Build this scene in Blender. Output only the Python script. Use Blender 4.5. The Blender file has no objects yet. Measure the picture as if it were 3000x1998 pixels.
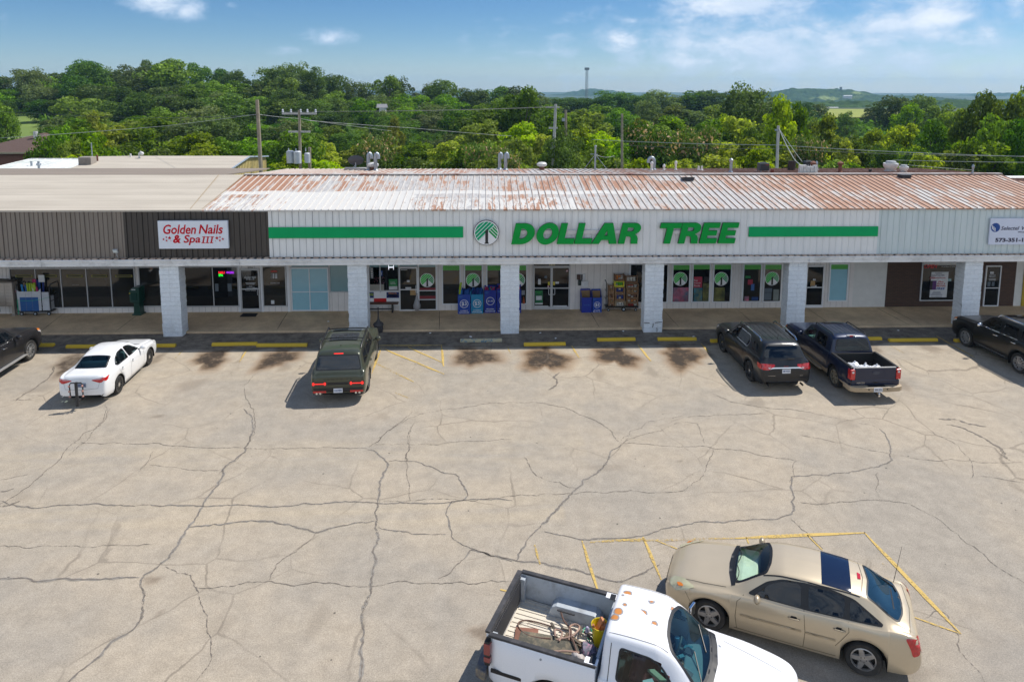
import bpy, bmesh, math, random
import numpy as np
from math import sin, cos, pi, radians, sqrt, atan2
from mathutils import Vector, Matrix, noise
from mathutils.bvhtree import BVHTree
from mathutils.geometry import delaunay_2d_cdt
random.seed(7)
SC = bpy.context.scene
C = SC.collection
# ---------------------------------------------------------------- camera
FPX, CY, PITCH, HCAM, ROLL, YAW = 2039.2, 516.2, 0.12759, 10.815, -0.00324, 0.03444   # in pixels of a 3000x1998 frame / radians / metres
_F = Vector((0, cos(PITCH), -sin(PITCH))); _U = Vector((0, sin(PITCH), cos(PITCH))); _R = Vector((1, 0, 0))
_U2 = _U*cos(ROLL)+_R*sin(ROLL); _R2 = _R*cos(ROLL)-_U*sin(ROLL)
_RZ = Matrix.Rotation(-YAW, 3, 'Z')
CF, CU, CR = _RZ@_F, _RZ@_U2, _RZ@_R2
cd = bpy.data.cameras.new('camera'); cam = bpy.data.objects.new('camera', cd); C.objects.link(cam)
m3 = Matrix((CR, CU, -CF)).transposed()
cam.matrix_world = Matrix.Translation((0, 0, HCAM)) @ m3.to_4x4()
cd.sensor_width = 36; cd.sensor_fit = 'HORIZONTAL'; cd.lens = FPX/3000*36
cd.shift_y = (CY-999)/3000
cd.clip_start = 0.1; cd.clip_end = 20000
SC.camera = cam
# ---------------------------------------------------------------- light
SUNV = Vector((0.62, 0.316, 1)).normalized()          # towards the sun
SUN_EL = math.asin(SUNV.z); SUN_ROT = atan2(SUNV.x, SUNV.y)
sl = bpy.data.lights.new('sun', 'SUN'); sl.energy = 4.35; sl.angle = radians(0.55); sl.color = (1.0, 0.945, 0.86)
so = bpy.data.objects.new('sun', sl); C.objects.link(so)
so.rotation_euler = (-SUNV).to_track_quat('-Z', 'Y').to_euler(); so.location = (30, 20, 60)
w = bpy.data.worlds.new('World'); SC.world = w; w.use_nodes = True
nt = w.node_tree; nt.nodes.clear()
N = lambda t, **k: _node(nt, t, **k)
def _node(tree, t, ins=None, **k):
 n = tree.nodes.new(t)
 for a, v in k.items(): setattr(n, a, v)
 for a, v in (ins or {}).items():
  if hasattr(v, 'is_output') or isinstance(v, bpy.types.NodeSocket): tree.links.new(v, n.inputs[a])
  else: n.inputs[a].default_value = v
 return n
sky = N('ShaderNodeTexSky', sky_type='NISHITA', sun_disc=False, sun_elevation=SUN_EL, sun_rotation=SUN_ROT, altitude=100, air_density=1.0, dust_density=0.6, ozone_density=2.2)
def px_dir(x, y):
 return (CF*FPX + CU*(CY-y) + CR*(x-1500)).normalized()
def MATH(op, a, b=None, c=None, tree=None, clamp=False):
 t = tree or nt
 n = t.nodes.new('ShaderNodeMath'); n.operation = op; n.use_clamp = clamp
 for i, v in enumerate((a, b, c)):
  if v is None: continue
  if isinstance(v, bpy.types.NodeSocket): t.links.new(v, n.inputs[i])
  else: n.inputs[i].default_value = v
 return n.outputs[0]
def build_sky():
 tc = N('ShaderNodeTexCoord'); sep = N('ShaderNodeSeparateXYZ', ins={0: tc.outputs['Generated']})
 x, y, z = sep.outputs
 az = MATH('ARCTAN2', x, y); el = MATH('ARCSINE', z)
 cv = N('ShaderNodeCombineXYZ', ins={0: MATH('MULTIPLY', az, 1.0), 1: MATH('MULTIPLY', el, 1.9), 2: 0.37})
 n1 = N('ShaderNodeTexNoise', noise_dimensions='3D', ins={'Vector': cv.outputs[0], 'Scale': 24.0, 'Detail': 9.0, 'Roughness': 0.62, 'Distortion': 0.25})
 n2 = N('ShaderNodeTexNoise', noise_dimensions='3D', ins={'Vector': cv.outputs[0], 'Scale': 9.0, 'Detail': 5.0, 'Roughness': 0.55})
 cl = None
 blobs = [(485, 10, 75, 28, 1.0), (545, 25, 45, 22, .9), (960, 118, 50, 20, .9), (855, 150, 75, 16, .55), (410, 0, 40, 14, .6),
             (2120, 15, 150, 32, 1.05), (2010, 5, 70, 22, .9), (2300, 5, 100, 22, .7),
             (1815, 125, 55, 34, .95), (2170, 120, 90, 38, .9), (2060, 145, 110, 30, .7), (1960, 150, 200, 26, .5),
             (2330, 110, 110, 40, .62), (2420, 140, 110, 34, .55), (2740, 50, 110, 50, 1.05), (2620, 70, 170, 42, .85), (2850, 100, 130, 36, .8), (2600, 30, 200, 40, .6),
             (2900, 150, 260, 80, .6), (2300, 140, 560, 100, .80), (2980, 15, 60, 30, .8), (1850, 62, 26, 9, .6), (1690, 68, 20, 7, .4), (1465, 58, 22, 7, .4), (675, 14, 18, 7, .45), (700, 192, 26, 8, .35), (765, 42, 18, 7, .3), (10, 55, 20, 16, .45), (2900, 30, 300, 60, .4)]
 for bx, by, sx, sy, st in blobs:
  d = px_dir(bx, by); a0 = atan2(d.x, d.y); e0 = math.asin(d.z)
  u = MATH('DIVIDE', MATH('SUBTRACT', az, a0), sx/FPX*1.0*cos(a0)**2*1.1)
  v = MATH('DIVIDE', MATH('SUBTRACT', el, e0), sy/FPX*1.05)
  r2 = MATH('ADD', MATH('MULTIPLY', u, u), MATH('MULTIPLY', v, v))
  g = MATH('MULTIPLY', MATH('EXPONENT', MATH('MULTIPLY', r2, -0.55)), st)
  cl = g if cl is None else MATH('MAXIMUM', cl, g)
 n3 = N('ShaderNodeTexNoise', noise_dimensions='3D', ins={'Vector': tc.outputs['Generated'], 'Scale': 2.6, 'Detail': 4.0})
 away = MATH('MULTIPLY', N('ShaderNodeMapRange', ins={0: MATH('ABSOLUTE', az), 1: 1.1, 2: 1.5}).outputs[0], N('ShaderNodeMapRange', ins={0: el, 1: 1.0, 2: 0.7}).outputs[0])  # unseen low clouds behind the camera, added to brighten the shaded facade
 cov = N('ShaderNodeMapRange', ins={0: n3.outputs[0], 1: 0.35, 2: 0.51}).outputs[0]
 cl = MATH('MAXIMUM', cl, MATH('MULTIPLY', MATH('MULTIPLY', away, cov), 1.1))
 nn = MATH('ADD', MATH('MULTIPLY', n1.outputs[0], 0.75), MATH('MULTIPLY', n2.outputs[0], 0.45))
 dens = MATH('ADD', MATH('MULTIPLY', cl, 1.25), MATH('MULTIPLY', MATH('SUBTRACT', nn, 0.60), 2.3))
 fac = N('ShaderNodeMapRange', interpolation_type='SMOOTHSTEP', ins={0: dens, 1: 0.30, 2: 1.25, 3: 0.0, 4: 1.0}).outputs[0]
 fac = MATH('MULTIPLY', fac, MATH('MULTIPLY', MATH('GREATER_THAN', cl, 0.03), 0.92))
 core = N('ShaderNodeMapRange', interpolation_type='SMOOTHSTEP', ins={0: dens, 1: 0.65, 2: 1.5, 3: 0.0, 4: 1.0}).outputs[0]
 shade = N('ShaderNodeMapRange', ins={0: n2.outputs[0], 1: 0.4, 2: 0.62, 3: 0.0, 4: 1.0}).outputs[0]
 ccol = N('ShaderNodeMixRGB', ins={0: MATH('MULTIPLY', core, MATH('SUBTRACT', 1.0, MATH('MULTIPLY', shade, 0.7))), 1: (5.7, 7.2, 9.3, 1), 2: (9.9, 10.4, 11.2, 1)})
 hz = MATH('EXPONENT', MATH('MULTIPLY', MATH('MAXIMUM', el, 0.0), -22.0))
 tint = N('ShaderNodeMixRGB', ins={0: hz, 1: (.37, .63, .93, 1), 2: (1.12, 1.32, 1.72, 1)})
 sat = N('ShaderNodeMixRGB', blend_type='MULTIPLY', ins={0: 1.0, 1: sky.outputs[0], 2: tint.outputs[0]})
 mx = N('ShaderNodeMixRGB', ins={0: fac, 1: sat.outputs[0], 2: ccol.outputs[0]})
 bg = N('ShaderNodeBackground', ins={'Color': mx.outputs[0], 'Strength': 0.085})
 out = N('ShaderNodeOutputWorld', ins={'Surface': bg.outputs[0]})
build_sky()
vs = SC.view_settings; vs.view_transform = 'Standard'; vs.look = 'None'; vs.gamma = 1; vs.exposure = 0.27
try: vs.use_curve_mapping = False
except Exception: pass
SC.cycles.max_bounces = 8; SC.cycles.transparent_max_bounces = 12; SC.cycles.volume_bounces = 0
SC.cycles.use_denoising = True; SC.cycles.sample_clamp_indirect = 6.0
# ---------------------------------------------------------------- geometry of the photograph
def ray(px, py): return CF*FPX + CU*(CY-py) + CR*(px-1500)
def gz(px, py, z=0.0):
 d = ray(px, py); return Vector((0, 0, HCAM)) + d*((z-HCAM)/d.z)
def gy(px, py, Y):
 d = ray(px, py); return Vector((0, 0, HCAM)) + d*(Y/d.y)
def zoom(u, v, s, x0, y0): return (x0+u/s, y0+v/s)
# ---------------------------------------------------------------- custom properties and objects
def tag(o, label=None, cat=None, group=None, kind=None):
 if label: o['label'] = label
 if cat: o['category'] = cat
 if group: o['group'] = group
 if kind: o['kind'] = kind
 return o
def empty(name, loc=(0, 0, 0), rz=0.0, label=None, cat=None, group=None):
 o = bpy.data.objects.new(name, None); C.objects.link(o); o.empty_display_size = .3
 o.location = loc; o.rotation_euler = (0, 0, rz)
 return tag(o, label, cat, group)
KIDS = {}
def link(o, parent=None):
 C.objects.link(o)
 if parent is not None:
  o.parent = parent; KIDS.setdefault(parent.name, []).append(o)
 return o
def copy_tree(o, parent=None):
 c = o.copy(); link(c, parent)
 for ch in list(KIDS.get(o.name, [])): copy_tree(ch, c)
 return c
def mesh_obj(name, verts, faces, mats, parent=None, smooth=False, fm=None, sharp=None):
 me = bpy.data.meshes.new(name); me.from_pydata([tuple(v) for v in verts], [], faces)
 if not isinstance(mats, (list, tuple)): mats = [mats]
 for m in mats: me.materials.append(m)
 if fm is not None: me.polygons.foreach_set('material_index', fm)
 if smooth:
  me.polygons.foreach_set('use_smooth', [True]*len(me.polygons))
  if sharp: me.set_sharp_from_angle(angle=radians(sharp))
 me.update()
 return link(bpy.data.objects.new(name, me), parent)
class MB:
 """collects simple solids into one mesh"""
 def __init__(s): s.v = []; s.f = []; s.m = []
 def add(s, vs, fs, m=0):
  n = len(s.v); s.v += [Vector(v) for v in vs]; s.f += [tuple(i+n for i in f) for f in fs]; s.m += [m]*len(fs); return s
 def box(s, x0, x1, y0, y1, z0, z1, m=0, M=None):
  vs = [Vector(p) for p in ((x0,y0,z0),(x1,y0,z0),(x1,y1,z0),(x0,y1,z0),(x0,y0,z1),(x1,y0,z1),(x1,y1,z1),(x0,y1,z1))]
  if M is not None: vs = [M@v for v in vs]
  return s.add(vs, [(0,3,2,1),(4,5,6,7),(0,1,5,4),(1,2,6,5),(2,3,7,6),(3,0,4,7)], m)
 def cbox(s, c, sz, M=None, m=0, bev=0.0):
  """box about a centre; bev cuts the four vertical edges"""
  x, y, z = [q/2 for q in sz]; c = Vector(c)
  if bev:
   b = bev; pl = [(-x+b,-y),(x-b,-y),(x,-y+b),(x,y-b),(x-b,y),(-x+b,y),(-x,y-b),(-x,-y+b)]
   vs = [Vector((a, d, e)) for e in (-z, z) for a, d in pl]; n = 8
   fs = [tuple(range(n-1, -1, -1)), tuple(range(n, 2*n))]+[(i, (i+1) % n, n+(i+1) % n, n+i) for i in range(n)]
  else:
   vs = [Vector(p) for p in ((-x,-y,-z),(x,-y,-z),(x,y,-z),(-x,y,-z),(-x,-y,z),(x,-y,z),(x,y,z),(-x,y,z))]
   fs = [(0,3,2,1),(4,5,6,7),(0,1,5,4),(1,2,6,5),(2,3,7,6),(3,0,4,7)]
  if M is not None: vs = [M@v for v in vs]
  return s.add([v+c for v in vs], fs, m)
 def tube(s, pts, r, n=8, m=0, cap=True):
  pts = [Vector(p) for p in pts]; rs = r if isinstance(r, (list, tuple)) else [r]*len(pts)
  vs = []; prev = None
  for i, p in enumerate(pts):
   t = (pts[min(i+1, len(pts)-1)]-pts[max(i-1, 0)]).normalized()
   a = t.orthogonal().normalized() if prev is None else (prev-t*prev.dot(t)).normalized()
   prev = a; b = t.cross(a)
   vs += [p+(a*cos(2*pi*k/n)+b*sin(2*pi*k/n))*rs[i] for k in range(n)]
  fs = [(i*n+k, i*n+(k+1) % n, (i+1)*n+(k+1) % n, (i+1)*n+k) for i in range(len(pts)-1) for k in range(n)]
  if cap: fs += [tuple(range(n-1, -1, -1)), tuple(range((len(pts)-1)*n, len(pts)*n))]
  return s.add(vs, fs, m)
 def lathe(s, prof, n=24, c=(0, 0, 0), axis='Z', m=0, cap=True):
  """prof = [(radius, height)]"""
  vs = []; c = Vector(c)
  for r, h in prof:
   for k in range(n):
    a = 2*pi*k/n; p = Vector((r*cos(a), r*sin(a), h))
    if axis == 'Y': p = Vector((p.x, p.z, p.y))
    if axis == 'X': p = Vector((p.z, p.x, p.y))
    vs.append(p+c)
  fs = [(i*n+k, i*n+(k+1) % n, (i+1)*n+(k+1) % n, (i+1)*n+k) for i in range(len(prof)-1) for k in range(n)]
  if cap: fs += [tuple(range(n-1, -1, -1)), tuple(range((len(prof)-1)*n, len(prof)*n))]
  return s.add(vs, fs, m)
 def prism(s, poly, a0, a1, axis='Z', m=0):
  """polygon extruded; axis Z: poly in xy, Y: poly in xz, X: poly in yz"""
  n = len(poly); vs = []
  for a in (a0, a1):
   for p, q in poly:
    vs.append({'Z': (p, q, a), 'Y': (p, a, q), 'X': (a, p, q)}[axis])
  fs = [tuple(range(n-1, -1, -1)), tuple(range(n, 2*n))]+[(i, (i+1) % n, n+(i+1) % n, n+i) for i in range(n)]
  return s.add(vs, fs, m)
 def quad(s, a, b, c, d, m=0): return s.add([a, b, c, d], [(0, 1, 2, 3)], m)
 def ball(s, c, r, n=10, m=0, sq=(1, 1, 1)):
  pr = [(max(1e-4, r*sin(pi*i/n)), -r*cos(pi*i/n)) for i in range(n+1)]
  k = len(s.v); s.lathe(pr, 2*n, (0, 0, 0), 'Z', m, False)
  for i in range(k, len(s.v)): v = s.v[i]; s.v[i] = Vector((v.x*sq[0]+c[0], v.y*sq[1]+c[1], v.z*sq[2]+c[2]))
  return s
 def build(s, name, mats, parent=None, smooth=False, sharp=40, bevel=0.0):
  o = mesh_obj(name, s.v, s.f, mats, parent, smooth, s.m, sharp)
  if bevel:
   b = o.modifiers.new('bevel', 'BEVEL'); b.width = bevel; b.segments = 2; b.limit_method = 'ANGLE'
  return o
# ---------------------------------------------------------------- materials
MATS = {}
def new_mat(name):
 m = bpy.data.materials.new(name); m.use_nodes = True; t = m.node_tree; t.nodes.clear()
 return m, t
def nd(t, ty, ins=None, **k): return _node(t, ty, ins, **k)
def rgb(c): return (c[0], c[1], c[2], 1) if len(c) == 3 else c
def mat(name, col, rough=.6, metal=0.0, var=.12, scale=3.0, bump=0.0, bscale=40.0, spec=.5, coat=0.0, emit=None, dirt=None, dscale=1.2, damt=.4):
 """plain principled material with a little procedural variation; dirt = second colour in noise patches"""
 if name in MATS: return MATS[name]
 m, t = new_mat(name)
 tc = nd(t, 'ShaderNodeTexCoord'); P = tc.outputs['Object']
 n = nd(t, 'ShaderNodeTexNoise', {'Vector': P, 'Scale': scale, 'Detail': 6.0, 'Roughness': .6})
 f = nd(t, 'ShaderNodeMapRange', {0: n.outputs[0], 1: .3, 2: .7, 3: 1-var, 4: 1+var})
 c = nd(t, 'ShaderNodeMixRGB', {0: 1.0, 1: rgb(col), 2: f.outputs[0]}, blend_type='MULTIPLY').outputs[0]
 if dirt is not None:
  n2 = nd(t, 'ShaderNodeTexNoise', {'Vector': P, 'Scale': dscale, 'Detail': 8.0, 'Roughness': .7})
  g = nd(t, 'ShaderNodeMapRange', {0: n2.outputs[0], 1: .48, 2: .68, 3: 0.0, 4: damt})
  c = nd(t, 'ShaderNodeMixRGB', {0: g.outputs[0], 1: c, 2: rgb(dirt)}).outputs[0]
 ins = {'Base Color': c, 'Roughness': rough, 'Metallic': metal, 'Specular IOR Level': spec, 'Coat Weight': coat, 'Coat Roughness': .05}
 if emit is not None: ins['Emission Color'] = rgb(emit[0]); ins['Emission Strength'] = emit[1]
 p = nd(t, 'ShaderNodeBsdfPrincipled', ins)
 if bump:
  nb = nd(t, 'ShaderNodeTexNoise', {'Vector': P, 'Scale': bscale, 'Detail': 4.0})
  b = nd(t, 'ShaderNodeBump', {'Height': nb.outputs[0], 'Strength': bump, 'Distance': .01}); t.links.new(b.outputs[0], p.inputs['Normal'])
 nd(t, 'ShaderNodeOutputMaterial', {0: p.outputs[0]})
 MATS[name] = m; return m
def paint(name, col, metal=.0, rough=.28, coat=.8, var=.03, dust=.0):
 return mat(name, col, rough, metal, var, 2.0, coat=coat, dirt=(.30, .26, .21) if dust else None, dscale=1.5, damt=dust)
M_glass = None
def glass_dark(name='dark_glass', col=(.012, .016, .018), ior=1.6, rough=.02):
 if name in MATS: return MATS[name]
 m, t = new_mat(name)
 p = nd(t, 'ShaderNodeBsdfPrincipled', {'Base Color': rgb(col), 'Roughness': rough, 'IOR': ior, 'Specular IOR Level': .5})
 nd(t, 'ShaderNodeOutputMaterial', {0: p.outputs[0]}); MATS[name] = m; return m
def glass_clear(name, tint):
 if name in MATS: return MATS[name]
 m, t = new_mat(name)
 tr = nd(t, 'ShaderNodeBsdfTransparent', {0: rgb(tint)}); gl = nd(t, 'ShaderNodeBsdfGlossy', {'Color': (1, 1, 1, 1), 'Roughness': .02})
 fr = nd(t, 'ShaderNodeFresnel', {'IOR': 1.5}); bf = nd(t, 'ShaderNodeNewGeometry').outputs['Backfacing']
 mx = nd(t, 'ShaderNodeMixShader', {0: MATH('MULTIPLY', fr.outputs[0], MATH('SUBTRACT', 1.0, bf, tree=t), tree=t), 1: tr.outputs[0], 2: gl.outputs[0]})
 nd(t, 'ShaderNodeOutputMaterial', {0: mx.outputs[0]}); MATS[name] = m; return m
# ---------------------------------------------------------------- lettering
def text(name, s, width, cx, cz, Y, m, parent=None, height=None, shear=0.0, bold=0.0, depth=.01, M=None, space=1.0):
 """text standing in the XZ plane facing -Y, centred on (cx, cz), fitted to width (and height)"""
 cu = bpy.data.curves.new(name, 'FONT'); cu.body = s; cu.size = 1; cu.extrude = .02; cu.offset = bold; cu.shear = shear; cu.space_character = space
 cu.resolution_u = 3
 o = bpy.data.objects.new(name, cu); C.objects.link(o)
 dg = bpy.context.evaluated_depsgraph_get(); me = bpy.data.meshes.new_from_object(o.evaluated_get(dg))
 bpy.data.objects.remove(o); bpy.data.curves.remove(cu)
 co = np.empty(len(me.vertices)*3); me.vertices.foreach_get('co', co); co = co.reshape(-1, 3)
 mn, mx = co.min(0), co.max(0)
 k = width/(mx[0]-mn[0]); kz = k if height is None else height/(mx[1]-mn[1])
 out = np.stack([(co[:, 0]-(mn[0]+mx[0])/2)*k+cx, Y-(co[:, 2])/.04*depth, (co[:, 1]-(mn[1]+mx[1])/2)*kz+cz], 1)
 if M is not None:
  out = np.array([tuple(M@Vector(v)) for v in out])
 me.vertices.foreach_set('co', out.ravel()); me.materials.clear(); me.materials.append(m); me.update(); me.name = name
 return link(bpy.data.objects.new(name, me), parent)
# ================================================================ GROUND
YW, YK, YP = 32.62, 29.95, 29.58        # shop wall, kerb, pillar fronts
ZF0, ZF1 = 3.50, 5.54                   # fascia bottom / top
def sstep(a, b, x): t = np.clip((x-a)/(b-a), 0, 1); return t*t*(3-2*t)
def terrain(x, y):
 x = np.asarray(x, float); y = np.asarray(y, float)
 z = -0.05-2.6*sstep(46, 80, y)
 z = z+5.0*sstep(112, 240, y)*sstep(0, -90, x)+2.0*sstep(240, 420, y)*sstep(35, -45, x)
 z = z-26*sstep(420, 1100, y)
 return z
def make_ground():
 xs = np.concatenate([-np.geomspace(4200, 140, 24), np.linspace(-130, 130, 53), np.geomspace(140, 4200, 24)])
 ys = np.concatenate([[-300, -150, -80], np.linspace(-60, 45, 8), np.linspace(50, 300, 51), np.geomspace(310, 5200, 40)])
 X, Y = np.meshgrid(xs, ys); Z = terrain(X, Y)
 nx = len(xs); vs = np.stack([X.ravel(), Y.ravel(), Z.ravel()], 1)
 fs = [(j*nx+i, j*nx+i+1, (j+1)*nx+i+1, (j+1)*nx+i) for j in range(len(ys)-1) for i in range(nx-1)]
 m, t = new_mat('meadow')
 P = nd(t, 'ShaderNodeTexCoord').outputs['Object']
 n = nd(t, 'ShaderNodeTexNoise', {'Vector': P, 'Scale': .02, 'Detail': 8.0, 'Roughness': .65})
 c = nd(t, 'ShaderNodeValToRGB', {0: n.outputs[0]}); r = c.color_ramp
 r.elements[0].position = .35; r.elements[0].color = (.018, .034, .008, 1); r.elements[1].position = .72; r.elements[1].color = (.05, .08, .018, 1)
 p = nd(t, 'ShaderNodeBsdfPrincipled', {'Base Color': c.outputs[0], 'Roughness': .9}); nd(t, 'ShaderNodeOutputMaterial', {0: p.outputs[0]})
 tag(mesh_obj('ground', vs, fs, m, smooth=True), kind='structure')
make_ground()
# --- stains: (px, py, half width, half height in photo pixels at that place, darkness, brown)
ST = [(620,1042,38,16,.8,.6),(812,1042,36,18,.8,.7),(640,1065,20,9,.3,.4),(835,1075,16,20,.3,.4),(215,1052,36,20,.6,.4),(196,1085,20,22,.4,.3),(462,1050,20,18,.5,.4),
      (1392,1036,44,18,.75,.7),(1598,1042,44,22,.9,.8),(1565,1056,14,8,.5,.4),(1806,1035,42,18,.85,.8),(1998,1035,40,20,.85,.8),(1540,1086,20,8,.45,.1),(1755,1096,18,22,.25,.4),(1910,1090,20,18,.3,.1),
      (2065,1035,30,14,.5,.4),(2720,1018,36,16,.4,.5),(2560,1020,26,14,.45,.5),(2640,1130,36,16,.3,.7),(560,1128,40,22,.22,.5),(464,1220,18,6,.45,.3),(696,1060,10,5,.5,.1),
      (1412,1855,40,24,.5,.8),(445,1700,26,16,.45,.6),(2480,1240,40,14,.2,.2),(640,1830,40,60,.15,0),(930,1820,30,70,.22,-.3),(1120,1220,30,10,.2,.2),(1780,1370,60,14,.2,.2),
      (60,1455,50,16,.15,.2),(2215,1180,40,14,.3,.1),(1992,1350,12,5,.5,.1),(118,1140,40,14,.2,.3),(2600,1980,160,60,.3,.4),(2480,1900,60,40,.25,.4),(470,1795,14,10,.35,.3),(330,1095,22,10,.25,.3)]
def make_lot():
 xs = np.concatenate([np.linspace(-110, -25, 18), np.arange(-24.5, 27.5, .1), np.linspace(28, 110, 18)])
 ys = np.concatenate([np.linspace(-70, 5, 16), np.arange(6.0, YK, .1), [YK+.02]])
 X, Y = np.meshgrid(xs, ys); nx = len(xs)
 D = np.zeros_like(X); B = np.zeros_like(X)
 rs = np.random.RandomState(3)
 for px, py, hw, hh, dk, br in ST:
  big_ = dk > .55; py = py+(9 if big_ else 0); hh = hh*(1.25 if big_ else 1); c = gz(px, py); k_ = 1.2 if big_ else .8; dk = min(1, dk*(1.2 if big_ else .75)); br = br*(1.3 if big_ else 1); sx = k_*abs(gz(px+hw, py).x-c.x); sy = k_*abs(gz(px, py-hh).y-c.y)
  u = (X-c.x)/sx; v = (Y-c.y)/sy; th = np.arctan2(v, u); r = np.sqrt(u*u+v*v)
  ph = rs.rand(6)*6.28
  wob = 1+.18*np.sin(2*th+ph[0])+.14*np.sin(3*th+ph[1])+.10*np.sin(5*th+ph[2])+.07*np.sin(9*th+ph[3])
  g = np.clip((1.3-r/wob)/.75, 0, 1); g = g*g*(3-2*g)
  D = np.maximum(D, g*dk); B = np.maximum(B, np.clip((1.55-r/wob)/.8, 0, 1)*br*dk)
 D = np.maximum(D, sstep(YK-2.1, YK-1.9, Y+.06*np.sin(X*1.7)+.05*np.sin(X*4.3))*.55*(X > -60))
 B2 = .5*np.exp(-((Y-gz(800, 1485).y+.35)/.8)**2)*(X < 2)+.35*np.exp(-((Y-gz(700, 1330).y)/.9)**2)*(X < 3)+.25*np.exp(-((Y-26.2)/1.6)**2)
 dd = sstep(4, 10, X)*sstep(15, 11, Y)*.18
 vs = np.stack([X.ravel(), Y.ravel(), np.full(X.size, .004)], 1)
 ny = len(ys); I = np.arange(nx*ny).reshape(ny, nx)
 F = np.stack([I[:-1, :-1], I[:-1, 1:], I[1:, 1:], I[1:, :-1]], -1).reshape(-1, 4)
 me = bpy.data.meshes.new('parking_lot'); me.from_pydata(vs, [], F.tolist())
 at = me.color_attributes.new('wear', 'FLOAT_COLOR', 'POINT')
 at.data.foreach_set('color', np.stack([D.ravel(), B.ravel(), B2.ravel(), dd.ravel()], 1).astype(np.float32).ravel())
 m, t = new_mat('weathered_asphalt')
 P = nd(t, 'ShaderNodeTexCoord').outputs['Object']
 a = nd(t, 'ShaderNodeAttribute', attribute_name='wear'); sp = nd(t, 'ShaderNodeSeparateColor', {0: a.outputs['Color']})
 big = nd(t, 'ShaderNodeTexNoise', {'Vector': P, 'Scale': .22, 'Detail': 7.0, 'Roughness': .62})
 mid = nd(t, 'ShaderNodeTexNoise', {'Vector': P, 'Scale': 2.2, 'Detail': 8.0, 'Roughness': .75})
 fin = nd(t, 'ShaderNodeTexNoise', {'Vector': P, 'Scale': 38.0, 'Detail': 3.0, 'Roughness': .8})
 st2 = nd(t, 'ShaderNodeTexNoise', {'Vector': nd(t, 'ShaderNodeMapping', {0: P, 3: (.25, 2.6, 1)}).outputs[0], 'Scale': 1.0, 'Detail': 6.0})
 cr = nd(t, 'ShaderNodeMixRGB', {0: nd(t, 'ShaderNodeMapRange', {0: big.outputs[0], 1: .40, 2: .60}).outputs[0], 1: (.335, .298, .248, 1), 2: (.405, .345, .268, 1)}).outputs[0]
 cr = nd(t, 'ShaderNodeMixRGB', {0: MATH('MULTIPLY', sp.outputs[2], nd(t, 'ShaderNodeMapRange', {0: st2.outputs[0], 1: .35, 2: .6}).outputs[0], tree=t), 1: cr, 2: (.45, .375, .27, 1)}).outputs[0]
 cr = nd(t, 'ShaderNodeMixRGB', {0: 1.0, 1: cr, 2: nd(t, 'ShaderNodeMapRange', {0: mid.outputs[0], 1: .3, 2: .7, 3: .82, 4: 1.14}).outputs[0]}, blend_type='MULTIPLY').outputs[0]
 cr = nd(t, 'ShaderNodeMixRGB', {0: 1.0, 1: cr, 2: nd(t, 'ShaderNodeMapRange', {0: fin.outputs[0], 1: .25, 2: .75, 3: .62, 4: 1.32}).outputs[0]}, blend_type='MULTIPLY').outputs[0]
 brk = nd(t, 'ShaderNodeMapRange', {0: mid.outputs[0], 1: .35, 2: .62}).outputs[0]
 cr = nd(t, 'ShaderNodeMixRGB', {0: MATH('MULTIPLY', sp.outputs[1], MATH('MULTIPLY_ADD', brk, .7, .5, tree=t), tree=t, clamp=True), 1: cr, 2: (.24, .135, .06, 1)}).outputs[0]
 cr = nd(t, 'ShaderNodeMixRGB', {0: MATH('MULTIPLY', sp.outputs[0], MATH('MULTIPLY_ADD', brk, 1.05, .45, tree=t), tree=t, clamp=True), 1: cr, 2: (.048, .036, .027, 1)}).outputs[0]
 cr = nd(t, 'ShaderNodeMixRGB', {0: a.outputs['Alpha'], 1: cr, 2: (.16, .16, .165, 1)}).outputs[0]
 vo = nd(t, 'ShaderNodeTexVoronoi', {'Vector': P, 'Scale': 1.7, 'Randomness': 1.0})
 wn = nd(t, 'ShaderNodeTexWhiteNoise', {'Vector': vo.outputs['Position']})
 spk = MATH('MULTIPLY', MATH('LESS_THAN', vo.outputs['Distance'], MATH('MULTIPLY', wn.outputs[0], .055, tree=t), tree=t), MATH('GREATER_THAN', wn.outputs[0], .45, tree=t), tree=t)
 cr = nd(t, 'ShaderNodeMixRGB', {0: MATH('MULTIPLY', spk, .75, tree=t), 1: cr, 2: (.05, .045, .04, 1)}).outputs[0]
 vd = nd(t, 'ShaderNodeMixRGB', {0: .28, 1: P, 2: nd(t, 'ShaderNodeTexNoise', {'Vector': P, 'Scale': .9, 'Detail': 5.0}).outputs['Color']})
 ve = nd(t, 'ShaderNodeTexVoronoi', {'Vector': vd.outputs[0], 'Scale': .55}, feature='DISTANCE_TO_EDGE')
 hl = MATH('MULTIPLY', nd(t, 'ShaderNodeMapRange', {0: ve.outputs[0], 1: .004, 2: .012, 3: 1.0, 4: 0.0}).outputs[0], nd(t, 'ShaderNodeMapRange', {0: big.outputs[0], 1: .45, 2: .6, 3: 0.0, 4: .5}).outputs[0], tree=t)
 cr = nd(t, 'ShaderNodeMixRGB', {0: hl, 1: cr, 2: (.12, .10, .08, 1)}).outputs[0]
 b = nd(t, 'ShaderNodeBump', {'Height': fin.outputs[0], 'Strength': .35, 'Distance': .01})
 p = nd(t, 'ShaderNodeBsdfPrincipled', {'Base Color': cr, 'Roughness': .88, 'Normal': b.outputs[0], 'Specular IOR Level': .25})
 nd(t, 'ShaderNodeOutputMaterial', {0: p.outputs[0]})
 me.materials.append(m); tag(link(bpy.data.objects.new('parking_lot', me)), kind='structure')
make_lot()
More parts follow.
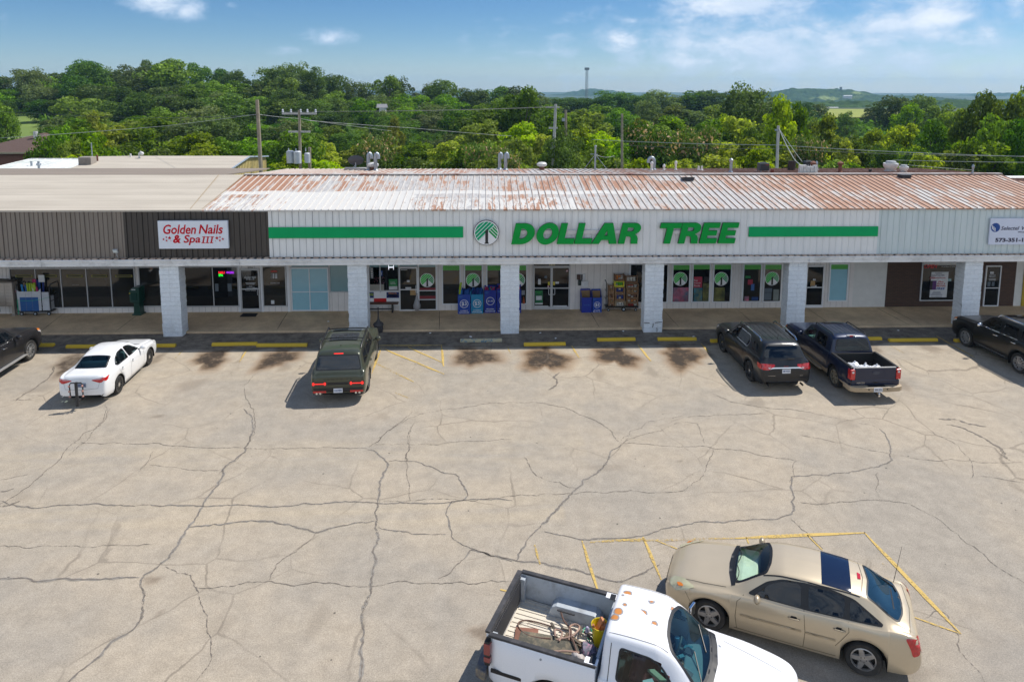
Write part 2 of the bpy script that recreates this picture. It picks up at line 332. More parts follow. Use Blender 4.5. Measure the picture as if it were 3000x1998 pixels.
# --- sealed and open cracks, traced as world polylines
def chaik(p, n=2, closed=False):
 for _ in range(n):
  q = [] if closed else [p[0]]
  for i in range(len(p) if closed else len(p)-1):
   a, b = Vector(p[i]), Vector(p[(i+1) % len(p)]); q += [a*.75+b*.25, a*.25+b*.75]
  if not closed: q.append(p[-1])
  p = q
 return [Vector(v) for v in p]
def ribbon(mb, pts, w, z, jit=.25, step=.12, m=0, wander=.03, seed=0):
 rn = random.Random(seed); P = [Vector((p[0], p[1], 0)) for p in pts]; out = []
 for i in range(len(P)-1):
  d = (P[i+1]-P[i]).length; k = max(1, int(d/step))
  out += [P[i].lerp(P[i+1], j/k) for j in range(k)]
 out.append(P[-1]); vs = []
 for i, p in enumerate(out):
  t = (out[min(i+1, len(out)-1)]-out[max(i-1, 0)]).normalized(); nrm = Vector((-t.y, t.x, 0))
  o = wander*(1.6*noise.noise(Vector((p.x*.9, p.y*.9, 4.2)))+noise.noise(Vector((p.x*2.4, p.y*2.4, 7.1)))+.5*noise.noise(Vector((p.x*8, p.y*8, 5))))
  ww = w/2*(1+jit*(rn.random()*2-1)+.5*noise.noise(Vector((p.x*.8, p.y*.8, seed+9))))*min(1, .35+i/4, .35+(len(out)-1-i)/4)
  vs += [Vector((p.x, p.y, z))+nrm*(o+ww), Vector((p.x, p.y, z))+nrm*(o-ww)]
 mb.add(vs, [(2*i+1, 2*i+3, 2*i+2, 2*i) for i in range(len(out)-1)], m)
LB = lambda u, v: (u/1.57, 1200+v/1.57)      # lower-left enlargement -> photo pixels
OV = lambda u, v: (u*1.2744, v*1.2744)       # overview -> photo pixels
CRK = [ # (weight, enlargement, points)
 (.6,LB,[(490,0),(485,45),(455,80),(380,120),(285,200),(190,300),(125,350),(75,395),(0,440)]),
 (1.0,LB,[(1110,0),(1160,45),(1170,100),(1140,175),(1020,265),(1015,330),(960,420),(870,540),(750,715),(640,775),(655,810),(685,860),(680,920),(650,985),(590,1040),(500,1090),(420,1170),(325,1253),(200,1380)]),
 (.5,LB,[(340,155),(540,158),(860,165),(1130,182),(1500,178),(1690,180)]),
 (.8,LB,[(0,420),(50,430),(100,445),(400,440),(900,440),(1410,440),(1740,428),(2090,422),(2355,412)]),
 (1.0,LB,[(-100,770),(0,780),(130,770),(170,785),(400,785),(640,775)]),
 (1.0,LB,[(870,540),(950,520),(1100,515),(1300,530),(1400,548),(1465,565),(1600,525),(1725,515)]),
 (.6,LB,[(1900,10),(1830,65),(1720,160)]),
 (1.1,LB,[(1690,185),(1725,190),(1785,240),(1750,340),(1740,430),(1725,515),(1735,600),(1735,720),(1700,860),(1670,930),(1660,1060),(1650,1253),(1640,1400)]),
 (.7,LB,[(1785,245),(1880,240),(1960,250),(2030,285),(2110,295),(2145,350),(2145,410),(2065,430),(2050,580),(2180,640),(2355,700)]),
 (.9,LB,[(1740,540),(1760,555),(1940,575),(2050,580)]),
 (.5,LB,[(760,715),(830,755),(905,820),(930,890),(960,990),(970,1110),(940,1190),(905,1253)]),
 (.4,LB,[(905,820),(1060,805),(1400,810),(1735,808),(1960,800),(2030,785),(2200,798),(2355,797)]),
 (.5,LB,[(1465,565),(1400,620),(1280,690),(1210,780)]),
 (.9,LB,[(2180,640),(2140,690)]),(.5,LB,[(2140,690),(2060,755),(2030,785)]),
 (.4,LB,[(1880,240),(1870,160),(1885,90),(1910,60)]),(.25,LB,[(0,625),(300,630),(700,628)]),
 (.35,LB,[(1720,160),(1880,160),(2100,150),(2355,138)]),(.3,LB,[(710,190),(680,240),(640,290)]),(.3,LB,[(690,255),(860,275),(1015,282)]),(.3,LB,[(0,320),(140,300)]),
 (1.0,OV,[(1185,1290),(1215,1230),(1270,1190),(1325,1125),(1385,1075),(1430,1020)]),
 (.55,OV,[(1430,1020),(1400,985),(1330,950),(1280,932),(1150,925),(1050,938),(960,950),(900,985),(850,1030)]),
 (1.0,OV,[(1085,1262),(1185,1290),(1290,1305),(1380,1325),(1430,1340),(1520,1300)]),
 (.8,OV,[(1250,1225),(1300,1235),(1480,1238),(1560,1205),(1700,1195),(1815,1190),(1830,1155),(1815,1110),(1830,1095),(2010,1085),(2065,1050),(2020,985)]),
 (.5,OV,[(1430,1020),(1640,1028),(1830,1060)]),(.4,OV,[(1640,1028),(1620,1080),(1600,1110),(1540,1135),(1325,1130),(1060,1150),(880,1155)]),
 (.5,OV,[(1840,1155),(2070,1150),(2150,1190),(2240,1260),(2354,1340)]),(.45,OV,[(2065,1050),(2180,1060),(2354,1062)]),(.4,OV,[(1830,1060),(1815,1110)]),
 (.45,OV,[(2020,985),(1880,950),(1700,930),(1640,905)]),(.5,OV,[(1815,1190),(1860,1230),(1890,1262)]),(.4,OV,[(1200,1050),(1240,1100),(1325,1125)]),(.35,OV,[(1430,1020),(1600,960),(1620,1020)]),
 (.4,OV,[(2240,1100),(2230,1040),(2120,985)]),(.35,OV,[(2010,1085),(2015,1150)]),(.35,OV,[(1840,1000),(1980,1030),(2065,1050)]),(.45,OV,[(2130,1420),(2170,1400),(2200,1480),(2260,1568)]),
 (.3,OV,[(940,1150),(935,1050),(945,980)]),(.35,OV,[(2354,1110),(2300,1100),(2250,1095)]),(.35,OV,[(1430,1015),(1500,960),(1760,950)]),
 (.35,OV,[(560,890),(600,850),(640,830)]),(.35,OV,[(560,890),(585,960),(590,1010),(500,1090)]),(.3,OV,[(240,930),(235,980),(150,1050)])]
mb_w, mb_c = MB(), MB()
for i, (wt, fn, pts) in enumerate(CRK):
 P = chaik([gz(*fn(*p)).to_tuple() for p in pts], 1)
 if wt >= .7: ribbon(mb_w, P, .062*wt, .008, .5, .08, 0, .085, i)
 ribbon(mb_c, P, .010+.014*wt, .0115, .8, .05, 0, .085, i)
for k, (wt, pts) in enumerate([(.09,[(2155,960),(2190,962),(2230,975),(2265,985)]),(.06,[(2175,975),(2210,985),(2250,1000),(2300,1030),(2325,1060)]),(.07,[(0,1160),(20,1158),(45,1150)]),(.05,[(0,1130),(30,1125)])]):
 ribbon(mb_c, [gz(*OV(*p)) for p in pts], wt, .012, .8, .06, 0, .12, 50+k)
Z3 = lambda u, v: zoom(u, v, 2.6133, 1350, 580); Z2 = lambda u, v: zoom(u, v, 2.6133, 750, 600); Z1 = lambda u, v: zoom(u, v, 2.4118, 0, 600)
ribbon(mb_c, [gz(*Z3(*p)) for p in [(745,1335),(708,1370),(735,1400),(710,1440),(670,1470)]], .075, .012, .6, .06, 0, .08, 70)
ribbon(mb_c, [gz(*Z1(*p)) for p in [(400,1140),(350,1215),(210,1310),(110,1390)]], .05, .012, .6, .06, 0, .08, 71)
ribbon(mb_c, [gz(*Z1(*p)) for p in [(75,1382),(130,1375),(230,1378)]], .03, .012, .6, .06, 0, .08, 72)
m_seal = mat('crack_sealant', (.20, .185, .165), .8, var=.25, scale=9)
def faded(name, col, hole, sc=7.0):
 """paint or sealant worn away in patches"""
 m, t = new_mat(name); P = nd(t, 'ShaderNodeTexCoord').outputs['Object']
 n = nd(t, 'ShaderNodeTexNoise', {'Vector': P, 'Scale': sc, 'Detail': 9.0, 'Roughness': .8})
 n2 = nd(t, 'ShaderNodeTexNoise', {'Vector': P, 'Scale': .6, 'Detail': 3.0})
 v = MATH('ADD', n.outputs[0], MATH('MULTIPLY', MATH('SUBTRACT', n2.outputs[0], .5, tree=t), .5, tree=t), tree=t)
 a = nd(t, 'ShaderNodeMapRange', {0: v, 1: hole-.05, 2: hole+.10, 3: 1.0, 4: 0.0}).outputs[0]
 p = nd(t, 'ShaderNodeBsdfPrincipled', {'Base Color': rgb(col), 'Roughness': .8}); tr = nd(t, 'ShaderNodeBsdfTransparent')
 mx = nd(t, 'ShaderNodeMixShader', {0: a, 1: tr.outputs[0], 2: p.outputs[0]}); nd(t, 'ShaderNodeOutputMaterial', {0: mx.outputs[0]}); MATS[name] = m; return m
m_seal = faded('worn_sealant', (.26, .238, .208), .53, 9.0)
m_crk = faded('open_crack', (.17, .145, .12), .55, 14.0)
tag(mb_w.build('sealed_cracks', m_seal), kind='structure'); tag(mb_c.build('cracks', m_crk), kind='structure')
# --- yellow paint
R5 = lambda u, v: zoom(u, v, 2.7706, 1350, 1520); R6 = lambda u, v: zoom(u, v, 2.0478, 1850, 1520); R4 = lambda u, v: zoom(u, v, 2.355, 2000, 580)
YL = [(Z2,[(960,1095),(885,1295)],1),(Z2,[(930,1080),(1430,1078)],1),(Z2,[(1420,1075),(1437,1240)],1),(Z2,[(975,1103),(1440,1298)],1),(Z2,[(1165,1092),(1432,1212)],1),(Z2,[(915,1215),(1210,1358)],0),(Z2,[(1065,1440),(1195,1492)],0),
      (Z3,[(358,1140),(382,1200)],0),(Z3,[(850,1135),(908,1228)],1),(Z3,[(1355,1125),(1455,1252)],1),(Z3,[(1845,1122),(1895,1185)],1),(Z1,[(1292,1030),(1240,1085)],0),(Z1,[(1745,1025),(1690,1115)],0),
      (R4,[(125,1005),(170,1045)],1),(R4,[(1400,998),(1530,1075)],0),(R4,[(1750,955),(2020,1105)],1),
      (R5,[(985,180),(1120,610)],1),(R5,[(1478,150),(1625,495)],1),(R5,[(1000,195),(1500,165)],0),(R6,[(-10,135),(620,118)],0),(R6,[(620,118),(1050,98),(1405,86)],1),(R6,[(1395,82),(1975,692)],1),(R6,[(1690,590),(1975,692)],1),
      (R6,[(1055,98),(1145,190)],1),(R6,[(690,112),(705,150)],1),(R6,[(155,135),(275,182)],1),(R5,[(600,212),(640,370)],0),(R5,[(320,578),(375,590)],1),(R6,[(1505,268),(1530,292)],0),(R6,[(1600,380),(1660,430)],0)]
for st, nm in ((1, 'painted_lines'), (0, 'faded_painted_lines')):
 mb = MB()
 for k, (fn, pts, s) in enumerate(YL):
  if s == st: ribbon(mb, [gz(*fn(*p)) for p in pts], .10, .0155, .04, .3, 0, .01, k)
 tag(mb.build(nm, faded('yellow_road_paint' if st else 'faded_road_paint', (.56, .39, .11), .55 if st else .46, 14)), kind='structure')
# --- walkway
mb = MB(); mb.box(-60, 60, YK, YW+.3, -.2, .10)
m, t = new_mat('walkway_concrete'); P = nd(t, 'ShaderNodeTexCoord').outputs['Object']
n = nd(t, 'ShaderNodeTexNoise', {'Vector': P, 'Scale': .8, 'Detail': 8.0, 'Roughness': .7}); n2 = nd(t, 'ShaderNodeTexNoise', {'Vector': P, 'Scale': 22.0, 'Detail': 4.0})
c = nd(t, 'ShaderNodeMixRGB', {0: nd(t, 'ShaderNodeMapRange', {0: n.outputs[0], 1: .38, 2: .62}).outputs[0], 1: (.47, .35, .225, 1), 2: (.67, .51, .32, 1)})
c = nd(t, 'ShaderNodeMixRGB', {0: 1.0, 1: c.outputs[0], 2: nd(t, 'ShaderNodeMapRange', {0: n2.outputs[0], 1: .3, 2: .7, 3: .85, 4: 1.12}).outputs[0]}, blend_type='MULTIPLY')
nd(t, 'ShaderNodeOutputMaterial', {0: nd(t, 'ShaderNodeBsdfPrincipled', {'Base Color': c.outputs[0], 'Roughness': .85}).outputs[0]})
tag(mb.build('walkway', m), kind='structure')
mb = MB()
B1 = lambda k, u, v: (500*k+u/4.71, 740+v/4.71)
for k, a, b in ((0,(1860,880),(1590,1095)),(0,(860,850),(400,1180)),(1,(1620,815),(1450,1085)),(2,(1352,800),(1350,1075)),(3,(1075,830),(1215,1055)),(4,(735,770),(960,965)),(5,(315,760),(800,1015)),(3,(2080,790),(2320,1045)),(5,(500,770),(680,860)),(4,(1760,800),(2000,960))):
 pa, pb = gz(*B1(k, *a), .1), gz(*B1(k, *b), .1); pa.y, pb.y = YW, YK+.01
 ribbon(mb, [pa, pb], .022, .1035, .3, .3, 0, .012, k)
tag(mb.build('walkway_joints', mat('joint_dirt', (.035, .03, .025), .9)), kind='structure')
# ================================================================ STRIP OF SHOPS
def BX(k, u, v, Y=YW): return gy(*B1(k, u, v), Y)
bld = empty('shopping_strip', (4, YW, 0), 0, 'long single-storey row of shops with rusty white metal roof and white block pillars', 'building')
def local(o):  # children are modelled in world coordinates
 o.matrix_parent_inverse = Matrix.Translation((-4, -YW, 0)); return o
def bpart(mb, name, mats, parent=None, **k):
 o = mb.build(name, mats, parent or bld, **k)
 return local(o) if parent is None else o
XL, XR = -60.0, 60.0
xf = lambda px, y=690: gy(px, y, YP).x
X_TAN = xf(363); X_BRN = xf(787); X_WHT = xf(2572)
def ribbed(name, a, b, dark=.75):
 m, t = new_mat(name); P = nd(t, 'ShaderNodeTexCoord').outputs['Object']; s = nd(t, 'ShaderNodeSeparateXYZ', {0: P})
 n = nd(t, 'ShaderNodeTexNoise', {'Vector': nd(t, 'ShaderNodeMapping', {0: P, 3: (3.2, 1, .5)}).outputs[0], 'Scale': 1.3, 'Detail': 8.0, 'Roughness': .7})
 pn = nd(t, 'ShaderNodeTexWhiteNoise', {'Vector': nd(t, 'ShaderNodeCombineXYZ', {0: MATH('FLOOR', MATH('DIVIDE', s.outputs[0], .9144, tree=t), tree=t)}).outputs[0]})
 f = MATH('ADD', nd(t, 'ShaderNodeMapRange', {0: n.outputs[0], 1: .35, 2: .7, 3: -.04, 4: .85}).outputs[0], MATH('MULTIPLY', pn.outputs[0], .2, tree=t), tree=t, clamp=True)
 c = nd(t, 'ShaderNodeMixRGB', {0: f, 1: rgb(a), 2: rgb(b)}).outputs[0]
 n3 = nd(t, 'ShaderNodeTexNoise', {'Vector': P, 'Scale': 9.0, 'Detail': 9.0, 'Roughness': .8})
 g = MATH('MULTIPLY', nd(t, 'ShaderNodeMapRange', {0: n3.outputs[0], 1: .62, 2: .72, 3: 0.0, 4: .55}).outputs[0], nd(t, 'ShaderNodeMapRange', {0: s.outputs[2], 1: ZF0+.35, 2: ZF0, 3: .15, 4: 1.0}).outputs[0], tree=t)
 c = nd(t, 'ShaderNodeMixRGB', {0: g, 1: c, 2: (.10, .085, .07, 1)}).outputs[0]
 ns = nd(t, 'ShaderNodeTexNoise', {'Vector': nd(t, 'ShaderNodeMapping', {0: P, 3: (7, 1, .35)}).outputs[0], 'Scale': 1.0, 'Detail': 5.0})
 c = nd(t, 'ShaderNodeMixRGB', {0: nd(t, 'ShaderNodeMapRange', {0: ns.outputs[0], 1: .52, 2: .72, 3: 0.0, 4: .14}).outputs[0], 1: c, 2: rgb([q*.55 for q in a])}).outputs[0]
 nd(t, 'ShaderNodeOutputMaterial', {0: nd(t, 'ShaderNodeBsdfPrincipled', {'Base Color': c, 'Roughness': .5}).outputs[0]}); return m
def fascia(name, x0, x1, m, pitch=.3048, Y=YP+.03, label=None, rib_shade=(.34, .35, .36)):
 """profiled sheet: wide pans with narrow raised ribs"""
 pr = []; n = int((x1-x0)/pitch); k = (x1-x0)/max(n, 1)
 pr.append((x0, Y))
 for i in range(n):
  a = x0+i*k+k*.5
  big = i % 3 == 0
  h, wd = (.045, .026) if big else (.026, .016)
  pr += [(a-wd, Y), (a-wd*.45, Y-h), (a+wd*.45, Y-h), (a+wd, Y)]
 pr.append((x1, Y)); vs = []; fs = []
 for x, y in pr: vs += [(x, y, ZF0), (x, y, ZF1)]
 for i in range(len(pr)-1): fs.append((2*i, 2*i+2, 2*i+3, 2*i+1))
 q = len(vs); vs += [(x0, Y+.12, ZF0), (x1, Y+.12, ZF0), (x1, Y+.12, ZF1), (x0, Y+.12, ZF1)]; fs += [(q+1, q, q+3, q+2)]
 o = local(mesh_obj(name, vs, fs, [m, mat(m.name+'_rib_shade', rib_shade, .7)], bld, fm=[1 if i % 4 == 3 and i < len(pr)-1 else 0 for i in range(len(fs))]))  # rib side faces coloured darker: painted shadow lines along with some dirt
 if label: o['label'] = label
 return o
fascia('fascia_panel', XL, X_TAN, ribbed('tan_ribbed_metal', (.215, .185, .155), (.26, .22, .185)), .19, label='weathered tan ribbed fascia', rib_shade=(.13, .105, .085))
fascia('fascia_panel', X_TAN, X_BRN, ribbed('brown_ribbed_metal', (.052, .043, .036), (.066, .054, .045)), .22, label='dark brown ribbed fascia', rib_shade=(.02, .016, .013))
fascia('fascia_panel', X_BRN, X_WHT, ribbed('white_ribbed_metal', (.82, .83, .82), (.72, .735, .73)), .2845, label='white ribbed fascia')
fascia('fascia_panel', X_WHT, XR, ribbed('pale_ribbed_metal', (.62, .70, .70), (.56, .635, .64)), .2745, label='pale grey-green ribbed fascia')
mb = MB(); mb.box(XL, XR, YP-.05, YP+.14, ZF1-.02, ZF1+.035); bpart(mb, 'fascia_cap', mat('white_trim', (.72, .73, .73), .45))
ZG1 = ZF0-.02; ZG0 = ZG1-.30
mb = MB(); n = int((XR-XL)/.3)
for i in range(n):
 x = XL+i*.3; w_ = .3*(.55+.25*random.random())
 mb.box(x, x+w_, YP-.16, YP+.02, ZF0-.03, ZF0+.012+.01*random.random(), 0)
mb.box(XL, XR, YP-.12, YP+.02, ZF0-.045, ZF0-.018, 1)
bpart(mb, 'drip_edge', [mat('rusty_edge', (.50, .40, .32), .6, dirt=(.16, .06, .03), dscale=6, damt=1.0), mat('dark_rust', (.045, .025, .018), .8)])
mb = MB(); Yg = YP-.17
mb.prism([(Yg+.02, ZG0), (Yg+.3, ZG0), (Yg+.3, ZG1-.01), (Yg-.02, ZG1-.01), (Yg-.035, ZG1-.05), (Yg-.015, ZG1-.08), (Yg-.005, ZG1-.15), (Yg+.03, ZG1-.16), (Yg+.03, ZG1-.185), (Yg+.01, ZG1-.19), (Yg+.015, ZG0+.02)], XL, XR, 'X')
for px in (128, 398, 705, 1090, 1420, 1700, 1990, 2365, 2748): x = xf(px, 780); mb.box(x, x+.02, Yg-.045, Yg, ZG0+.02, ZG1)
bpart(mb, 'gutter', mat('white_gutter', (.74, .75, .75), .4, var=.05, dirt=(.18, .18, .17), dscale=1.1, damt=.45))
mb = MB(); mb.box(XL, XR, YP+.13, YW+.02, ZG0+.20, ZG0+.24); bpart(mb, 'soffit', mat('soffit_board', (.30, .27, .24), .8))
def siding(name, a, groove=.2, dark=.35, dirtc=(.2, .15, .12)):
 m, t = new_mat(name); P = nd(t, 'ShaderNodeTexCoord').outputs['Object']; s = nd(t, 'ShaderNodeSeparateXYZ', {0: P})
 fr = MATH('FRACT', MATH('DIVIDE', s.outputs[0], groove, tree=t), tree=t)
 g = MATH('LESS_THAN', fr, .05, tree=t)
 n = nd(t, 'ShaderNodeTexNoise', {'Vector': P, 'Scale': 1.6, 'Detail': 8.0, 'Roughness': .7})
 c = nd(t, 'ShaderNodeMixRGB', {0: nd(t, 'ShaderNodeMapRange', {0: n.outputs[0], 1: .35, 2: .75, 3: 0.0, 4: .5}).outputs[0], 1: rgb(a), 2: rgb([q*.72 for q in a])}).outputs[0]
 c = nd(t, 'ShaderNodeMixRGB', {0: MATH('MULTIPLY', g, 1-dark, tree=t), 1: c, 2: rgb([q*.3 for q in a])}).outputs[0]
 b = nd(t, 'ShaderNodeBump', {'Height': g, 'Strength': .6, 'Distance': .01}, invert=True)
 nd(t, 'ShaderNodeOutputMaterial', {0: nd(t, 'ShaderNodeBsdfPrincipled', {'Base Color': c, 'Roughness': .7, 'Normal': b.outputs[0]}).outputs[0]}); return m
m_side = siding('white_grooved_siding', (.80, .77, .74), .3)
m_brk = None
m, t = new_mat('brown_brick'); P = nd(t, 'ShaderNodeTexCoord').outputs['Object']; s = nd(t, 'ShaderNodeSeparateXYZ', {0: P})
bt = nd(t, 'ShaderNodeTexBrick', {'Vector': nd(t, 'ShaderNodeCombineXYZ', {0: s.outputs[0], 1: s.outputs[2]}).outputs[0], 'Color1': (.105, .058, .038, 1), 'Color2': (.085, .045, .030, 1), 'Mortar': (.06, .04, .03, 1), 'Scale': 1.0, 'Mortar Size': .012, 'Brick Width': .22, 'Row Height': .075})
nd(t, 'ShaderNodeOutputMaterial', {0: nd(t, 'ShaderNodeBsdfPrincipled', {'Base Color': bt.outputs[0], 'Roughness': .85}).outputs[0]}); m_brk = m
m_plain = mat('white_block_wall', (.70, .70, .67), .8, var=.06)
ZW = ZG0+.205
xw = lambda k, u: BX(k, u, 600).x
XA, XB, XC = xw(5, 440), xw(5, 2215), xw(4, 2345)
for x0, x1, mm, lb in ((XL, XC, m_side, 'white grooved board shopfront wall'), (XC, XA, m_plain, 'plain pale block wall'), (XA, XB, m_brk, 'brown brick wall'), (XB, XB+1.2, m_plain, 'pale end wall'), (XB+1.2, XR, mat('dark_shop_wall', (.03, .03, .035), .7), 'dark wall')):
 mb = MB(); mb.box(x0, x1, YW, YW+.25, .08, ZW); o = bpart(mb, 'wall', mm); o['label'] = lb
mb = MB(); mb.box(XL, XR, YW+.25, 42, -.05, 5.4); bpart(mb, 'rear_block', m_plain)
# --- roof
TS = .154; YR = 34.85; ZR = ZF1+.05+(YR-YP)*TS; YB = 42.0; ZB = ZR-(YB-YR)*.075
def roof_mat(name):
 m, t = new_mat(name); P = nd(t, 'ShaderNodeTexCoord').outputs['Object']; s = nd(t, 'ShaderNodeSeparateXYZ', {0: P}); X, Y, Z = s.outputs
 n1 = nd(t, 'ShaderNodeTexNoise', {'Vector': nd(t, 'ShaderNodeMapping', {0: P, 3: (2.1, .40, 1)}).outputs[0], 'Scale': 2.1, 'Detail': 10.0, 'Roughness': .78, 'Distortion': .4})
 n2 = nd(t, 'ShaderNodeTexNoise', {'Vector': P, 'Scale': .16, 'Detail': 2.0})
 pan = MATH('FLOOR', MATH('DIVIDE', X, .3048, tree=t), tree=t)
 wn = nd(t, 'ShaderNodeTexWhiteNoise', {'Vector': nd(t, 'ShaderNodeCombineXYZ', {0: pan, 1: MATH('FLOOR', MATH('DIVIDE', Y, 2.6, tree=t), tree=t)}).outputs[0]})
 wn2 = nd(t, 'ShaderNodeTexWhiteNoise', {'Vector': nd(t, 'ShaderNodeCombineXYZ', {0: MATH('FLOOR', MATH('DIVIDE', X, .9144, tree=t), tree=t), 1: 7.3}).outputs[0]})
 amt = nd(t, 'ShaderNodeMapRange', {0: X, 1: 5.0, 2: 20.0, 3: 0.0, 4: .13}).outputs[0]          # more rust to the right
 left = nd(t, 'ShaderNodeMapRange', {0: X, 1: -13.0, 2: -4.0, 3: .12, 4: 0.02}).outputs[0]
 lowclean = nd(t, 'ShaderNodeMapRange', {0: Y, 1: 31.8, 2: 32.6, 3: -.075, 4: .03}).outputs[0]
 v = MATH('ADD', n1.outputs[0], MATH('MULTIPLY', MATH('SUBTRACT', n2.outputs[0], .5, tree=t), .45, tree=t), tree=t)
 v = MATH('ADD', v, MATH('MULTIPLY', MATH('SUBTRACT', wn.outputs[0], .5, tree=t), .17, tree=t), tree=t)
 v = MATH('ADD', v, MATH('MULTIPLY', MATH('SUBTRACT', wn2.outputs[0], .5, tree=t), .06, tree=t), tree=t)
 v = MATH('ADD', v, MATH('ADD', MATH('ADD', amt, left, tree=t), lowclean, tree=t), tree=t)
 r = nd(t, 'ShaderNodeMapRange', {0: v, 1: .52, 2: .615}, interpolation_type='SMOOTHSTEP').outputs[0]
 halo = nd(t, 'ShaderNodeMapRange', {0: v, 1: .46, 2: .60}, interpolation_type='SMOOTHSTEP').outputs[0]
 rc = nd(t, 'ShaderNodeMixRGB', {0: n1.outputs[0], 1: (.24, .10, .055, 1), 2: (.50, .29, .18, 1)}).outputs[0]
 n5 = nd(t, 'ShaderNodeTexNoise', {'Vector': nd(t, 'ShaderNodeMapping', {0: P, 3: (6, 1.2, 1)}).outputs[0], 'Scale': 2.0, 'Detail': 6.0})
 base = nd(t, 'ShaderNodeMixRGB', {0: nd(t, 'ShaderNodeMapRange', {0: n5.outputs[0], 1: .4, 2: .7}).outputs[0], 1: (.50, .49, .475, 1), 2: (.36, .35, .345, 1)}).outputs[0]
 base = nd(t, 'ShaderNodeMixRGB', {0: MATH('MULTIPLY', halo, .35, tree=t), 1: base, 2: (.58, .40, .26, 1)}).outputs[0]
 c = nd(t, 'ShaderNodeMixRGB', {0: r, 1: base, 2: rc}).outputs[0]
 wob = MATH('MULTIPLY', MATH('SUBTRACT', nd(t, 'ShaderNodeTexNoise', {'Vector': P, 'Scale': .7, 'Detail': 6.0}).outputs[0], .5, tree=t), .7, tree=t)
 yy = MATH('ADD', Y, wob, tree=t)
 band = MATH('MULTIPLY', MATH('LESS_THAN', MATH('ABSOLUTE', MATH('SUBTRACT', yy, 31.9, tree=t), tree=t), .24, tree=t), MATH('LESS_THAN', X, 9.5, tree=t), tree=t)
 n6 = nd(t, 'ShaderNodeTexNoise', {'Vector': nd(t, 'ShaderNodeMapping', {0: P, 3: (5, .7, 1)}).outputs[0], 'Scale': 1.5, 'Detail': 7.0, 'Roughness': .7})
 pat = MATH('MULTIPLY', MATH('LESS_THAN', yy, 32.0, tree=t), MATH('MULTIPLY', MATH('GREATER_THAN', MATH('ADD', X, wob, tree=t), -10.0, tree=t), MATH('LESS_THAN', MATH('ADD', X, MATH('MULTIPLY', wob, 4, tree=t), tree=t), -3.5, tree=t), tree=t), tree=t)
 pat = MATH('MULTIPLY', pat, MATH('LESS_THAN', n6.outputs[0], .62, tree=t), tree=t)
 pat = MATH('MAXIMUM', pat, MATH('MULTIPLY', MATH('LESS_THAN', yy, 31.1, tree=t), MATH('MULTIPLY', MATH('LESS_THAN', n1.outputs[0], .5, tree=t), MATH('LESS_THAN', X, 4, tree=t), tree=t), tree=t), tree=t)
 wf = MATH('MAXIMUM', band, pat, tree=t)
 wf = MATH('MULTIPLY', wf, MATH('GREATER_THAN', X, -13.5, tree=t), tree=t)
 c = nd(t, 'ShaderNodeMixRGB', {0: MATH('MULTIPLY', wf, .92, tree=t), 1: c, 2: (.62, .61, .58, 1)}).outputs[0]
 nd(t, 'ShaderNodeOutputMaterial', {0: nd(t, 'ShaderNodeBsdfPrincipled', {'Base Color': c, 'Roughness': .55}).outputs[0]}); return m
m_roof = roof_mat('rusty_painted_roofing')
def rib_mat():
 m, t = new_mat('roof_rib'); P = nd(t, 'ShaderNodeTexCoord').outputs['Object']; s = nd(t, 'ShaderNodeSeparateXYZ', {0: P})
 n = nd(t, 'ShaderNodeTexNoise', {'Vector': P, 'Scale': 1.4, 'Detail': 7.0})
 f = MATH('ADD', nd(t, 'ShaderNodeMapRange', {0: s.outputs[0], 1: -9.0, 2: 12.0, 3: -.1, 4: 1.0}).outputs[0], MATH('MULTIPLY', MATH('SUBTRACT', n.outputs[0], .5, tree=t), 1.6, tree=t), tree=t, clamp=True)
 c = nd(t, 'ShaderNodeMixRGB', {0: f, 1: (.62, .60, .56, 1), 2: (.22, .125, .09, 1)}).outputs[0]
 nd(t, 'ShaderNodeOutputMaterial', {0: nd(t, 'ShaderNodeBsdfPrincipled', {'Base Color': c, 'Roughness': .7}).outputs[0]}); return m
m_rib = rib_mat()
XT0 = gy(592, 615, YP).x; XTR = gy(717.6, 515, YR).x     # tan roofing ends here (bottom / ridge)
XT = (XT0+XTR)/2
XE = 26.5
def slope(mb, x0, x1, y0, z0, y1, z1, th=.06, m=0): mb.prism([(y0, z0), (y0, z0-th), (y1, z1-th), (y1, z1)], x0, x1, 'X', m)
mb = MB(); slope(mb, XT, XE, YP-.08, ZF1+.04, YR, ZR); slope(mb, XT, XE, YR, ZR, YB, ZB)
bpart(mb, 'roof', m_roof)['label'] = 'rusty white ribbed metal roof'
mb = MB(); slope(mb, XE, XR, YP-.08, ZF1+.04, YR, ZR-.35); slope(mb, XE, XR, YR, ZR-.35, YB, ZB-.6); bpart(mb, 'roof', m_roof)['label'] = 'lower right end of the metal roof'
mbr = MB(); x = XT+.15
while x < 34:
 dz = 0 if x < XE else -.001
 zr_ = ZR if x < XE else ZR-.35; zb_ = ZB if x < XE else ZB-.6
 for (y0, z0, y1, z1) in ((YP-.07, ZF1+.04, YR, zr_), (YR, zr_, YB, zb_)):
  mbr.prism([(y0, z0+.032), (y0, z0-.01), (y1, z1-.01), (y1, z1+.032)], x-.015, x+.015, 'X')
 x += .3048
o = bpart(mbr, 'roof_ribs', m_rib)
mb = MB(); mb.box(XT, XE, YR-.14, YR+.14, ZR+.02, ZR+.065)
bpart(mb, 'ridge_cap', mat('ridge_metal', (.50, .47, .44), .6, dirt=(.22, .08, .04), dscale=.9, damt=1.0))
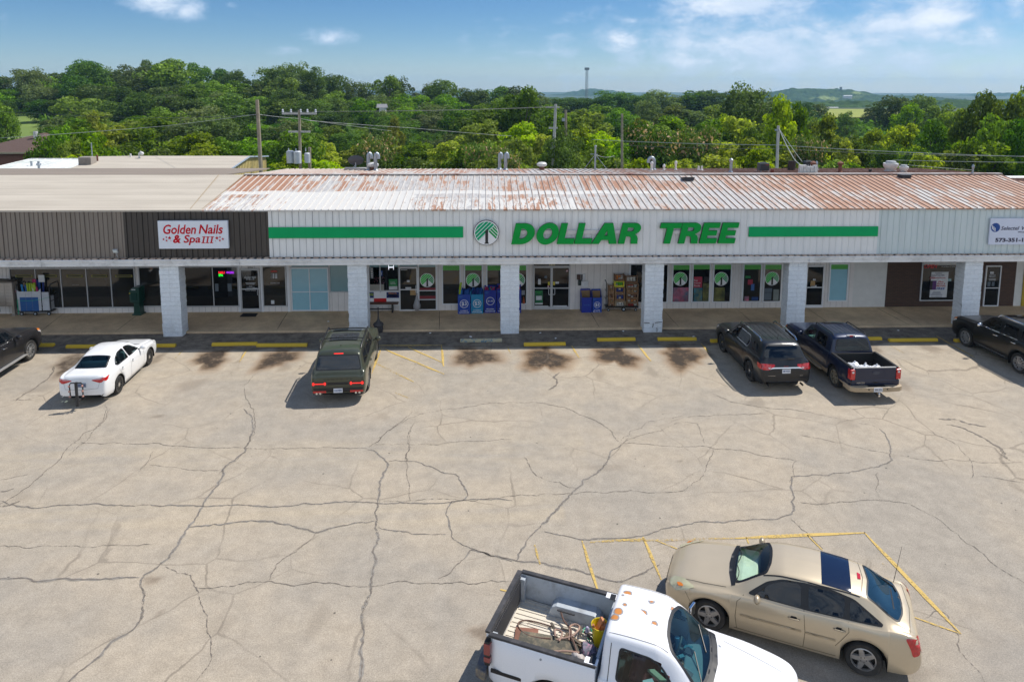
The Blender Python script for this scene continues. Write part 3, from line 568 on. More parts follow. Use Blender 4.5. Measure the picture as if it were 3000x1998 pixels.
def membrane(name, a, b):
 m, t = new_mat(name); P = nd(t, 'ShaderNodeTexCoord').outputs['Object']; s = nd(t, 'ShaderNodeSeparateXYZ', {0: P})
 n = nd(t, 'ShaderNodeTexNoise', {'Vector': nd(t, 'ShaderNodeMapping', {0: P, 3: (.3, 2.0, 1)}).outputs[0], 'Scale': .9, 'Detail': 7.0})
 c = nd(t, 'ShaderNodeMixRGB', {0: nd(t, 'ShaderNodeMapRange', {0: n.outputs[0], 1: .35, 2: .7}).outputs[0], 1: rgb(a), 2: rgb(b)}).outputs[0]
 ln = MATH('LESS_THAN', MATH('FRACT', MATH('DIVIDE', s.outputs[1], .93, tree=t), tree=t), .06, tree=t)
 c = nd(t, 'ShaderNodeMixRGB', {0: MATH('MULTIPLY', ln, .35, tree=t), 1: c, 2: (.2, .17, .13, 1)}).outputs[0]
 nd(t, 'ShaderNodeOutputMaterial', {0: nd(t, 'ShaderNodeBsdfPrincipled', {'Base Color': c, 'Roughness': .8}).outputs[0]}); return m
m_mem = membrane('tan_membrane', (.50, .45, .375), (.42, .375, .31)); m_mem2 = membrane('dull_membrane', (.26, .215, .17), (.22, .18, .145))
mb = MB(); slope(mb, XL, XT, YP-.08, ZF1+.055, YR, ZR+.02)
bpart(mb, 'roof', m_mem)['label'] = 'flat tan membrane roof'
mb = MB(); slope(mb, XL, gy(810, 503, 40).x-1, YR, ZR+.03, YB, ZB+.05); bpart(mb, 'roof', m_mem2)['label'] = 'dull brown rear membrane roof'
mb = MB(); mb.box(XT-.75, XT-.68, YP, YR, ZF1, ZF1+.01)
mb = MB();
for px0, px1 in ((555, 640), (590, 715)):
 a = gy(px0, 612, YP+.05); b = gy(px1, 520, YR-.1); a.z = ZF1+.075; b.z = ZR+.04
 mb.quad(a, a+Vector((.05, 0, 0)), b+Vector((.05, 0, 0)), b)
bpart(mb, 'membrane_seam', mat('seam_tape', (.36, .29, .2), .8))
# --- block pillars
PX = [(491, 549), (1025.5, 1083), (1465, 1522), (1886, 1941), (2309, 2361), (2830, 2884)]
def block_mat():
 m, t = new_mat('split_face_block'); P = nd(t, 'ShaderNodeTexCoord').outputs['Object']
 n = nd(t, 'ShaderNodeTexNoise', {'Vector': nd(t, 'ShaderNodeMapping', {0: P, 3: (1, 1, 2.2)}).outputs[0], 'Scale': 9.0, 'Detail': 7.0, 'Roughness': .7})
 c = nd(t, 'ShaderNodeMixRGB', {0: nd(t, 'ShaderNodeMapRange', {0: n.outputs[0], 1: .35, 2: .7}).outputs[0], 1: (.82, .87, .91, 1), 2: (.62, .68, .73, 1)}).outputs[0]
 zz = nd(t, 'ShaderNodeSeparateXYZ', {0: P}).outputs[2]; ng = nd(t, 'ShaderNodeTexNoise', {'Vector': P, 'Scale': 3.0, 'Detail': 8.0, 'Roughness': .75})
 gr = MATH('MULTIPLY', nd(t, 'ShaderNodeMapRange', {0: zz, 1: 0.0, 2: .7, 3: 1.0, 4: .22}).outputs[0], nd(t, 'ShaderNodeMapRange', {0: ng.outputs[0], 1: .45, 2: .68, 3: 0.0, 4: .6}).outputs[0], tree=t)
 c = nd(t, 'ShaderNodeMixRGB', {0: gr, 1: c, 2: (.36, .36, .35, 1)}).outputs[0]
 b = nd(t, 'ShaderNodeBump', {'Height': n.outputs[0], 'Strength': .8, 'Distance': .03})
 nd(t, 'ShaderNodeOutputMaterial', {0: nd(t, 'ShaderNodeBsdfPrincipled', {'Base Color': c, 'Roughness': .75, 'Normal': b.outputs[0]}).outputs[0]}); return m
m_blk = block_mat(); m_mor = mat('painted_mortar', (.50, .53, .56), .8)
for k, (a, b) in enumerate(PX):
 x0, x1 = gz(a, 976).x, gz(b, 976).x; w_ = .82; xc = (x0+x1)/2; x0, x1 = xc-w_/2, xc+w_/2
 y0, y1 = YP, YP+.62; mb = MB(); mb.box(x0+.012, x1-.012, y0+.012, y1-.012, 0, ZG0+.01, 1)
 rows = 16; h = (ZG0-.02)/rows; rn = random.Random(k)
 for r in range(rows):
  z0, z1 = r*h+.007, (r+1)*h-.007; j = lambda: rn.uniform(-.012, .012)
  xm = xc+(.0 if r % 2 else .0)
  cuts = [x0, xc, x1] if r % 2 == 0 else [x0, x0+.2, x1-.2, x1]
  if r % 2: cuts = [x0, x1-.38, x1] if k % 2 else [x0, x0+.4, x1]
  for q in range(len(cuts)-1):
   xa, xb = cuts[q]+(.003 if q else 0), cuts[q+1]-(.003 if q < len(cuts)-2 else 0)
   ja, jb = j(), j()
   vs = [(xa+(ja if q == 0 else 0), y0+j(), z0), (xb+(jb if q == len(cuts)-2 else 0), y0+j(), z0), (xb+(j() if q == len(cuts)-2 else 0), y1, z0), (xa+(j() if q == 0 else 0), y1, z0),
                  (xa+(ja if q == 0 else 0)+j()*.4, y0+j(), z1), (xb+(jb if q == len(cuts)-2 else 0)+j()*.4, y0+j(), z1), (xb+(j() if q == len(cuts)-2 else 0), y1, z1), (xa+(j() if q == 0 else 0), y1, z1)]
   mb.add(vs, [(0,3,2,1),(4,5,6,7),(0,1,5,4),(1,2,6,5),(2,3,7,6),(3,0,4,7)], 0)
 mb.box(x0-.005, x1+.005, y0-.01, y1, ZG0-.018, ZG0+.03, 2)
 if k == 3:  # broken bottom courses
  for (xa, za, xb, zb) in ((x0+.0, .46, x0+.25, .445), (x1-.33, .455, x1-.01, .49), (x1-.41, .43, x1-.43, .24), (x1-.24, .22, x1-.23, .03)):
   mb.tube([(xa, y0-.016, za), ((xa+xb)/2+.01, y0-.018, (za+zb)/2+.008), (xb, y0-.016, zb)], .014, 5, 3)
 o = bpart(mb, 'pillar', [m_blk, m_mor, mat('mouldy_cap', (.16, .15, .13), .9), mat('crack_black', (.03, .02, .018), .9)])
 if k == 3: o['label'] = 'white block pillar with cracked bottom courses'
mb = MB()
for k, u in ((0, 1480), (1, 1405), (2, 1340), (3, 1245), (4, 1125), (5, 912)):
 p = BX(k, u, 140, YW-1.2); x = p.x
 mb.box(x-.09, x+.09, YP+.15, YW, ZG0+.02, ZG0+.205)
bpart(mb, 'beam_end', mat('brown_timber', (.13, .055, .022), .7))
# --- glazing
m_al = mat('aluminium_frame', (.52, .53, .54), .4, var=.04); m_wf = mat('white_window_frame', (.78, .80, .82), .45, var=.03)
m_gl = glass_dark('shop_glass', (.022, .021, .019), 1.62, .015)
m_gld = glass_dark('shop_glass_black', (.006, .007, .009), 1.5, .015)
m_teal = mat('papered_teal', (.30, .56, .66), .25, var=.04, coat=.5)
m_teald = mat('papered_grey_teal', (.22, .37, .40), .25, var=.04, coat=.5)
def band_mat():
 m, t = new_mat('green_chevrons'); P = nd(t, 'ShaderNodeTexCoord').outputs['Object']; s = nd(t, 'ShaderNodeSeparateXYZ', {0: P}); x, y, z = s.outputs
 cell = MATH('MODULO', MATH('FLOOR', MATH('DIVIDE', MATH('ADD', x, 100, tree=t), .36, tree=t), tree=t), 2, tree=t)
 sg = MATH('MULTIPLY_ADD', cell, 2, -1, tree=t)
 f = MATH('FRACT', MATH('DIVIDE', MATH('ADD', MATH('ADD', x, 100, tree=t), MATH('MULTIPLY', z, sg, tree=t), tree=t), .075, tree=t), tree=t)
 c = nd(t, 'ShaderNodeMixRGB', {0: MATH('LESS_THAN', f, .35, tree=t), 1: (.13, .58, .08, 1), 2: (.005, .10, .03, 1)}).outputs[0]
 nd(t, 'ShaderNodeOutputMaterial', {0: nd(t, 'ShaderNodeBsdfPrincipled', {'Base Color': c, 'Roughness': .4}).outputs[0]}); return m
m_band = band_mat()
m_green = mat('logo_green', (.0, .30, .07), .6, spec=.2); m_lgreen = mat('logo_bright_green', (.05, .55, .07), .6, spec=.2); m_dgreen = mat('logo_deep_green', (.0, .30, .07), .6, spec=.2)
m_teal_g = mat('logo_sea_green', (.0, .36, .16), .6, spec=.2); m_white = mat('sign_white', (.80, .81, .82), .4, var=.02); m_black = mat('sign_black', (.012, .012, .014), .4); m_red = mat('sign_red', (.42, .008, .02), .4)
def clip(poly, a, b, c):
 """keep the part where a*x+b*y+c > 0"""
 out = []
 for i in range(len(poly)):
  p, q = poly[i], poly[(i+1) % len(poly)]; dp, dq = a*p[0]+b*p[1]+c, a*q[0]+b*q[1]+c
  if dp > 0: out.append(p)
  if dp*dq < 0: t_ = dp/(dp-dq); out.append((p[0]+(q[0]-p[0])*t_, p[1]+(q[1]-p[1])*t_))
 return out
def logo(name, cx, cz, r, Y, parent, ga, gb, dep=.01, rim=None):
 """round emblem: white disc, slanting green bars and a black figure one"""
 circ = [(cos(2*pi*k/40), sin(2*pi*k/40)) for k in range(40)]
 mb = MB(); mb.prism([(cx+p*r, cz+q*r) for p, q in circ], Y, Y-dep, 'Y', 0)
 if rim: mb.prism([(cx+p*r*1.04, cz+q*r*1.04) for p, q in circ], Y+.02, Y-dep*.6, 'Y', 3)
 small = [(p*.92, q*.92) for p, q in circ]; s2 = .7071; ax, az = .14, .12
 def stripes(poly, nx_, nz_, m, step, wd, off):
  for k in range(-12, 13):
   c0 = k*step+off
   q = clip(clip(poly, nx_, nz_, -(c0)), -nx_, -nz_, c0+wd)
   if len(q) > 2: mb.prism([(cx+a*r, cz+b*r) for a, b in q], Y-dep, Y-dep-.005, 'Y', m)
 A = clip(small, -1, 1, (ax-az)+.03)                # above the rising diagonal
 stripes(A, -s2, s2, 1, .235, .185, .03)
 B = clip(clip(small, 1, -1, -(ax-az)-.05), 1, 1, -(ax+az)+.0)
 stripes(B, s2, s2, 2, .20, .14, .20)
 one = [(-.08, .16), (.04, .30), (.14, .32), (.14, -.80), (.20, -.84), (.20, -.90), (-.16, -.90), (-.16, -.84), (-.09, -.80), (-.09, .08), (-.18, .04), (-.18, .0)]
 mb.prism([(cx+a*r, cz+b*r) for a, b in one], Y-dep-.002, Y-dep-.009, 'Y', 3)
 return mb.build(name, [m_white, ga, gb, m_black], parent)
def bempty(name, x, z, label=None):
 e = bpy.data.objects.new(name, None); link(e, bld); e.location = (x-4, 0, z)
 if label: e['label'] = label
 return e
def unit(k, rect, frame=m_wf, pane=None, fw=.06, fd=.07, cols=None, rows=None, name='window', Y=YW, label=None, band=False, lg=False, bottom=None):
 """window or door: frame with a pane; rect in enlarged-photo pixels u0,v0,u1,v1; cols/rows = positions of bars in the same units"""
 u0, v0, u1, v1 = rect; vm, um = (v0+v1)/2, (u0+u1)/2
 x0, x1 = BX(k, u0, vm).x, BX(k, u1, vm).x; z0, z1 = BX(k, um, v1).z, BX(k, um, v0).z
 z0 = max(z0, .105)
 mb = MB(); ya, yb = Y-fd, Y-.002
 f2 = bottom or fw
 mb.box(x0, x0+fw, ya, yb, z0, z1); mb.box(x1-fw, x1, ya, yb, z0, z1); mb.box(x0+fw, x1-fw, ya+.003, yb, z1-fw, z1); mb.box(x0+fw, x1-fw, ya+.003, yb, z0, z0+f2)
 for c in cols or []: x = BX(k, c, vm).x; mb.box(x-fw*.4, x+fw*.4, ya+.006, yb, z0+f2, z1-fw)
 for r in rows or []: z = BX(k, um, r).z; mb.box(x0+fw, x1-fw, ya+.009, yb, z-fw*.35, z+fw*.35)
 fr = local(mb.build(name, frame, bld));
 if label: fr['label'] = label
 mb = MB(); mb.box(x0+fw*.5, x1-fw*.5, Y-fd*.45, Y-.004, z0+f2*.5, z1-fw*.5)
 pn = mb.build('pane', pane or m_gl, fr)
 yp = Y-fd*.45-.003
 if band:
  mb = MB(); mb.box(x0+fw, x1-fw, yp-.004, yp, z1-fw-.24, z1-fw); mb.build('chevron_decal', m_band, fr)
 if lg:
  cu, cv, rr = lg; c = BX(k, cu, cv); r_ = abs(BX(k, cu+rr, cv).x-c.x); logo('round_decal', c.x, c.z, r_, yp, fr, m_lgreen, m_dgreen, .004)
 return fr, (x0, x1, z0, z1, yp)
def plate(fr, k, rect, m, name='poster', Y=None, th=.006):
 u0, v0, u1, v1 = rect; Y = Y or YW-.05
 x0, x1 = BX(k, u0, v1).x, BX(k, u1, v1).x; z0, z1 = BX(k, u0, v1).z, BX(k, u0, v0).z
 mb = MB(); mb.box(x0, x1, Y-th, Y, z0, z1); return mb.build(name, m, fr), (x0, x1, z0, z1)
def ktext(fr, k, rect, s, m, name='lettering', Y=None, **kw):
 u0, v0, u1, v1 = rect; Y = Y or YW-.06
 a, b = BX(k, u0, v1), BX(k, u1, v0)
 return text(name, s, b.x-a.x, (a.x+b.x)/2, (a.z+b.z)/2, Y, m, fr, height=b.z-a.z, depth=.006, **kw)
fr, q = unit(0, (152, 208, 1880, 765), m_al, cols=[510, 858, 1210, 1545], label='wide shop window with five panes', fw=.05)
m_yel = mat('yellow_decal', (.22, .20, .03), .5); m_paper = mat('paper_white', (.62, .64, .66), .7)
for a, b in ((225, 460), (565, 795), (930, 1150), (1270, 1490), (1600, 1835)):
 plate(fr, 0, (a, 306, b, 338), m_yel, 'window_decal'); plate(fr, 0, (a+16, 314, b-18, 330), m_black, 'decal_stripe', Y=YW-.058, th=.003)
plate(fr, 0, (1005, 440, 1100, 441), m_al, 'window_decal')
fr, q = unit(0, (1925, 192, 2290, 745), m_al, label='single pane window left of the first pillar', fw=.05)
fr, q = unit(1, (150, 188, 945, 745), m_al, cols=[592], pane=m_gld, label='nail salon window with neon lettering', fw=.05)
def neon(name, col, st): return mat(name, col, .5, emit=(col, st))
n_red = neon('neon_red', (1, .02, .03), 1.2); n_vio = neon('neon_violet', (.45, .03, .9), 1.0); n_grn = neon('neon_green', (.02, 1, .05), 1.3)
ktext(fr, 1, (668, 256, 752, 288), 'NAILS', n_red, bold=.02); ktext(fr, 1, (770, 256, 878, 288), '-WAXING', n_vio, bold=.02); ktext(fr, 1, (668, 292, 728, 326), 'SPA', n_grn, bold=.02)
m_dim = mat('dim_paper', (.12, .15, .18), .7)
plate(fr, 1, (620, 425, 668, 530), m_dim); plate(fr, 1, (795, 425, 850, 530), m_dim)
fr, q = unit(1, (965, 222, 1240, 812), m_al, pane=m_gld, name='door', label='glass door of the nail salon with white lettering', fw=.075, bottom=.16, rows=[500])
for r, s_ in (((1025, 322, 1182, 352), 'Golden Nails'), ((1048, 354, 1160, 378), '& Spa III')): ktext(fr, 1, r, s_, m_paper, shear=.25, bold=.015)
for v, a_, b_ in ((414, 1038, 1175), (430, 1050, 1162), (460, 1085, 1130), (475, 1052, 1165)): plate(fr, 1, (a_, v, b_, v+6), m_paper, 'small_print')
ktext(fr, 1, (1035, 511, 1180, 526), 'Walk-Ins Welcome', m_paper); plate(fr, 1, (1138, 486, 1205, 508), m_paper)
p = BX(1, 1213, 540); mb = MB(); mb.tube([(p.x, YW-.12, p.z+.12), (p.x, YW-.16, p.z+.10), (p.x, YW-.16, p.z-.10), (p.x, YW-.12, p.z-.12)], .014, 6); mb.build('handle', m_al, fr)
fr, q = unit(1, (1270, 178, 1603, 742), m_al, label='nail salon window with opening hours beside the door', fw=.05)
ktext(fr, 1, (1388, 245, 1472, 270), 'OPEN', mat('sign_red_lit', (.75, .06, .04), .5), bold=.03)
for i in range(7): ktext(fr, 1, (1388, 286+i*10, 1402, 292+i*10), 'MTWTFSS'[i], m_paper); plate(fr, 1, (1412, 286+i*10, 1436, 294+i*10), m_paper, 'hours_card'); plate(fr, 1, (1448, 286+i*10, 1474, 294+i*10), m_paper, 'hours_card')
ktext(fr, 1, (1384, 408, 1508, 428), '573-996-7179', m_paper); plate(fr, 1, (1392, 655, 1436, 705), m_paper)
ktext(bld, 1, (1066, 194, 1140, 214), '405A', m_black, name='house_number').matrix_parent_inverse = Matrix.Translation((-4, -YW, 0))
mb = MB()
for u in (948, 1262, 1625):
 x = BX(1, u, 500).x; mb.box(x-.05, x+.05, YW-.04, YW, .1, ZW-.25)
bpart(mb, 'door_trim', m_wf)
fr, q = unit(1, (1665, 205, 2185, 800), m_wf, pane=m_teal, cols=[1922], rows=[540], name='door', label='papered-over teal glass double door', fw=.05)
unit(1, (1665, 140, 2185, 205), m_al, pane=m_teald, label='transom above the papered door', fw=.03)
unit(1, (2190, 140, 2900, 545), m_al, pane=m_teald, label='papered window left of the second pillar', fw=.05)
fr, q = unit(2, (380, 140, 800, 530), m_al, pane=m_gld, label='corner window with merchandise and notices', fw=.045)
plate(fr, 2, (390, 142, 780, 200), m_teald, 'blind'); pg = mat('poster_green', (.02, .22, .06), .5)
plate(fr, 2, (660, 365, 776, 462), pg); plate(fr, 2, (660, 462, 776, 508), m_paper)
ktext(fr, 2, (676, 400, 740, 414), "WE'RE", m_paper); ktext(fr, 2, (676, 418, 755, 434), 'HIRING!', m_paper)
plate(fr, 2, (410, 190, 442, 356), m_paper)
for v in range(200, 345, 24): plate(fr, 2, (416, v, 436, v+14), m_black, 'poster_mark', Y=YW-.058, th=.003)
plate(fr, 2, (398, 436, 592, 520), mat('beige_box', (.30, .29, .25), .7))
mb = MB(); rn = random.Random(4)
for i in range(46):
 c = BX(2, rn.uniform(455, 600), rn.uniform(330, 432)); mb.cbox((c.x, YW-.05, c.z), (.02, .012, .02))
mb.build('tinsel', mat('tinsel_pink', (.35, .15, .22), .3, metal=.5), fr)
plate(fr, 2, (525, 250, 570, 318), mat('sky_blue_tag', (.03, .10, .35), .5)); ktext(fr, 2, (532, 270, 562, 305), '13', m_paper)
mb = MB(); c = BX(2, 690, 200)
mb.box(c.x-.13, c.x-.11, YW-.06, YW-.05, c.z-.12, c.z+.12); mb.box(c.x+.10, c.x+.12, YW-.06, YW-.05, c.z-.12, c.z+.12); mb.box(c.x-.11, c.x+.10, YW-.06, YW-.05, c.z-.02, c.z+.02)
mb.build('lamp_reflection', mat('tube_glint', (.9, .92, 1), .5, emit=((.9, .92, 1), 1.0)), fr)  # glowing bars on the pane paint in the reflection of a lamp
fr2, q = unit(2, (798, 200, 1058, 800), m_wf, name='door', label='glass side door with brown paper notice', fw=.06, rows=[508])
plate(fr2, 2, (952, 497, 1030, 584), mat('kraft_notice', (.42, .27, .11), .7)); plate(fr2, 2, (906, 378, 944, 404), m_paper); plate(fr2, 2, (886, 474, 966, 498), m_paper); plate(fr2, 2, (820, 232, 910, 240), m_paper)
p = BX(2, 1034, 500); mb = MB(); mb.tube([(p.x, YW-.10, p.z+.2), (p.x, YW-.16, p.z+.17), (p.x, YW-.16, p.z-.13), (p.x, YW-.10, p.z-.16)], .014, 6); mb.build('handle', m_wf, fr2)
unit(2, (798, 140, 1058, 196), m_al, pane=m_teald, label='transom above the side door', fw=.03)
fr, q = unit(2, (1062, 140, 1318, 792), m_wf, rows=[522], label='tall window with round green emblem beside side door', fw=.05, lg=(1184, 380, 98))
plate(fr, 2, (1070, 142, 1308, 198), m_teald, 'blind')
for v0, v1 in ((485, 515), (595, 635)): plate(fr, 2, (1072, v0, 1306, v1), mat('shelf_red', (.22, .02, .03), .5), 'shelf_front')
plate(fr, 2, (1072, 640, 1306, 650), m_wf, 'shelf_front')
for u0, u1, lg in ((1388, 1648, None), (1694, 1954, (1817, 378, 98)), (2000, 2260, None)):
 unit(2, (u0, 160, u1, 715), m_wf, band=True, lg=lg, label='tall window with green chevron band behind the noodle bins' if lg else None, fw=.055)
fr, q = unit(3, (-60, 160, 210, 712), m_wf, band=True, lg=(82, 378, 98), label='tall window with green chevron band left of the entrance', fw=.055)
plate(fr, 3, (132, 518, 176, 580), mat('poster_grey', (.3, .33, .36), .6))
mb = MB(); c = BX(3, 160, 650); mb.lathe([(.055, -.16), (.012, .17)], 10, (c.x, YW-.07, c.z)); mb.build('traffic_cone', mat('cone_orange', (.55, .10, .02), .5), fr)
fr, q = unit(3, (290, 190, 800, 778), m_al, pane=m_gld, name='door', label='main glass double door with closed handles', cols=[543], rows=[488], fw=.07, bottom=.14)
tr, _ = unit(3, (290, 118, 803, 188), m_al, pane=m_gld, label='transom with green band and street number over the entrance', fw=.03)
o, (x0, x1, z0, z1) = plate(tr, 3, (300, 120, 795, 146), m_band, 'chevron_decal')
ktext(tr, 3, (510, 156, 592, 182), '1405', mat('gold_number', (.62, .55, .30), .5), shear=.2, bold=.01)
x = BX(3, 543, 500).x; mb = MB(); mb.box(x-.055, x+.055, YW-.085, YW-.02, .12, BX(3, 543, 195).z); mb.build('meeting_stile', m_al, fr)
for u in (516, 572):
 p = BX(3, u, 526); mb = MB(); sg = -1 if u < 543 else 1
 mb.tube([(p.x-sg*.05, YW-.10, p.z+.16), (p.x+sg*.03, YW-.15, p.z+.16), (p.x+sg*.05, YW-.16, p.z+.12), (p.x+sg*.05, YW-.16, p.z-.12), (p.x+sg*.03, YW-.15, p.z-.16), (p.x-sg*.05, YW-.10, p.z-.16)], .013, 6); mb.build('handle', m_wf, fr)
plate(fr, 3, (318, 518, 424, 712), mat('poster_deep_green', (.01, .13, .05), .5)); plate(fr, 3, (330, 594, 410, 650), m_paper, Y=YW-.058); ktext(fr, 3, (325, 530, 415, 545), 'DOLLAR', m_lgreen, Y=YW-.062); ktext(fr, 3, (345, 548, 395, 560), 'TREE', m_lgreen, Y=YW-.062)
plate(fr, 3, (318, 692, 424, 712), m_paper, Y=YW-.058); plate(fr, 3, (358, 362, 396, 438), m_paper); m_yy = mat('notice_yellow', (.62, .52, .05), .5)
plate(fr, 3, (494, 400, 522, 448), m_yy); plate(fr, 3, (562, 400, 592, 448), m_yy); plate(fr, 3, (598, 400, 644, 426), m_paper)
for u, v in ((500, 464), (757, 248)):
 c = BX(3, u, v); mb = MB(); mb.lathe([(.05, 0), (.05, .004)], 16, (c.x, YW-.062, c.z), 'Y'); mb.lathe([(.035, 0), (.035, .004)], 16, (c.x, YW-.067, c.z), 'Y', 1); mb.build('round_sticker', [mat('sticker_red', (.5, .05, .06), .5), m_paper], fr)
plate(fr, 3, (448, 318, 482, 350), m_dim); plate(fr, 3, (312, 732, 500, 745), m_wf, 'kick_plate'); plate(fr, 3, (566, 728, 756, 741), m_wf, 'kick_plate')
for k, u, w_ in ((3, 262, .07), (3, 822, .07), (2, 1345, .08), (1, 1640, .06), (0, 95, .05), (4, 700, .05), (4, 775, .05), (3, 1020, .03), (3, 1250, .03)):
 x = BX(k, u, 500).x; mb = MB(); mb.box(x-w_, x+w_, YW-.03, YW, .1, ZW-.01); bpart(mb, 'wall_board', m_side)
e, (x0, x1, z0, z1) = plate(bld, 3, (890, 296, 1008, 370), m_paper, 'notice_box', Y=YW-.005, th=.05); local(e)
o, _ = plate(bld, 3, (892, 298, 944, 368), mat('dark_brown_box', (.07, .035, .025), .5), 'notice_box', Y=YW-.05, th=.06); local(o)
o, _ = plate(bld, 3, (950, 300, 972, 366), mat('dark_slot', (.05, .04, .045), .5), 'notice_box', Y=YW-.056, th=.01); local(o)
o, _ = plate(bld, 3, (910, 374, 966, 448), mat('dark_green_box', (.02, .04, .035), .5), 'notice_box', Y=YW-.005, th=.08); local(o)
m_flam = mat('poster_pink', (.40, .10, .16), .6, var=.7, scale=2.5, dirt=(.03, .16, .22), dscale=1.4, damt=1.0)
m_rbw = mat('poster_teal', (.02, .14, .20), .6, var=.6, scale=2.2, dirt=(.25, .22, .05), dscale=1.6, damt=1.0)
m_sun = mat('poster_olive', (.12, .12, .03), .6, var=.9, scale=3, dirt=(.03, .05, .03), dscale=2.5, damt=1.0)
m_redp = mat('poster_crimson', (.40, .03, .06), .5)
fr, q = unit(3, (1612, 145, 1900, 700), m_wf, band=False, pane=m_gld, label='tall dark window behind the bread cart', fw=.07)
unit(3, (2060, 155, 2150, 690), m_wf, pane=m_gld, label='tall window just right of the cracked pillar', fw=.05)
fr, q = unit(3, (2203, 155, 2452, 690), m_wf, band=True, pane=m_gld, lg=(2320, 362, 96), label='window with emblem and pink poster', fw=.05)
plate(fr, 3, (2215, 480, 2440, 675), m_flam)
fr, q = unit(4, (125, 150, 376, 685), m_wf, band=True, pane=m_gld, label='window with red poster reading fun indoor finds', fw=.05)
plate(fr, 4, (148, 332, 260, 480), m_redp); plate(fr, 4, (146, 485, 262, 668), m_rbw); plate(fr, 4, (268, 420, 355, 668), m_sun); plate(fr, 4, (290, 332, 354, 400), m_black);
for v, s_ in ((368, 'Fun'), (402, 'Indoor'), (440, 'Finds')): ktext(fr, 4, (152, v, 152+16*len(s_), v+24), s_, m_paper, Y=YW-.064)
fr, q = unit(4, (412, 150, 668, 685), m_wf, band=True, lg=(529, 362, 96), pane=m_gld, label='window with emblem and olive poster', fw=.05)
plate(fr, 4, (425, 480, 570, 665), m_sun)
fr, q = unit(4, (822, 150, 1080, 680), m_wf, band=True, pane=m_gl, label='window with hanging red and blue decoration', fw=.05)
plate(fr, 4, (892, 370, 960, 440), m_redp); plate(fr, 4, (935, 430, 980, 520), mat('flag_blue', (.05, .15, .4), .6)); plate(fr, 4, (860, 320, 930, 350), pg); plate(fr, 4, (845, 600, 905, 662), m_flam); plate(fr, 4, (945, 610, 1035, 655), mat('deep_blue_box', (.01, .05, .2), .6))
fr, q = unit(4, (1108, 150, 1362, 680), m_wf, band=True, pane=m_gl, lg=(1230, 358, 96), label='window with emblem and stacked grey boxes', fw=.05)
plate(fr, 4, (1125, 490, 1225, 545), m_dim, 'grey_box'); plate(fr, 4, (1118, 550, 1215, 650), m_dim, 'grey_box'); plate(fr, 4, (1240, 505, 1315, 655), mat('pale_box', (.22, .25, .23), .7), 'grey_box')
fr, q = unit(4, (1690, 178, 1938, 755), m_wf, pane=m_gld, name='door', label='single glass door right of the fifth pillar', fw=.06, rows=[478], bottom=.14)
plate(fr, 4, (1755, 388, 1816, 462), mat('kraft_notice', (.42, .27, .11), .7)); plate(fr, 4, (1790, 360, 1828, 382), m_paper); plate(fr, 4, (1765, 448, 1840, 470), m_paper)
unit(4, (2010, 145, 2278, 672), m_wf, band=True, pane=m_teal, label='papered pale teal window with green chevron band', fw=.06)
fr, q = unit(5, (928, 138, 1500, 660), m_wf, pane=m_gld, label='phone shop window with big white offer poster', fw=.035)
plate(fr, 5, (1040, 265, 1275, 615), m_paper); Yt = YW-.062
ktext(fr, 5, (1120, 276, 1210, 290), 'Selectel Wireless', mat('sign_navy', (.02, .03, .12), .5), Y=Yt); ktext(fr, 5, (1070, 300, 1250, 320), 'Limited Time Offer', MATS['sign_navy'], Y=Yt)
plate(fr, 5, (1045, 334, 1110, 358), m_red, Y=YW-.058); ktext(fr, 5, (1050, 338, 1106, 354), 'FREE', m_paper, Y=YW-.066); ktext(fr, 5, (1114, 338, 1262, 354), 'SMARTPHONE', m_red, Y=Yt)
plate(fr, 5, (1042, 385, 1128, 508), mat('phone_violet', (.09, .02, .16), .4), Y=YW-.058); plate(fr, 5, (1042, 385, 1075, 508), m_black, Y=YW-.064)
for r, s_, mm in (((1160, 388, 1235, 410), 'Plus', m_red), ((1145, 416, 1255, 438), 'First 2', m_red), ((1135, 444, 1262, 466), 'Months', m_red), ((1135, 478, 1255, 508), 'FREE', mat('sign_blue', (.01, .06, .3), .5))): ktext(fr, 5, r, s_, mm, Y=Yt, shear=.15, bold=.02)
for v, a_, b_ in ((540, 1085, 1190), (556, 1075, 1195), (573, 1055, 1215), (600, 1060, 1210)): plate(fr, 5, (a_, v, b_, v+6), MATS['sign_navy'], 'small_print', Y=Yt)
plate(fr, 5, (962, 142, 1410, 172), mat('silver_strip', (.40, .42, .42), .4)); ktext(fr, 5, (965, 160, 1150, 215), 'OPEN', mat('open_red', (.6, .03, .04), .4), shear=.25, bold=.02, Y=Yt); ktext(fr, 5, (1200, 182, 1392, 198), 'We Fix Phones & Tablets', m_paper, Y=Yt)
plate(fr, 5, (1292, 358, 1340, 392), m_teald)
fr, q = unit(5, (1800, 178, 2012, 742), m_wf, pane=m_gld, name='door', label='phone shop glass door with white stickers', fw=.05, rows=[486])
for v, s_ in ((300, 'Selectel'), (322, 'Wireless')): ktext(fr, 5, (1862, v, 1950, v+18), s_, m_paper)
plate(fr, 5, (1875, 262, 1925, 292), m_paper);
for v in (360, 376): plate(fr, 5, (1858, v, 1955, v+6), m_paper, 'small_print')
plate(fr, 5, (1838, 402, 1878, 462), m_dim); plate(fr, 5, (1896, 402, 1934, 458), m_dim)
mb = MB(); x = BX(5, 2330, 500).x; mb.box(x, x+.6, YW-.05, YW, .1, ZW-.3); bpart(mb, 'yellow_panel', mat('yellow_panel', (.45, .32, .02), .5))
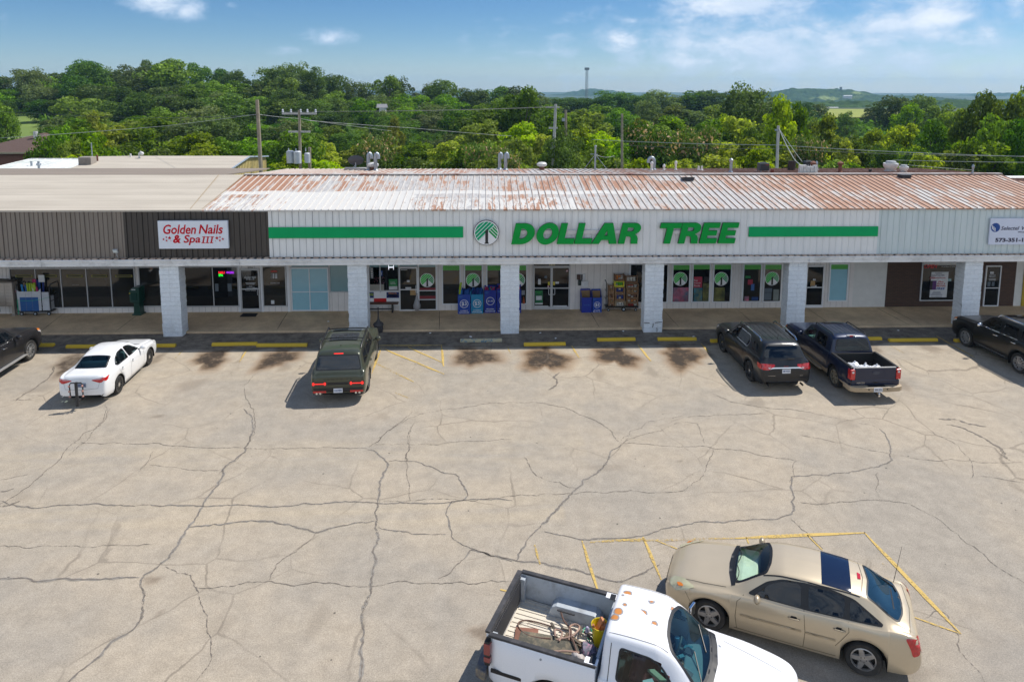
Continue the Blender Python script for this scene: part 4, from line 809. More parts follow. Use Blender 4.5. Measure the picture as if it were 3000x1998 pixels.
# ================================================================ SIGNS ON THE FASCIA
YF = YP+.0
def fx(px, py, Y=YF): return gy(px, py, Y)
for a, b, z_, lb in ((787, 1357, (665, 697), 'long green stripe panel left of the round emblem'), (2191, 2572, (664, 693), 'shorter green stripe panel right of the big letters')):
 p0, p1 = fx(a, z_[1]), fx(b, z_[0]); p0.x += .02
 q0 = fx((a+b)/2, z_[1]); q1 = fx((a+b)/2, z_[0])
 mb = MB(); mb.box(p0.x, p1.x, YF-.045, YF-.012, q0.z, q1.z)
 m_ = mat('stripe_green', (.0, .35, .11), .6, var=.05, spec=.2, scale=1.2)
 tag(mb.build('green_stripe', m_), lb, 'sign', 'green fascia stripes')
c = fx(1425, 681); r_ = .5*abs(fx(1461, 681).x-fx(1389, 681).x)
e = empty('emblem_sign', (c.x, YF, c.z), 0, 'round white emblem with green bars and a black numeral one, left of the big letters', 'sign')
o = logo('emblem_face', 0, 0, r_, -.10, e, m_teal_g, m_dgreen, .02, rim=True)
mb = MB(); mb.lathe([(r_*1.03, 0), (r_*1.03, -.11)], 40, (0, -.0, 0), 'Y'); mb.build('casing', mat('dark_casing', (.07, .06, .055), .5), e, smooth=True)
LZ = lambda u, v: (1350+u/2.7706, 620+v/2.7706)
def arc(cx, cy, rx, ry, a0, a1, n=14): return [(cx+rx*cos(radians(a0+(a1-a0)*i/n)), cy+ry*sin(radians(a0+(a1-a0)*i/n))) for i in range(n+1)]
GL = { # outlines in a box of height 1, widths in the same unit
 'D': (.93, [[(0, 0), (.40, 0)]+arc(.40, .5, .53, .5, -90, 90)+[(0, 1)], [(.30, .26), (.36, .26)]+arc(.36, .5, .24, .24, -90, 90)+[(.30, .74)]]),
 'O': (.98, [arc(.49, .5, .49, .52, 0, 360, 32)[:-1], arc(.49, .5, .19, .26, 0, 360, 22)[:-1]]),
 'L': (.79, [[(0, 0), (.79, 0), (.79, .27), (.31, .27), (.31, 1), (0, 1)]]),
 'A': (1.02, [[(-.04, 0), (.28, 0), (.36, .19), (.66, .19), (.72, 0), (1.06, 0), (.70, 1), (.33, 1)], [(.44, .40), (.51, .66), (.58, .40)]]),
 'R': (.92, [[(0, 0), (.30, 0), (.30, .36), (.40, .36), (.50, .34), (.56, .25), (.58, .10), (.60, 0), (.93, 0), (.90, .08), (.88, .25), (.82, .38), (.70, .46)]+arc(.60, .73, .32, .27, -55, 90, 10)+[(0, 1)], [(.30, .60), (.50, .60)]+arc(.50, .69, .10, .09, -90, 90, 6)+[(.30, .78)]]),
 'T': (.98, [[(.33, 0), (.64, 0), (.64, .74), (.98, .74), (.98, 1), (0, 1), (0, .74), (.33, .74)]]),
 'E': (.84, [[(0, 0), (.84, 0), (.84, .25), (.31, .25), (.31, .385), (.76, .385), (.76, .62), (.31, .62), (.31, .75), (.83, .75), (.83, 1), (0, 1)]])}
m_let = mat('letter_green', (.0, .31, .045), .6, var=.05, spec=.2); m_ret = mat('letter_return', (.025, .022, .02), .6)
zb_ = fx(*LZ(1200, 257)).z; zt_ = fx(*LZ(1200, 89)).z; H = zt_-zb_; SH = .215
x_l = lambda u: fx(*LZ(u, 257), YF-.16).x
LT = [('D', 409, 172), ('O', 597, 178), ('L', 779, 136), ('L', 921, 136), ('A', 1066, 192), ('R', 1275, 158), ('T', 1586, 172), ('R', 1762, 158), ('E', 1934, 135), ('E', 2086, 135)]
ls = empty('channel_letter_sign', (x_l(1330), YF, zb_), 0, 'two words in huge slanted bright green capital letters on the white fascia', 'sign')
def glyph(ch, x0, wd, parent):
 wn_, loops = GL[ch]; kx = wd/wn_
 cu = bpy.data.curves.new('g', 'CURVE'); cu.dimensions = '2D'; cu.fill_mode = 'BOTH'; cu.extrude = .055; cu.bevel_depth = 0
 for lp in loops:
  s_ = cu.splines.new('POLY'); s_.points.add(len(lp)-1); s_.use_cyclic_u = True
  for i, (a, b) in enumerate(lp): s_.points[i].co = (a*kx+b*SH*H, b*H, 0, 1)
 o = bpy.data.objects.new('g', cu); C.objects.link(o)
 me = bpy.data.meshes.new_from_object(o.evaluated_get(bpy.context.evaluated_depsgraph_get())); bpy.data.objects.remove(o); bpy.data.curves.remove(cu)
 me.materials.clear(); me.materials.append(m_let); me.materials.append(m_ret)
 for v in me.vertices: v.co = Vector((x0+v.co.x-ls.location.x, -.115-v.co.z, v.co.y))
 for p in me.polygons: p.material_index = 0 if abs(p.normal.y) > .8 else 1
 me.update(); me.name = 'letter'; o = bpy.data.objects.new('letter', me); link(o, ls); o['label'] = 'green capital '+ch; return o
for ch, u, wd in LT: glyph(ch, x_l(u), x_l(u+wd)-x_l(u), ls)
for u0, u1 in ((480, 1310), (1680, 2150)):
 mb = MB(); a, b = fx(*LZ(u0, 152)), fx(*LZ(u1, 180)); mb.box(a.x-ls.location.x, b.x-ls.location.x, -.055, -.012, b.z-zb_, a.z-zb_)
 mb.build('raceway', mat('raceway_white', (.62, .62, .60), .5), ls)
G = lambda u, v: (440+u/8.41, 630+v/8.41)
a, b = fx(*G(1088, 810)), fx(*G(1088, 130)); xl, xr = fx(*G(240, 470)).x, fx(*G(1952, 470)).x; cx = (xl+xr)/2
sg = empty('shop_sign', (cx, YF, a.z), 0, 'white rectangular sign with red slanted lettering and stars on the brown fascia', 'sign')
mb = MB(); mb.box(xl-cx, xr-cx, -.16, -.03, 0, b.z-a.z); mb.build('panel', [mat('sign_face_pale', (.72, .77, .84), .35, var=.03)], sg, bevel=.01)
def gt(rect, s_, **kw):
 p, q = fx(*G(rect[0], rect[3])), fx(*G(rect[2], rect[1]))
 return text('lettering', s_, q.x-p.x, (p.x+q.x)/2-cx, (p.z+q.z)/2-a.z, -.164, mat('sign_crimson', (.55, .0, .012), .6, spec=.2), sg, height=q.z-p.z, depth=.008, **kw)
gt((370, 220, 1160, 455), 'Golden', shear=.22, bold=.018); gt((1235, 220, 1820, 450), 'Nails', shear=.22, bold=.018)
gt((608, 475, 790, 675), '&', shear=.2, bold=.035); gt((868, 475, 1268, 725), 'Spa', shear=.22, bold=.018)
mb = MB()
for u in (1300, 1398, 1500):  # seriffed roman numeral strokes
 pts = [(0, 0), (92, 0), (90, 14), (62, 20), (88, 142), (112, 148), (116, 162), (22, 162), (24, 148), (52, 142), (26, 20), (2, 14)]
 P_ = [fx(*G(u+q[0]*.95, 675-q[1])) for q in pts]; mb.prism([(p.x-cx, p.z-a.z) for p in P_], -.161, -.169, 'Y')
for u, v, r0 in ((372, 582, 32), (442, 532, 26), (448, 612, 32), (520, 548, 50), (556, 620, 12), (1680, 548, 50), (1755, 528, 26), (1825, 575, 34), (1752, 608, 32), (1645, 620, 12)):
 P_ = [fx(*G(u+(r0 if i % 2 == 0 else r0*.42)*sin(i*pi/5), v-(r0 if i % 2 == 0 else r0*.42)*cos(i*pi/5))) for i in range(10)]
 c0 = fx(*G(u, v))
 for i in range(10): mb.prism([(c0.x-cx, c0.z-a.z), (P_[i].x-cx, P_[i].z-a.z), (P_[(i+1) % 10].x-cx, P_[(i+1) % 10].z-a.z)], -.161, -.169, 'Y')
mb.build('stars_and_numerals', MATS['sign_crimson'], sg)
S7 = lambda u, v: (2600+u/5.8875, 600+v/5.8875)
z0, z1 = fx(*S7(2200, 682)).z, fx(*S7(2200, 230)).z; xl = fx(*S7(1740, 450)).x; xr = xl+2.9
sg = empty('phone_shop_sign', ((xl+xr)/2, YF, z0), 0, 'pale lavender sign with blue round logo and phone number on the right fascia', 'sign'); cx = (xl+xr)/2
mb = MB(); mb.box(xl-cx, xr-cx, -.09, -.03, 0, z1-z0); mb.build('panel', mat('sign_face_lavender', (.62, .67, .80), .4, var=.03), sg)
def st_(rect, s_, m, **kw):
 p, q = fx(*S7(rect[0], rect[3])), fx(*S7(rect[2], rect[1]))
 return text('lettering', s_, q.x-p.x, (p.x+q.x)/2-cx, (p.z+q.z)/2-z0, -.094, m, sg, height=q.z-p.z, depth=.008, **kw)
m_nv = mat('sign_dark_navy', (.02, .02, .06), .4)
st_((1928, 365, 2250, 432), 'Selectel', m_nv, shear=.25, bold=.008); st_((2285, 365, 2640, 432), 'Wireless', m_nv, shear=.25, bold=.008)
st_((2222, 452, 2640, 478), 'Wireless Made Simple' if False else 'Wireless', m_nv, shear=.25) if False else None
st_((2222, 452, 2390, 478), 'Wireless', m_nv, shear=.25)
st_((1830, 565, 2392, 638), '573-351-13', m_nv, bold=.04)
c = fx(*S7(1838, 388)); r_ = .5*abs(fx(*S7(1915, 388)).x-fx(*S7(1760, 388)).x)
mb = MB(); circ = [(cos(2*pi*k/32)*r_, sin(2*pi*k/32)*r_) for k in range(32)]
mb.prism([(c.x-cx+p, c.z-z0+q) for p, q in circ], -.091, -.097, 'Y', 0)
for k in range(3):
 xx = c.x-cx-r_*(.75-.3*k); mb.prism([(xx, c.z-z0-r_*(.35+.25*k)), (xx+r_*.16, c.z-z0-r_*(.35+.25*k)), (xx+r_*.12, c.z-z0+r_*(.5-.28*k)), (xx-r_*.04, c.z-z0+r_*(.5-.28*k))], -.098, -.101, 'Y', 1)
mb.build('logo_disc', [mat('logo_blue', (.0, .05, .25), .4), m_white], sg)
p = fx(345, 733)
fl = empty('flood_lamp', (p.x, YP-.1, p.z), 0, 'small square flood lamp at the right end of the tan fascia', 'lamp')
mb = MB(); M = Matrix.Rotation(radians(25), 4, 'X'); mb.cbox((0, -.08, 0), (.20, .07, .17), M.to_3x3()); mb.build('housing', mat('lamp_grey', (.35, .36, .37), .5), fl, bevel=.01)
mb = MB(); mb.cbox((0, -.125, .0), (.17, .01, .13), M.to_3x3()); mb.build('lens', mat('lamp_lens', (.55, .62, .62), .2), fl)
mb = MB(); mb.tube([(0, -.04, -.05), (0, .0, -.2), (0, .06, -.3)], .018, 6); mb.build('bracket', MATS['lamp_grey'], fl)
# ================================================================ THINGS ON THE WALKWAY
def gw(k, u, v, z=.10): return gz(*B1(k, u, v), z)
SQ = math.sqrt
m_noo = [mat('noodle_blue', (.01, .09, .36), .6), mat('noodle_pink', (.50, .03, .14), .6), mat('noodle_lime', (.34, .48, .03), .6), mat('noodle_sky', (.02, .22, .50), .6), mat('noodle_teal', (.0, .22, .25), .6), mat('noodle_navy', (.01, .03, .2), .6)]
def stick(mb, x, y, z0, L, dx, dy, m, r=.04): mb.tube([(x, y, z0), (x+dx*.5, y+dy*.5, z0+L*.5), (x+dx, y+dy, z0+L)], r, 7, m)
m_card = mat('kraft_card', (.30, .19, .09), .8)
BINW = .50
def bin_thing(x, y, w_, h, col, label, cat, group, price, words, noodles, seed=0, tilt=0):
 e = empty('cardboard_bin', (x, y, .10), tilt, label, cat, group); rn = random.Random(seed)
 mb = MB(); d = .42; th = .012
 pr = [(-w_/2, -d/2), (w_/2, -d/2), (w_/2, d/2), (-w_/2, d/2)]
 mb.box(-w_/2, w_/2, -d/2, -d/2+th, 0, h); mb.box(-w_/2, w_/2, d/2-th, d/2, 0, h*1.02+(.30 if not noodles else .1)); mb.box(-w_/2, -w_/2+th, -d/2+th, d/2-th, 0, h+.0); mb.box(w_/2-th, w_/2, -d/2+th, d/2-th, 0, h+.0); mb.box(-w_/2+th, w_/2-th, -d/2+th, d/2-th, h*.55, h*.56, 1)
 if not noodles:   # wings sloping up to the tall back
  for sx in (-1, 1):
   xx = sx*(w_/2-th/2); mb.prism([(-d/2+th, h), (d/2-th, h), (d/2-th, h+.26), (d/2-.12, h+.26)], xx-th/2, xx+th/2, 'X', 0)
  mb.box(-w_/2+th, w_/2-th, d/2-th-.004, d/2-th-.001, h*.6, h+.24, 1)
 mb.build('box', [col, m_card], e)
 if price:
  f = -d/2-.003; mb = MB(); ro, ri = w_*.34, w_*.30; zc = h*.52
  n = 32
  vs = [(r*cos(2*pi*k/n), f, zc+r*sin(2*pi*k/n)) for r in (ro, ri) for k in range(n)]; mb.add(vs, [(k, (k+1) % n, n+(k+1) % n, n+k) for k in range(n)])
  mb.build('price_ring', m_white, e)
  text('price', price, w_*(.40 if len(price) < 4 else .44), 0, zc, f-.003, m_white, e, bold=.01, depth=.004)
  ws = words.split('|')
  for i, s_ in enumerate(ws): text('lettering', s_, w_*(.80 if i or len(ws) == 1 else .62), 0, h*(.17-.09*i), f-.003, m_white, e, height=h*.055, bold=.02, depth=.004)
  mb = MB(); mb.box(-w_*.42, -w_*.1, f-.002, f, h*.90, h*.915); mb.box(-w_*.42, -w_*.2, f-.002, f, h*.86, h*.875); mb.build('small_print', mat('pale_blue_ink', (.05, .25, .5), .5), e)
 else:
  text('lettering', words, w_*.62, 0, h*.5, -d/2-.006, mat('pale_blue_ink', (.05, .25, .5), .5), e, depth=.004)
  mb = MB(); mb.box(-w_*.30, w_*.18, -d/2-.004, d/2, h+.02, h+.022);
 if noodles:
  mb = MB()
  for i in range(noodles[1]):
   cc = rn.choice(noodles[0]); L = noodles[2]*rn.uniform(.85, 1.05)
   stick(mb, rn.uniform(-w_/2+.06, w_/2-.06), rn.uniform(-d/2+.06, d/2-.06), h*.58, L, rn.uniform(-.07, .07)+noodles[3], rn.uniform(-.05, .05), cc, .038)
  mb.build('noodles', m_noo, e, smooth=True)
  for ch in KIDS.get(e.name, []):
   if ch.name.startswith('noodles'): ch['label'] = 'bundle of foam pool noodles'
 return e
nv = mat('bin_navy', (.006, .05, .34), .5, var=.03); tl = mat('bin_teal_blue', (.01, .24, .46), .5, var=.03); cb = mat('bin_cobalt', (.01, .03, .30), .5, var=.03)
def binat(k, u0, u1, vb, vt, *a, **kw):
 p, q = gw(k, u0, vb), gw(k, u1, vb); t_ = gy(*B1(k, (u0+u1)/2, vt), p.y);
 return bin_thing((p.x+q.x)/2, p.y+.21, (q.x-p.x)*.985, t_.z-.10, *a, **kw)
binat(2, 1608, 1782, 848, 580, nv, 'navy bin of blue noodles marked three dollars, leftmost by the third pillar', 'bin', 'noodle bins left of the entrance', '$3', 'JUMBO|NOODLES', ([0, 0, 3, 5, 0], 24, .62, .06), seed=1)
binat(2, 1788, 1960, 842, 578, tl, 'teal-blue bin of dark blue noodles marked three dollars, second by the third pillar', 'bin', 'noodle bins left of the entrance', '$3', 'JUMBO|NOODLES', ([0, 0, 5], 24, .62, .03), seed=2)
binat(2, 1972, 2140, 834, 520, cb, 'cobalt bin of pink and teal foam noodles marked one dollar fifty', 'bin', 'noodle bins left of the entrance', '$1.50', 'FOAM|NOODLES', ([1, 1, 4, 5, 1], 22, .56, 0), seed=3)
binat(2, 2146, 2316, 834, 500, cb, 'cobalt bin of pink noodles just left of the third pillar', 'bin', 'noodle bins left of the entrance', '$1.50', 'FOAM|NOODLES', ([1, 1, 1, 4], 22, .56, 0), seed=4)
p, q = gw(2, 2330, 834), gw(3, 128, 834)
binat(3, -36, 128, 834, 510, cb, 'cobalt bin edge showing right of the third pillar with one pink noodle', 'bin', 'noodle bins left of the entrance', '$1.50', 'FOAM|NOODLES', ([1, 1, 5], 14, .56, 0.02), seed=5)
binat(3, 955, 1098, 830, 622, cb, 'blue card bin with a white note, left of its twin by the bread cart', 'bin', 'ball bins right of the entrance', None, 'SOCCER BALL', None, seed=6, tilt=radians(4))
binat(3, 1108, 1238, 828, 625, nv, 'empty navy card bin marked three dollars for a soccer ball, beside the bread cart', 'bin', 'ball bins right of the entrance', '$3', 'SOCCER|BALL', None, seed=7)
p = gw(3, 1010, 830); mb = MB(); mb.cbox((p.x, p.y+.30, 1.42), (.34, .01, .30)); tag(mb.build('taped_note', m_paper), 'white paper note standing at the back of the blue card bin', 'paper')
p = gw(2, 1640, 848); mb = MB(); mb.tube([(p.x-.02, p.y+.1, 1.05), (p.x-.0, p.y+.06, 1.35), (p.x+.05, p.y+.03, 1.62)][::-1], .05, 8); tag(mb.build('pool_noodle', m_noo[2], smooth=True), 'fat lime-yellow noodle sticking out of the leftmost navy bin', 'noodle')
def caster(e, x, y, z, r=.08, m=None, col=None):
 mb = MB(); mb.lathe([(r, -.02), (r, .02)], 16, (x, y, z), 'X' if False else 'Y', 0); mb.lathe([(r*.5, -.024), (r*.5, .024)], 12, (x, y, z), 'Y', 1)
 return mb.build('caster', [mat('caster_rubber', (.02, .02, .02), .7), mat('caster_hub', (.40, .45, .48), .4)], e)
a, b = gw(3, 1290, 815), gw(3, 1745, 815); W_ = b.x-a.x; cy = a.y+.25
ct = empty('stock_cart', ((a.x+b.x)/2, cy, .10), 0, 'black flatbed trolley under cartons of buns between ball bins and cracked pillar', 'cart')
blk = mat('cart_black', (.015, .015, .016), .5)
mb = MB(); mb.box(-W_/2, W_/2, -.28, .28, .20, .25); mb.build('deck', blk, ct)
mb = MB()
mb.tube([(-W_/2+.02, -.25, .22), (-W_/2+.02, -.25, 1.35), (-W_/2+.02, -.16, 1.45), (-W_/2+.02, .16, 1.45), (-W_/2+.02, .25, 1.35), (-W_/2+.02, .25, .22)], .022, 8)
for z in (.6, 1.0): mb.tube([(-W_/2+.02, -.25, z), (-W_/2+.02, .25, z)], .014, 6)
mb.build('handle', blk, ct, smooth=True)
for x in (-W_/2+.15, W_/2-.12): caster(ct, x, -.2, .07, .07)
caster(ct, .08, -.24, .11, .11)
m_box = [mat('carton_brown', (.27, .155, .08), .8, var=.15), mat('carton_dark', (.19, .105, .055), .8, var=.15), mat('carton_yellow', (.62, .60, .03), .6), mat('carton_pale', (.36, .27, .17), .8)]
prod = {'red': (.42, .05, .03), 'org': (.62, .22, .05), 'navy': (.03, .05, .22), 'tan': (.42, .26, .12), 'brn': (.20, .09, .05), 'lime': (.10, .42, .04), 'wht': (.55, .52, .46)}
def carton(k, r, ci, pc, lb, th=0):
 u0, v0, u1, v1 = r; Y = a.y+.08; p_, q_ = gy(*B1(k, u0, v1), Y), gy(*B1(k, u1, v0), Y); w_, h = q_.x-p_.x, q_.z-p_.z
 e = empty('bread_carton', ((p_.x+q_.x)/2, Y+.2, p_.z), th, lb, 'carton', 'cartons of baked goods on the trolley'); mb = MB(); h -= .006; w_ -= .006
 mb.box(-w_/2, w_/2, -.2, .2, 0, .012); mb.box(-w_/2, -w_/2+.012, -.2, .2, .012, h); mb.box(w_/2-.012, w_/2, -.2, .2, .012, h); mb.box(-w_/2+.012, w_/2-.012, .188, .2, .012, h)
 mb.box(-w_/2+.012, w_/2-.012, -.2, -.19, .012, h*.28); mb.box(-w_/2+.012, w_/2-.012, -.2, -.19, h*.86, h); mb.box(-w_/2+.012, -w_/2+.06, -.2, -.19, h*.28, h*.86); mb.box(w_/2-.06, w_/2-.012, -.2, -.19, h*.28, h*.86)
 mb.build('tray', m_box[ci], e); mb = MB(); rn = random.Random(int(u0+v0)); n = 3
 for i in range(n):
  for j in range(2): mb.ball((-w_/2+.07+(w_-.14)*(i+.5)/n, -.14+.03*rn.random(), h*(.38+.28*j)), .5, 5, rn.choice([0, 0, 1]), ((w_-.12)/n*1.0, .09, h*.34))
 mb.build('packs', [mat('pack_'+pc, prod[pc], .35, var=.5, scale=14), mat('pack_wht', prod['wht'], .35, var=.4, scale=16)], e, smooth=True)
K = 3
CT = [((1415, 302, 1555, 395), 1, 'org', 'dark carton of orange packs, topmost of the middle stack'), ((1412, 395, 1552, 476), 2, 'lime', 'yellow carton of lime-green packs'), ((1418, 478, 1560, 568), 0, 'navy', 'brown carton of navy packs above another navy one'), ((1422, 570, 1562, 668), 0, 'navy', 'brown carton of navy and white packs, second lowest of the middle stack'), ((1420, 670, 1570, 770), 3, 'wht', 'pale carton of buns, lowest of the middle stack'),
      ((1562, 318, 1738, 430), 1, 'wht', 'open dark carton of clear bags, topmost of the right stack'), ((1575, 432, 1750, 500), 0, 'red', 'carton of red packs under the open carton of bags'), ((1580, 500, 1748, 566), 0, 'tan', 'carton of tan buns, third down in the right stack'), ((1578, 566, 1746, 640), 0, 'brn', 'carton of dark brown loaves in the right stack'), ((1578, 640, 1742, 694), 0, 'org', 'flat carton of orange packs, second lowest of the right stack'), ((1578, 694, 1748, 768), 0, 'red', 'carton of red and white packs, lowest of the right stack'),
      ((1330, 448, 1412, 560), 0, 'tan', 'carton of pale buns, topmost of the left stack beside the trolley handle'), ((1330, 560, 1412, 644), 0, 'brn', 'carton of brown rolls, second down in the left stack'), ((1332, 644, 1414, 704), 0, 'tan', 'flat carton of tan rolls in the left stack'), ((1330, 704, 1416, 770), 0, 'brn', 'carton of brown rolls, lowest of the left stack')]
for r, ci, pc, lb in CT: carton(3, r, ci, pc, lb)
a, b = gw(0, 245, 880), gw(0, 765, 830); W_ = 1.55; cx = a.x+.78; cy = a.y+.3
t2 = empty('noodle_trolley', (cx, cy, .10), 0, 'black trolley carrying white and blue card bins of coloured noodles, left of the first pillar', 'cart')
mb = MB(); mb.box(-W_/2, W_/2, -.32, .34, .2, .25); mb.build('deck', blk, t2)
mb = MB()
for sx in (-1, 1):
 x = sx*(W_/2-.02); mb.tube([(x, -.28, .22), (x, -.28, 1.35), (x, -.2, 1.5), (x, .2, 1.5), (x, .3, 1.35), (x, .3, .22)], .024, 8)
 mb.tube([(x, -.28, .7), (x, .3, .7)], .016, 6); mb.tube([(x, -.28, 1.0), (x, .3, 1.0)], .016, 6)
mb.build('hoops', blk, t2, smooth=True)
for x in (-W_/2+.15, 0, W_/2-.15): caster(t2, x, -.24, .1, .09)
hf = .92
mb = MB(); mb.box(-.62, .22, -.30, -.29, .25, .25+hf*.72, 0); mb.box(-.62, .22, -.30, -.289, .25+hf*.72, .25+hf*1.02, 1); mb.prism([(-.74, .27), (-.62, .25), (-.62, 1.17), (-.78, 1.3)], -.295, -.28, 'Y', 1); mb.prism([(.22, .25), (.34, .27), (.36, 1.33), (.22, 1.17)], -.295, -.28, 'Y', 1)
mb.box(-.75, .34, .1, .11, .25, 1.2, 1); mb.box(.38, .70, -.28, -.27, .27, 1.15, 1); mb.box(.38, .70, -.25, .2, .27, .9, 1)
for x in (-.34, -.06): mb.box(x-.004, x+.004, -.303, -.29, .25, 1.18, 2)
mb.build('card_bins', [mat('bin_mid_blue', (.01, .09, .30), .5), mat('bin_white', (.50, .52, .56), .6), mat('fold_line', (.2, .22, .3), .6)], t2)
mb = MB(); rn = random.Random(9)
for i, (xx, dx, L, mm, dy) in enumerate([(-.62, -.22, .45, 1, 0), (-.48, -.08, .75, 3, 0), (-.36, -.02, .72, 0, 0), (-.25, -.06, .8, 2, 0), (-.17, -.02, .82, 2, 0), (-.08, 0, .8, 2, 0), (.0, .03, .82, 2, 0), (.06, -.12, .6, 6, 0), (.22, -.12, .62, 1, 0), (.12, -.15, .95, 1, .1), (.02, .05, .9, 5, .1), (.16, .0, .95, 0, .1), (-.12, .02, .95, 1, .1), (.45, .0, .35, 2, 0), (.53, .02, .34, 2, 0), (-.30, -.1, .6, 1, .05), (.3, .05, .9, 5, .1)]):
 stick(mb, xx, -.18+dy*1.5, .75, L, dx, 0, mm, .045)
mb.build('noodles', m_noo+[mat('noodle_white', (.50, .55, .60), .6)], t2, smooth=True)
mb = MB(); mb.cbox((.32, -.1, 1.75), (.28, .01, .34)); mb.cbox((.02, -.2, 1.38), (.14, .05, .2), m=1); mb.build('tag_cards', [m_paper, m_noo[2]], t2)
mb = MB(); mb.tube([(-.76, -.33, .78), (-.2, -.33, .74), (.3, -.33, .80), (.74, -.31, .92)], .008, 5); mb.tube([(-.72, -.33, .78), (-.70, -.34, .1)], .014, 5); mb.build('green_strap', mat('strap_green', (.02, .42, .22), .5), t2)
a = gw(0, 160, 885); mbx = empty('mailbox_cluster', (a.x-.35, a.y+.1, .10), 0, 'beige cluster mailbox on a pedestal at the far left end', 'mailbox')
mb = MB(); mb.box(-.62, .47, -.05, .40, .48, 1.62); mb.build('cabinet', mat('mailbox_beige', (.40, .35, .30), .6), mbx, bevel=.01)
mb = MB(); mb.prism([(-.65, 1.62), (.50, 1.62), (.50, 1.67), (.3, 1.70), (-.65, 1.70)], -.08, .43, 'Y'); mb.build('roof_cap', mat('mailbox_cap', (.10, .085, .07), .6), mbx)
mb = MB(); mb.box(.27, .39, .08, .25, 0, .48); mb.box(.2, .45, 0, .32, 0, .02); mb.build('pedestal', MATS['mailbox_beige'], mbx)
for i in range(7):
 mb = MB()
 for j in range(3): mb.box(-.59+j*.36, -.59+j*.36+.33, -.062, -.05, .52+i*.155, .52+i*.155+.14)
 mb.build('mail_doors', mat('mail_door', (.50, .44, .38), .5), mbx)
a = gw(0, 30, 970, .0); ys = empty('yard_sign', (a.x-.3, a.y, .10), 0, 'black yard sign with yellow capitals cut off by the left edge', 'sign')
mb = MB(); mb.box(-.55, .26, -.01, .01, .42, 1.02); mb.build('board', mat('yard_black', (.015, .015, .012), .5), ys)
for z, s_, x_, w_ in ((.93, 'STOP', .03, .28), (.76, 'NOW', .0, .30), (.58, 'HIRING!', -.08, .54)): text('lettering', s_, w_ if s_ != 'STOP' else .26, x_, z, -.014, mat('yard_yellow', (.62, .60, .02), .5), ys, height=.13, bold=.03, depth=.004) if s_ != 'STOP' else None
mb = MB();
for x in (-.35, .12): mb.tube([(x, 0, 0), (x, 0, .45)], .006, 5)
mb.build('wire_stakes', m_al, ys)
a = gw(0, 1888, 868); nb = empty('newspaper_box', (a.x, a.y+.2, .10), radians(-6), 'dark green newspaper vending box left of the first pillar', 'newspaper box')
gm = mat('box_green', (.004, .05, .035), .35, coat=.3)
mb = MB(); mb.box(-.22, .22, -.2, .22, 0, .05); mb.prism([(-.15, .05), (.17, .05), (.14, .62), (-.12, .62)], -.15, .17, 'Y'); mb.build('pedestal', gm, nb)
mb = MB(); mb.prism([(-.22, .62), (-.26, .68), (-.26, 1.20), (-.05, 1.36), (.22, 1.36), (.22, .62)], -.24, .24, 'X' if False else 'Y'); mb.build('cabinet', gm, nb, bevel=.02)
mb = MB(); mb.box(-.16, .12, -.26, -.24, .74, 1.10); mb.build('display_window', mat('box_window', (.02, .06, .05), .1), nb)
mb = MB(); mb.box(-.12, .06, -.262, -.24, 1.24, 1.28); mb.build('name_strip', m_paper, nb); mb = MB(); mb.lathe([(.03, 0), (.03, .02)], 10, (-.22, -.27, 1.08), 'Y'); mb.build('sticker', m_yy, nb)
a, b = gw(2, 385, 838), gw(2, 702, 838)
bn = empty('wooden_bench', ((a.x+b.x)/2, a.y+.2, .10), 0, 'low dark timber bench with black frame right of the second pillar', 'bench'); L = b.x-a.x+.55
mb = MB(); mb.box(-L/2, L/2, -.2, .2, .42, .47); mb.build('seat', mat('bench_timber', (.10, .055, .035), .7), bn)
for x in (-L/2+.2, L/2-.28): mb = MB(); mb.box(x-.03, x+.03, -.18, .18, .0, .42); mb.build('leg', blk, bn)
mb = MB(); mb.box(-L/2+.23, L/2-.31, -.02, .02, .12, .17); mb.build('stretcher', blk, bn)
c0, c1 = BX(2, 375, 720), BX(2, 800, 530)
ad = empty('advert_panels', ((c0.x+c1.x)/2, YW-.05, c0.z), 0, 'row of white, red and navy advert panels above the bench', 'sign'); W_ = c1.x-c0.x; hh = c1.z-c0.z
mb = MB(); mb.box(-W_/2, W_/2, -.02, .02, -.05, hh); mb.build('backing', m_white, ad)
def cell(u0, v0, u1, v1, m): p_, q_ = BX(2, u0, v1), BX(2, u1, v0); mb = MB(); mb.box(p_.x-ad.location.x, q_.x-ad.location.x, -.035, -.02, p_.z-c0.z, q_.z-c0.z); mb.build('advert', m, ad); return p_, q_
cell(455, 625, 625, 705, mat('advert_red', (.55, .01, .01), .5)); cell(628, 540, 798, 620, mat('advert_navy', (.015, .03, .16), .5)); cell(378, 540, 450, 620, MATS['advert_navy'])
def atx(u0, v0, u1, v1, s_, m, z=.04): p_, q_ = BX(2, u0, v1), BX(2, u1, v0); text('lettering', s_, q_.x-p_.x, (p_.x+q_.x)/2-ad.location.x, (p_.z+q_.z)/2-c0.z, -z, m, ad, height=q_.z-p_.z, bold=.02, depth=.004)
atx(655, 545, 770, 564, 'Ozark', mat('advert_orange', (.7, .30, .02), .5)); cell(640, 568, 788, 590, m_paper); atx(645, 570, 785, 588, 'WELL DRILLING', m_nv, .045); cell(655, 594, 775, 608, MATS['advert_orange']); atx(395, 555, 448, 590, 'IS', m_noo[2])
a = gw(2, 508, 1105, .0); au = empty('ash_urn', (a.x, a.y+.12, .0), 0, 'dark long-necked cigarette receptacle behind the green car', 'ash urn')
mb = MB(); mb.lathe([(.19, 0), (.21, .04), (.20, .28), (.235, .32), (.22, .38), (.10, .47), (.045, .58), (.03, .75)], 20); mb.build('base', mat('urn_grey', (.045, .04, .042), .6), au, smooth=True)
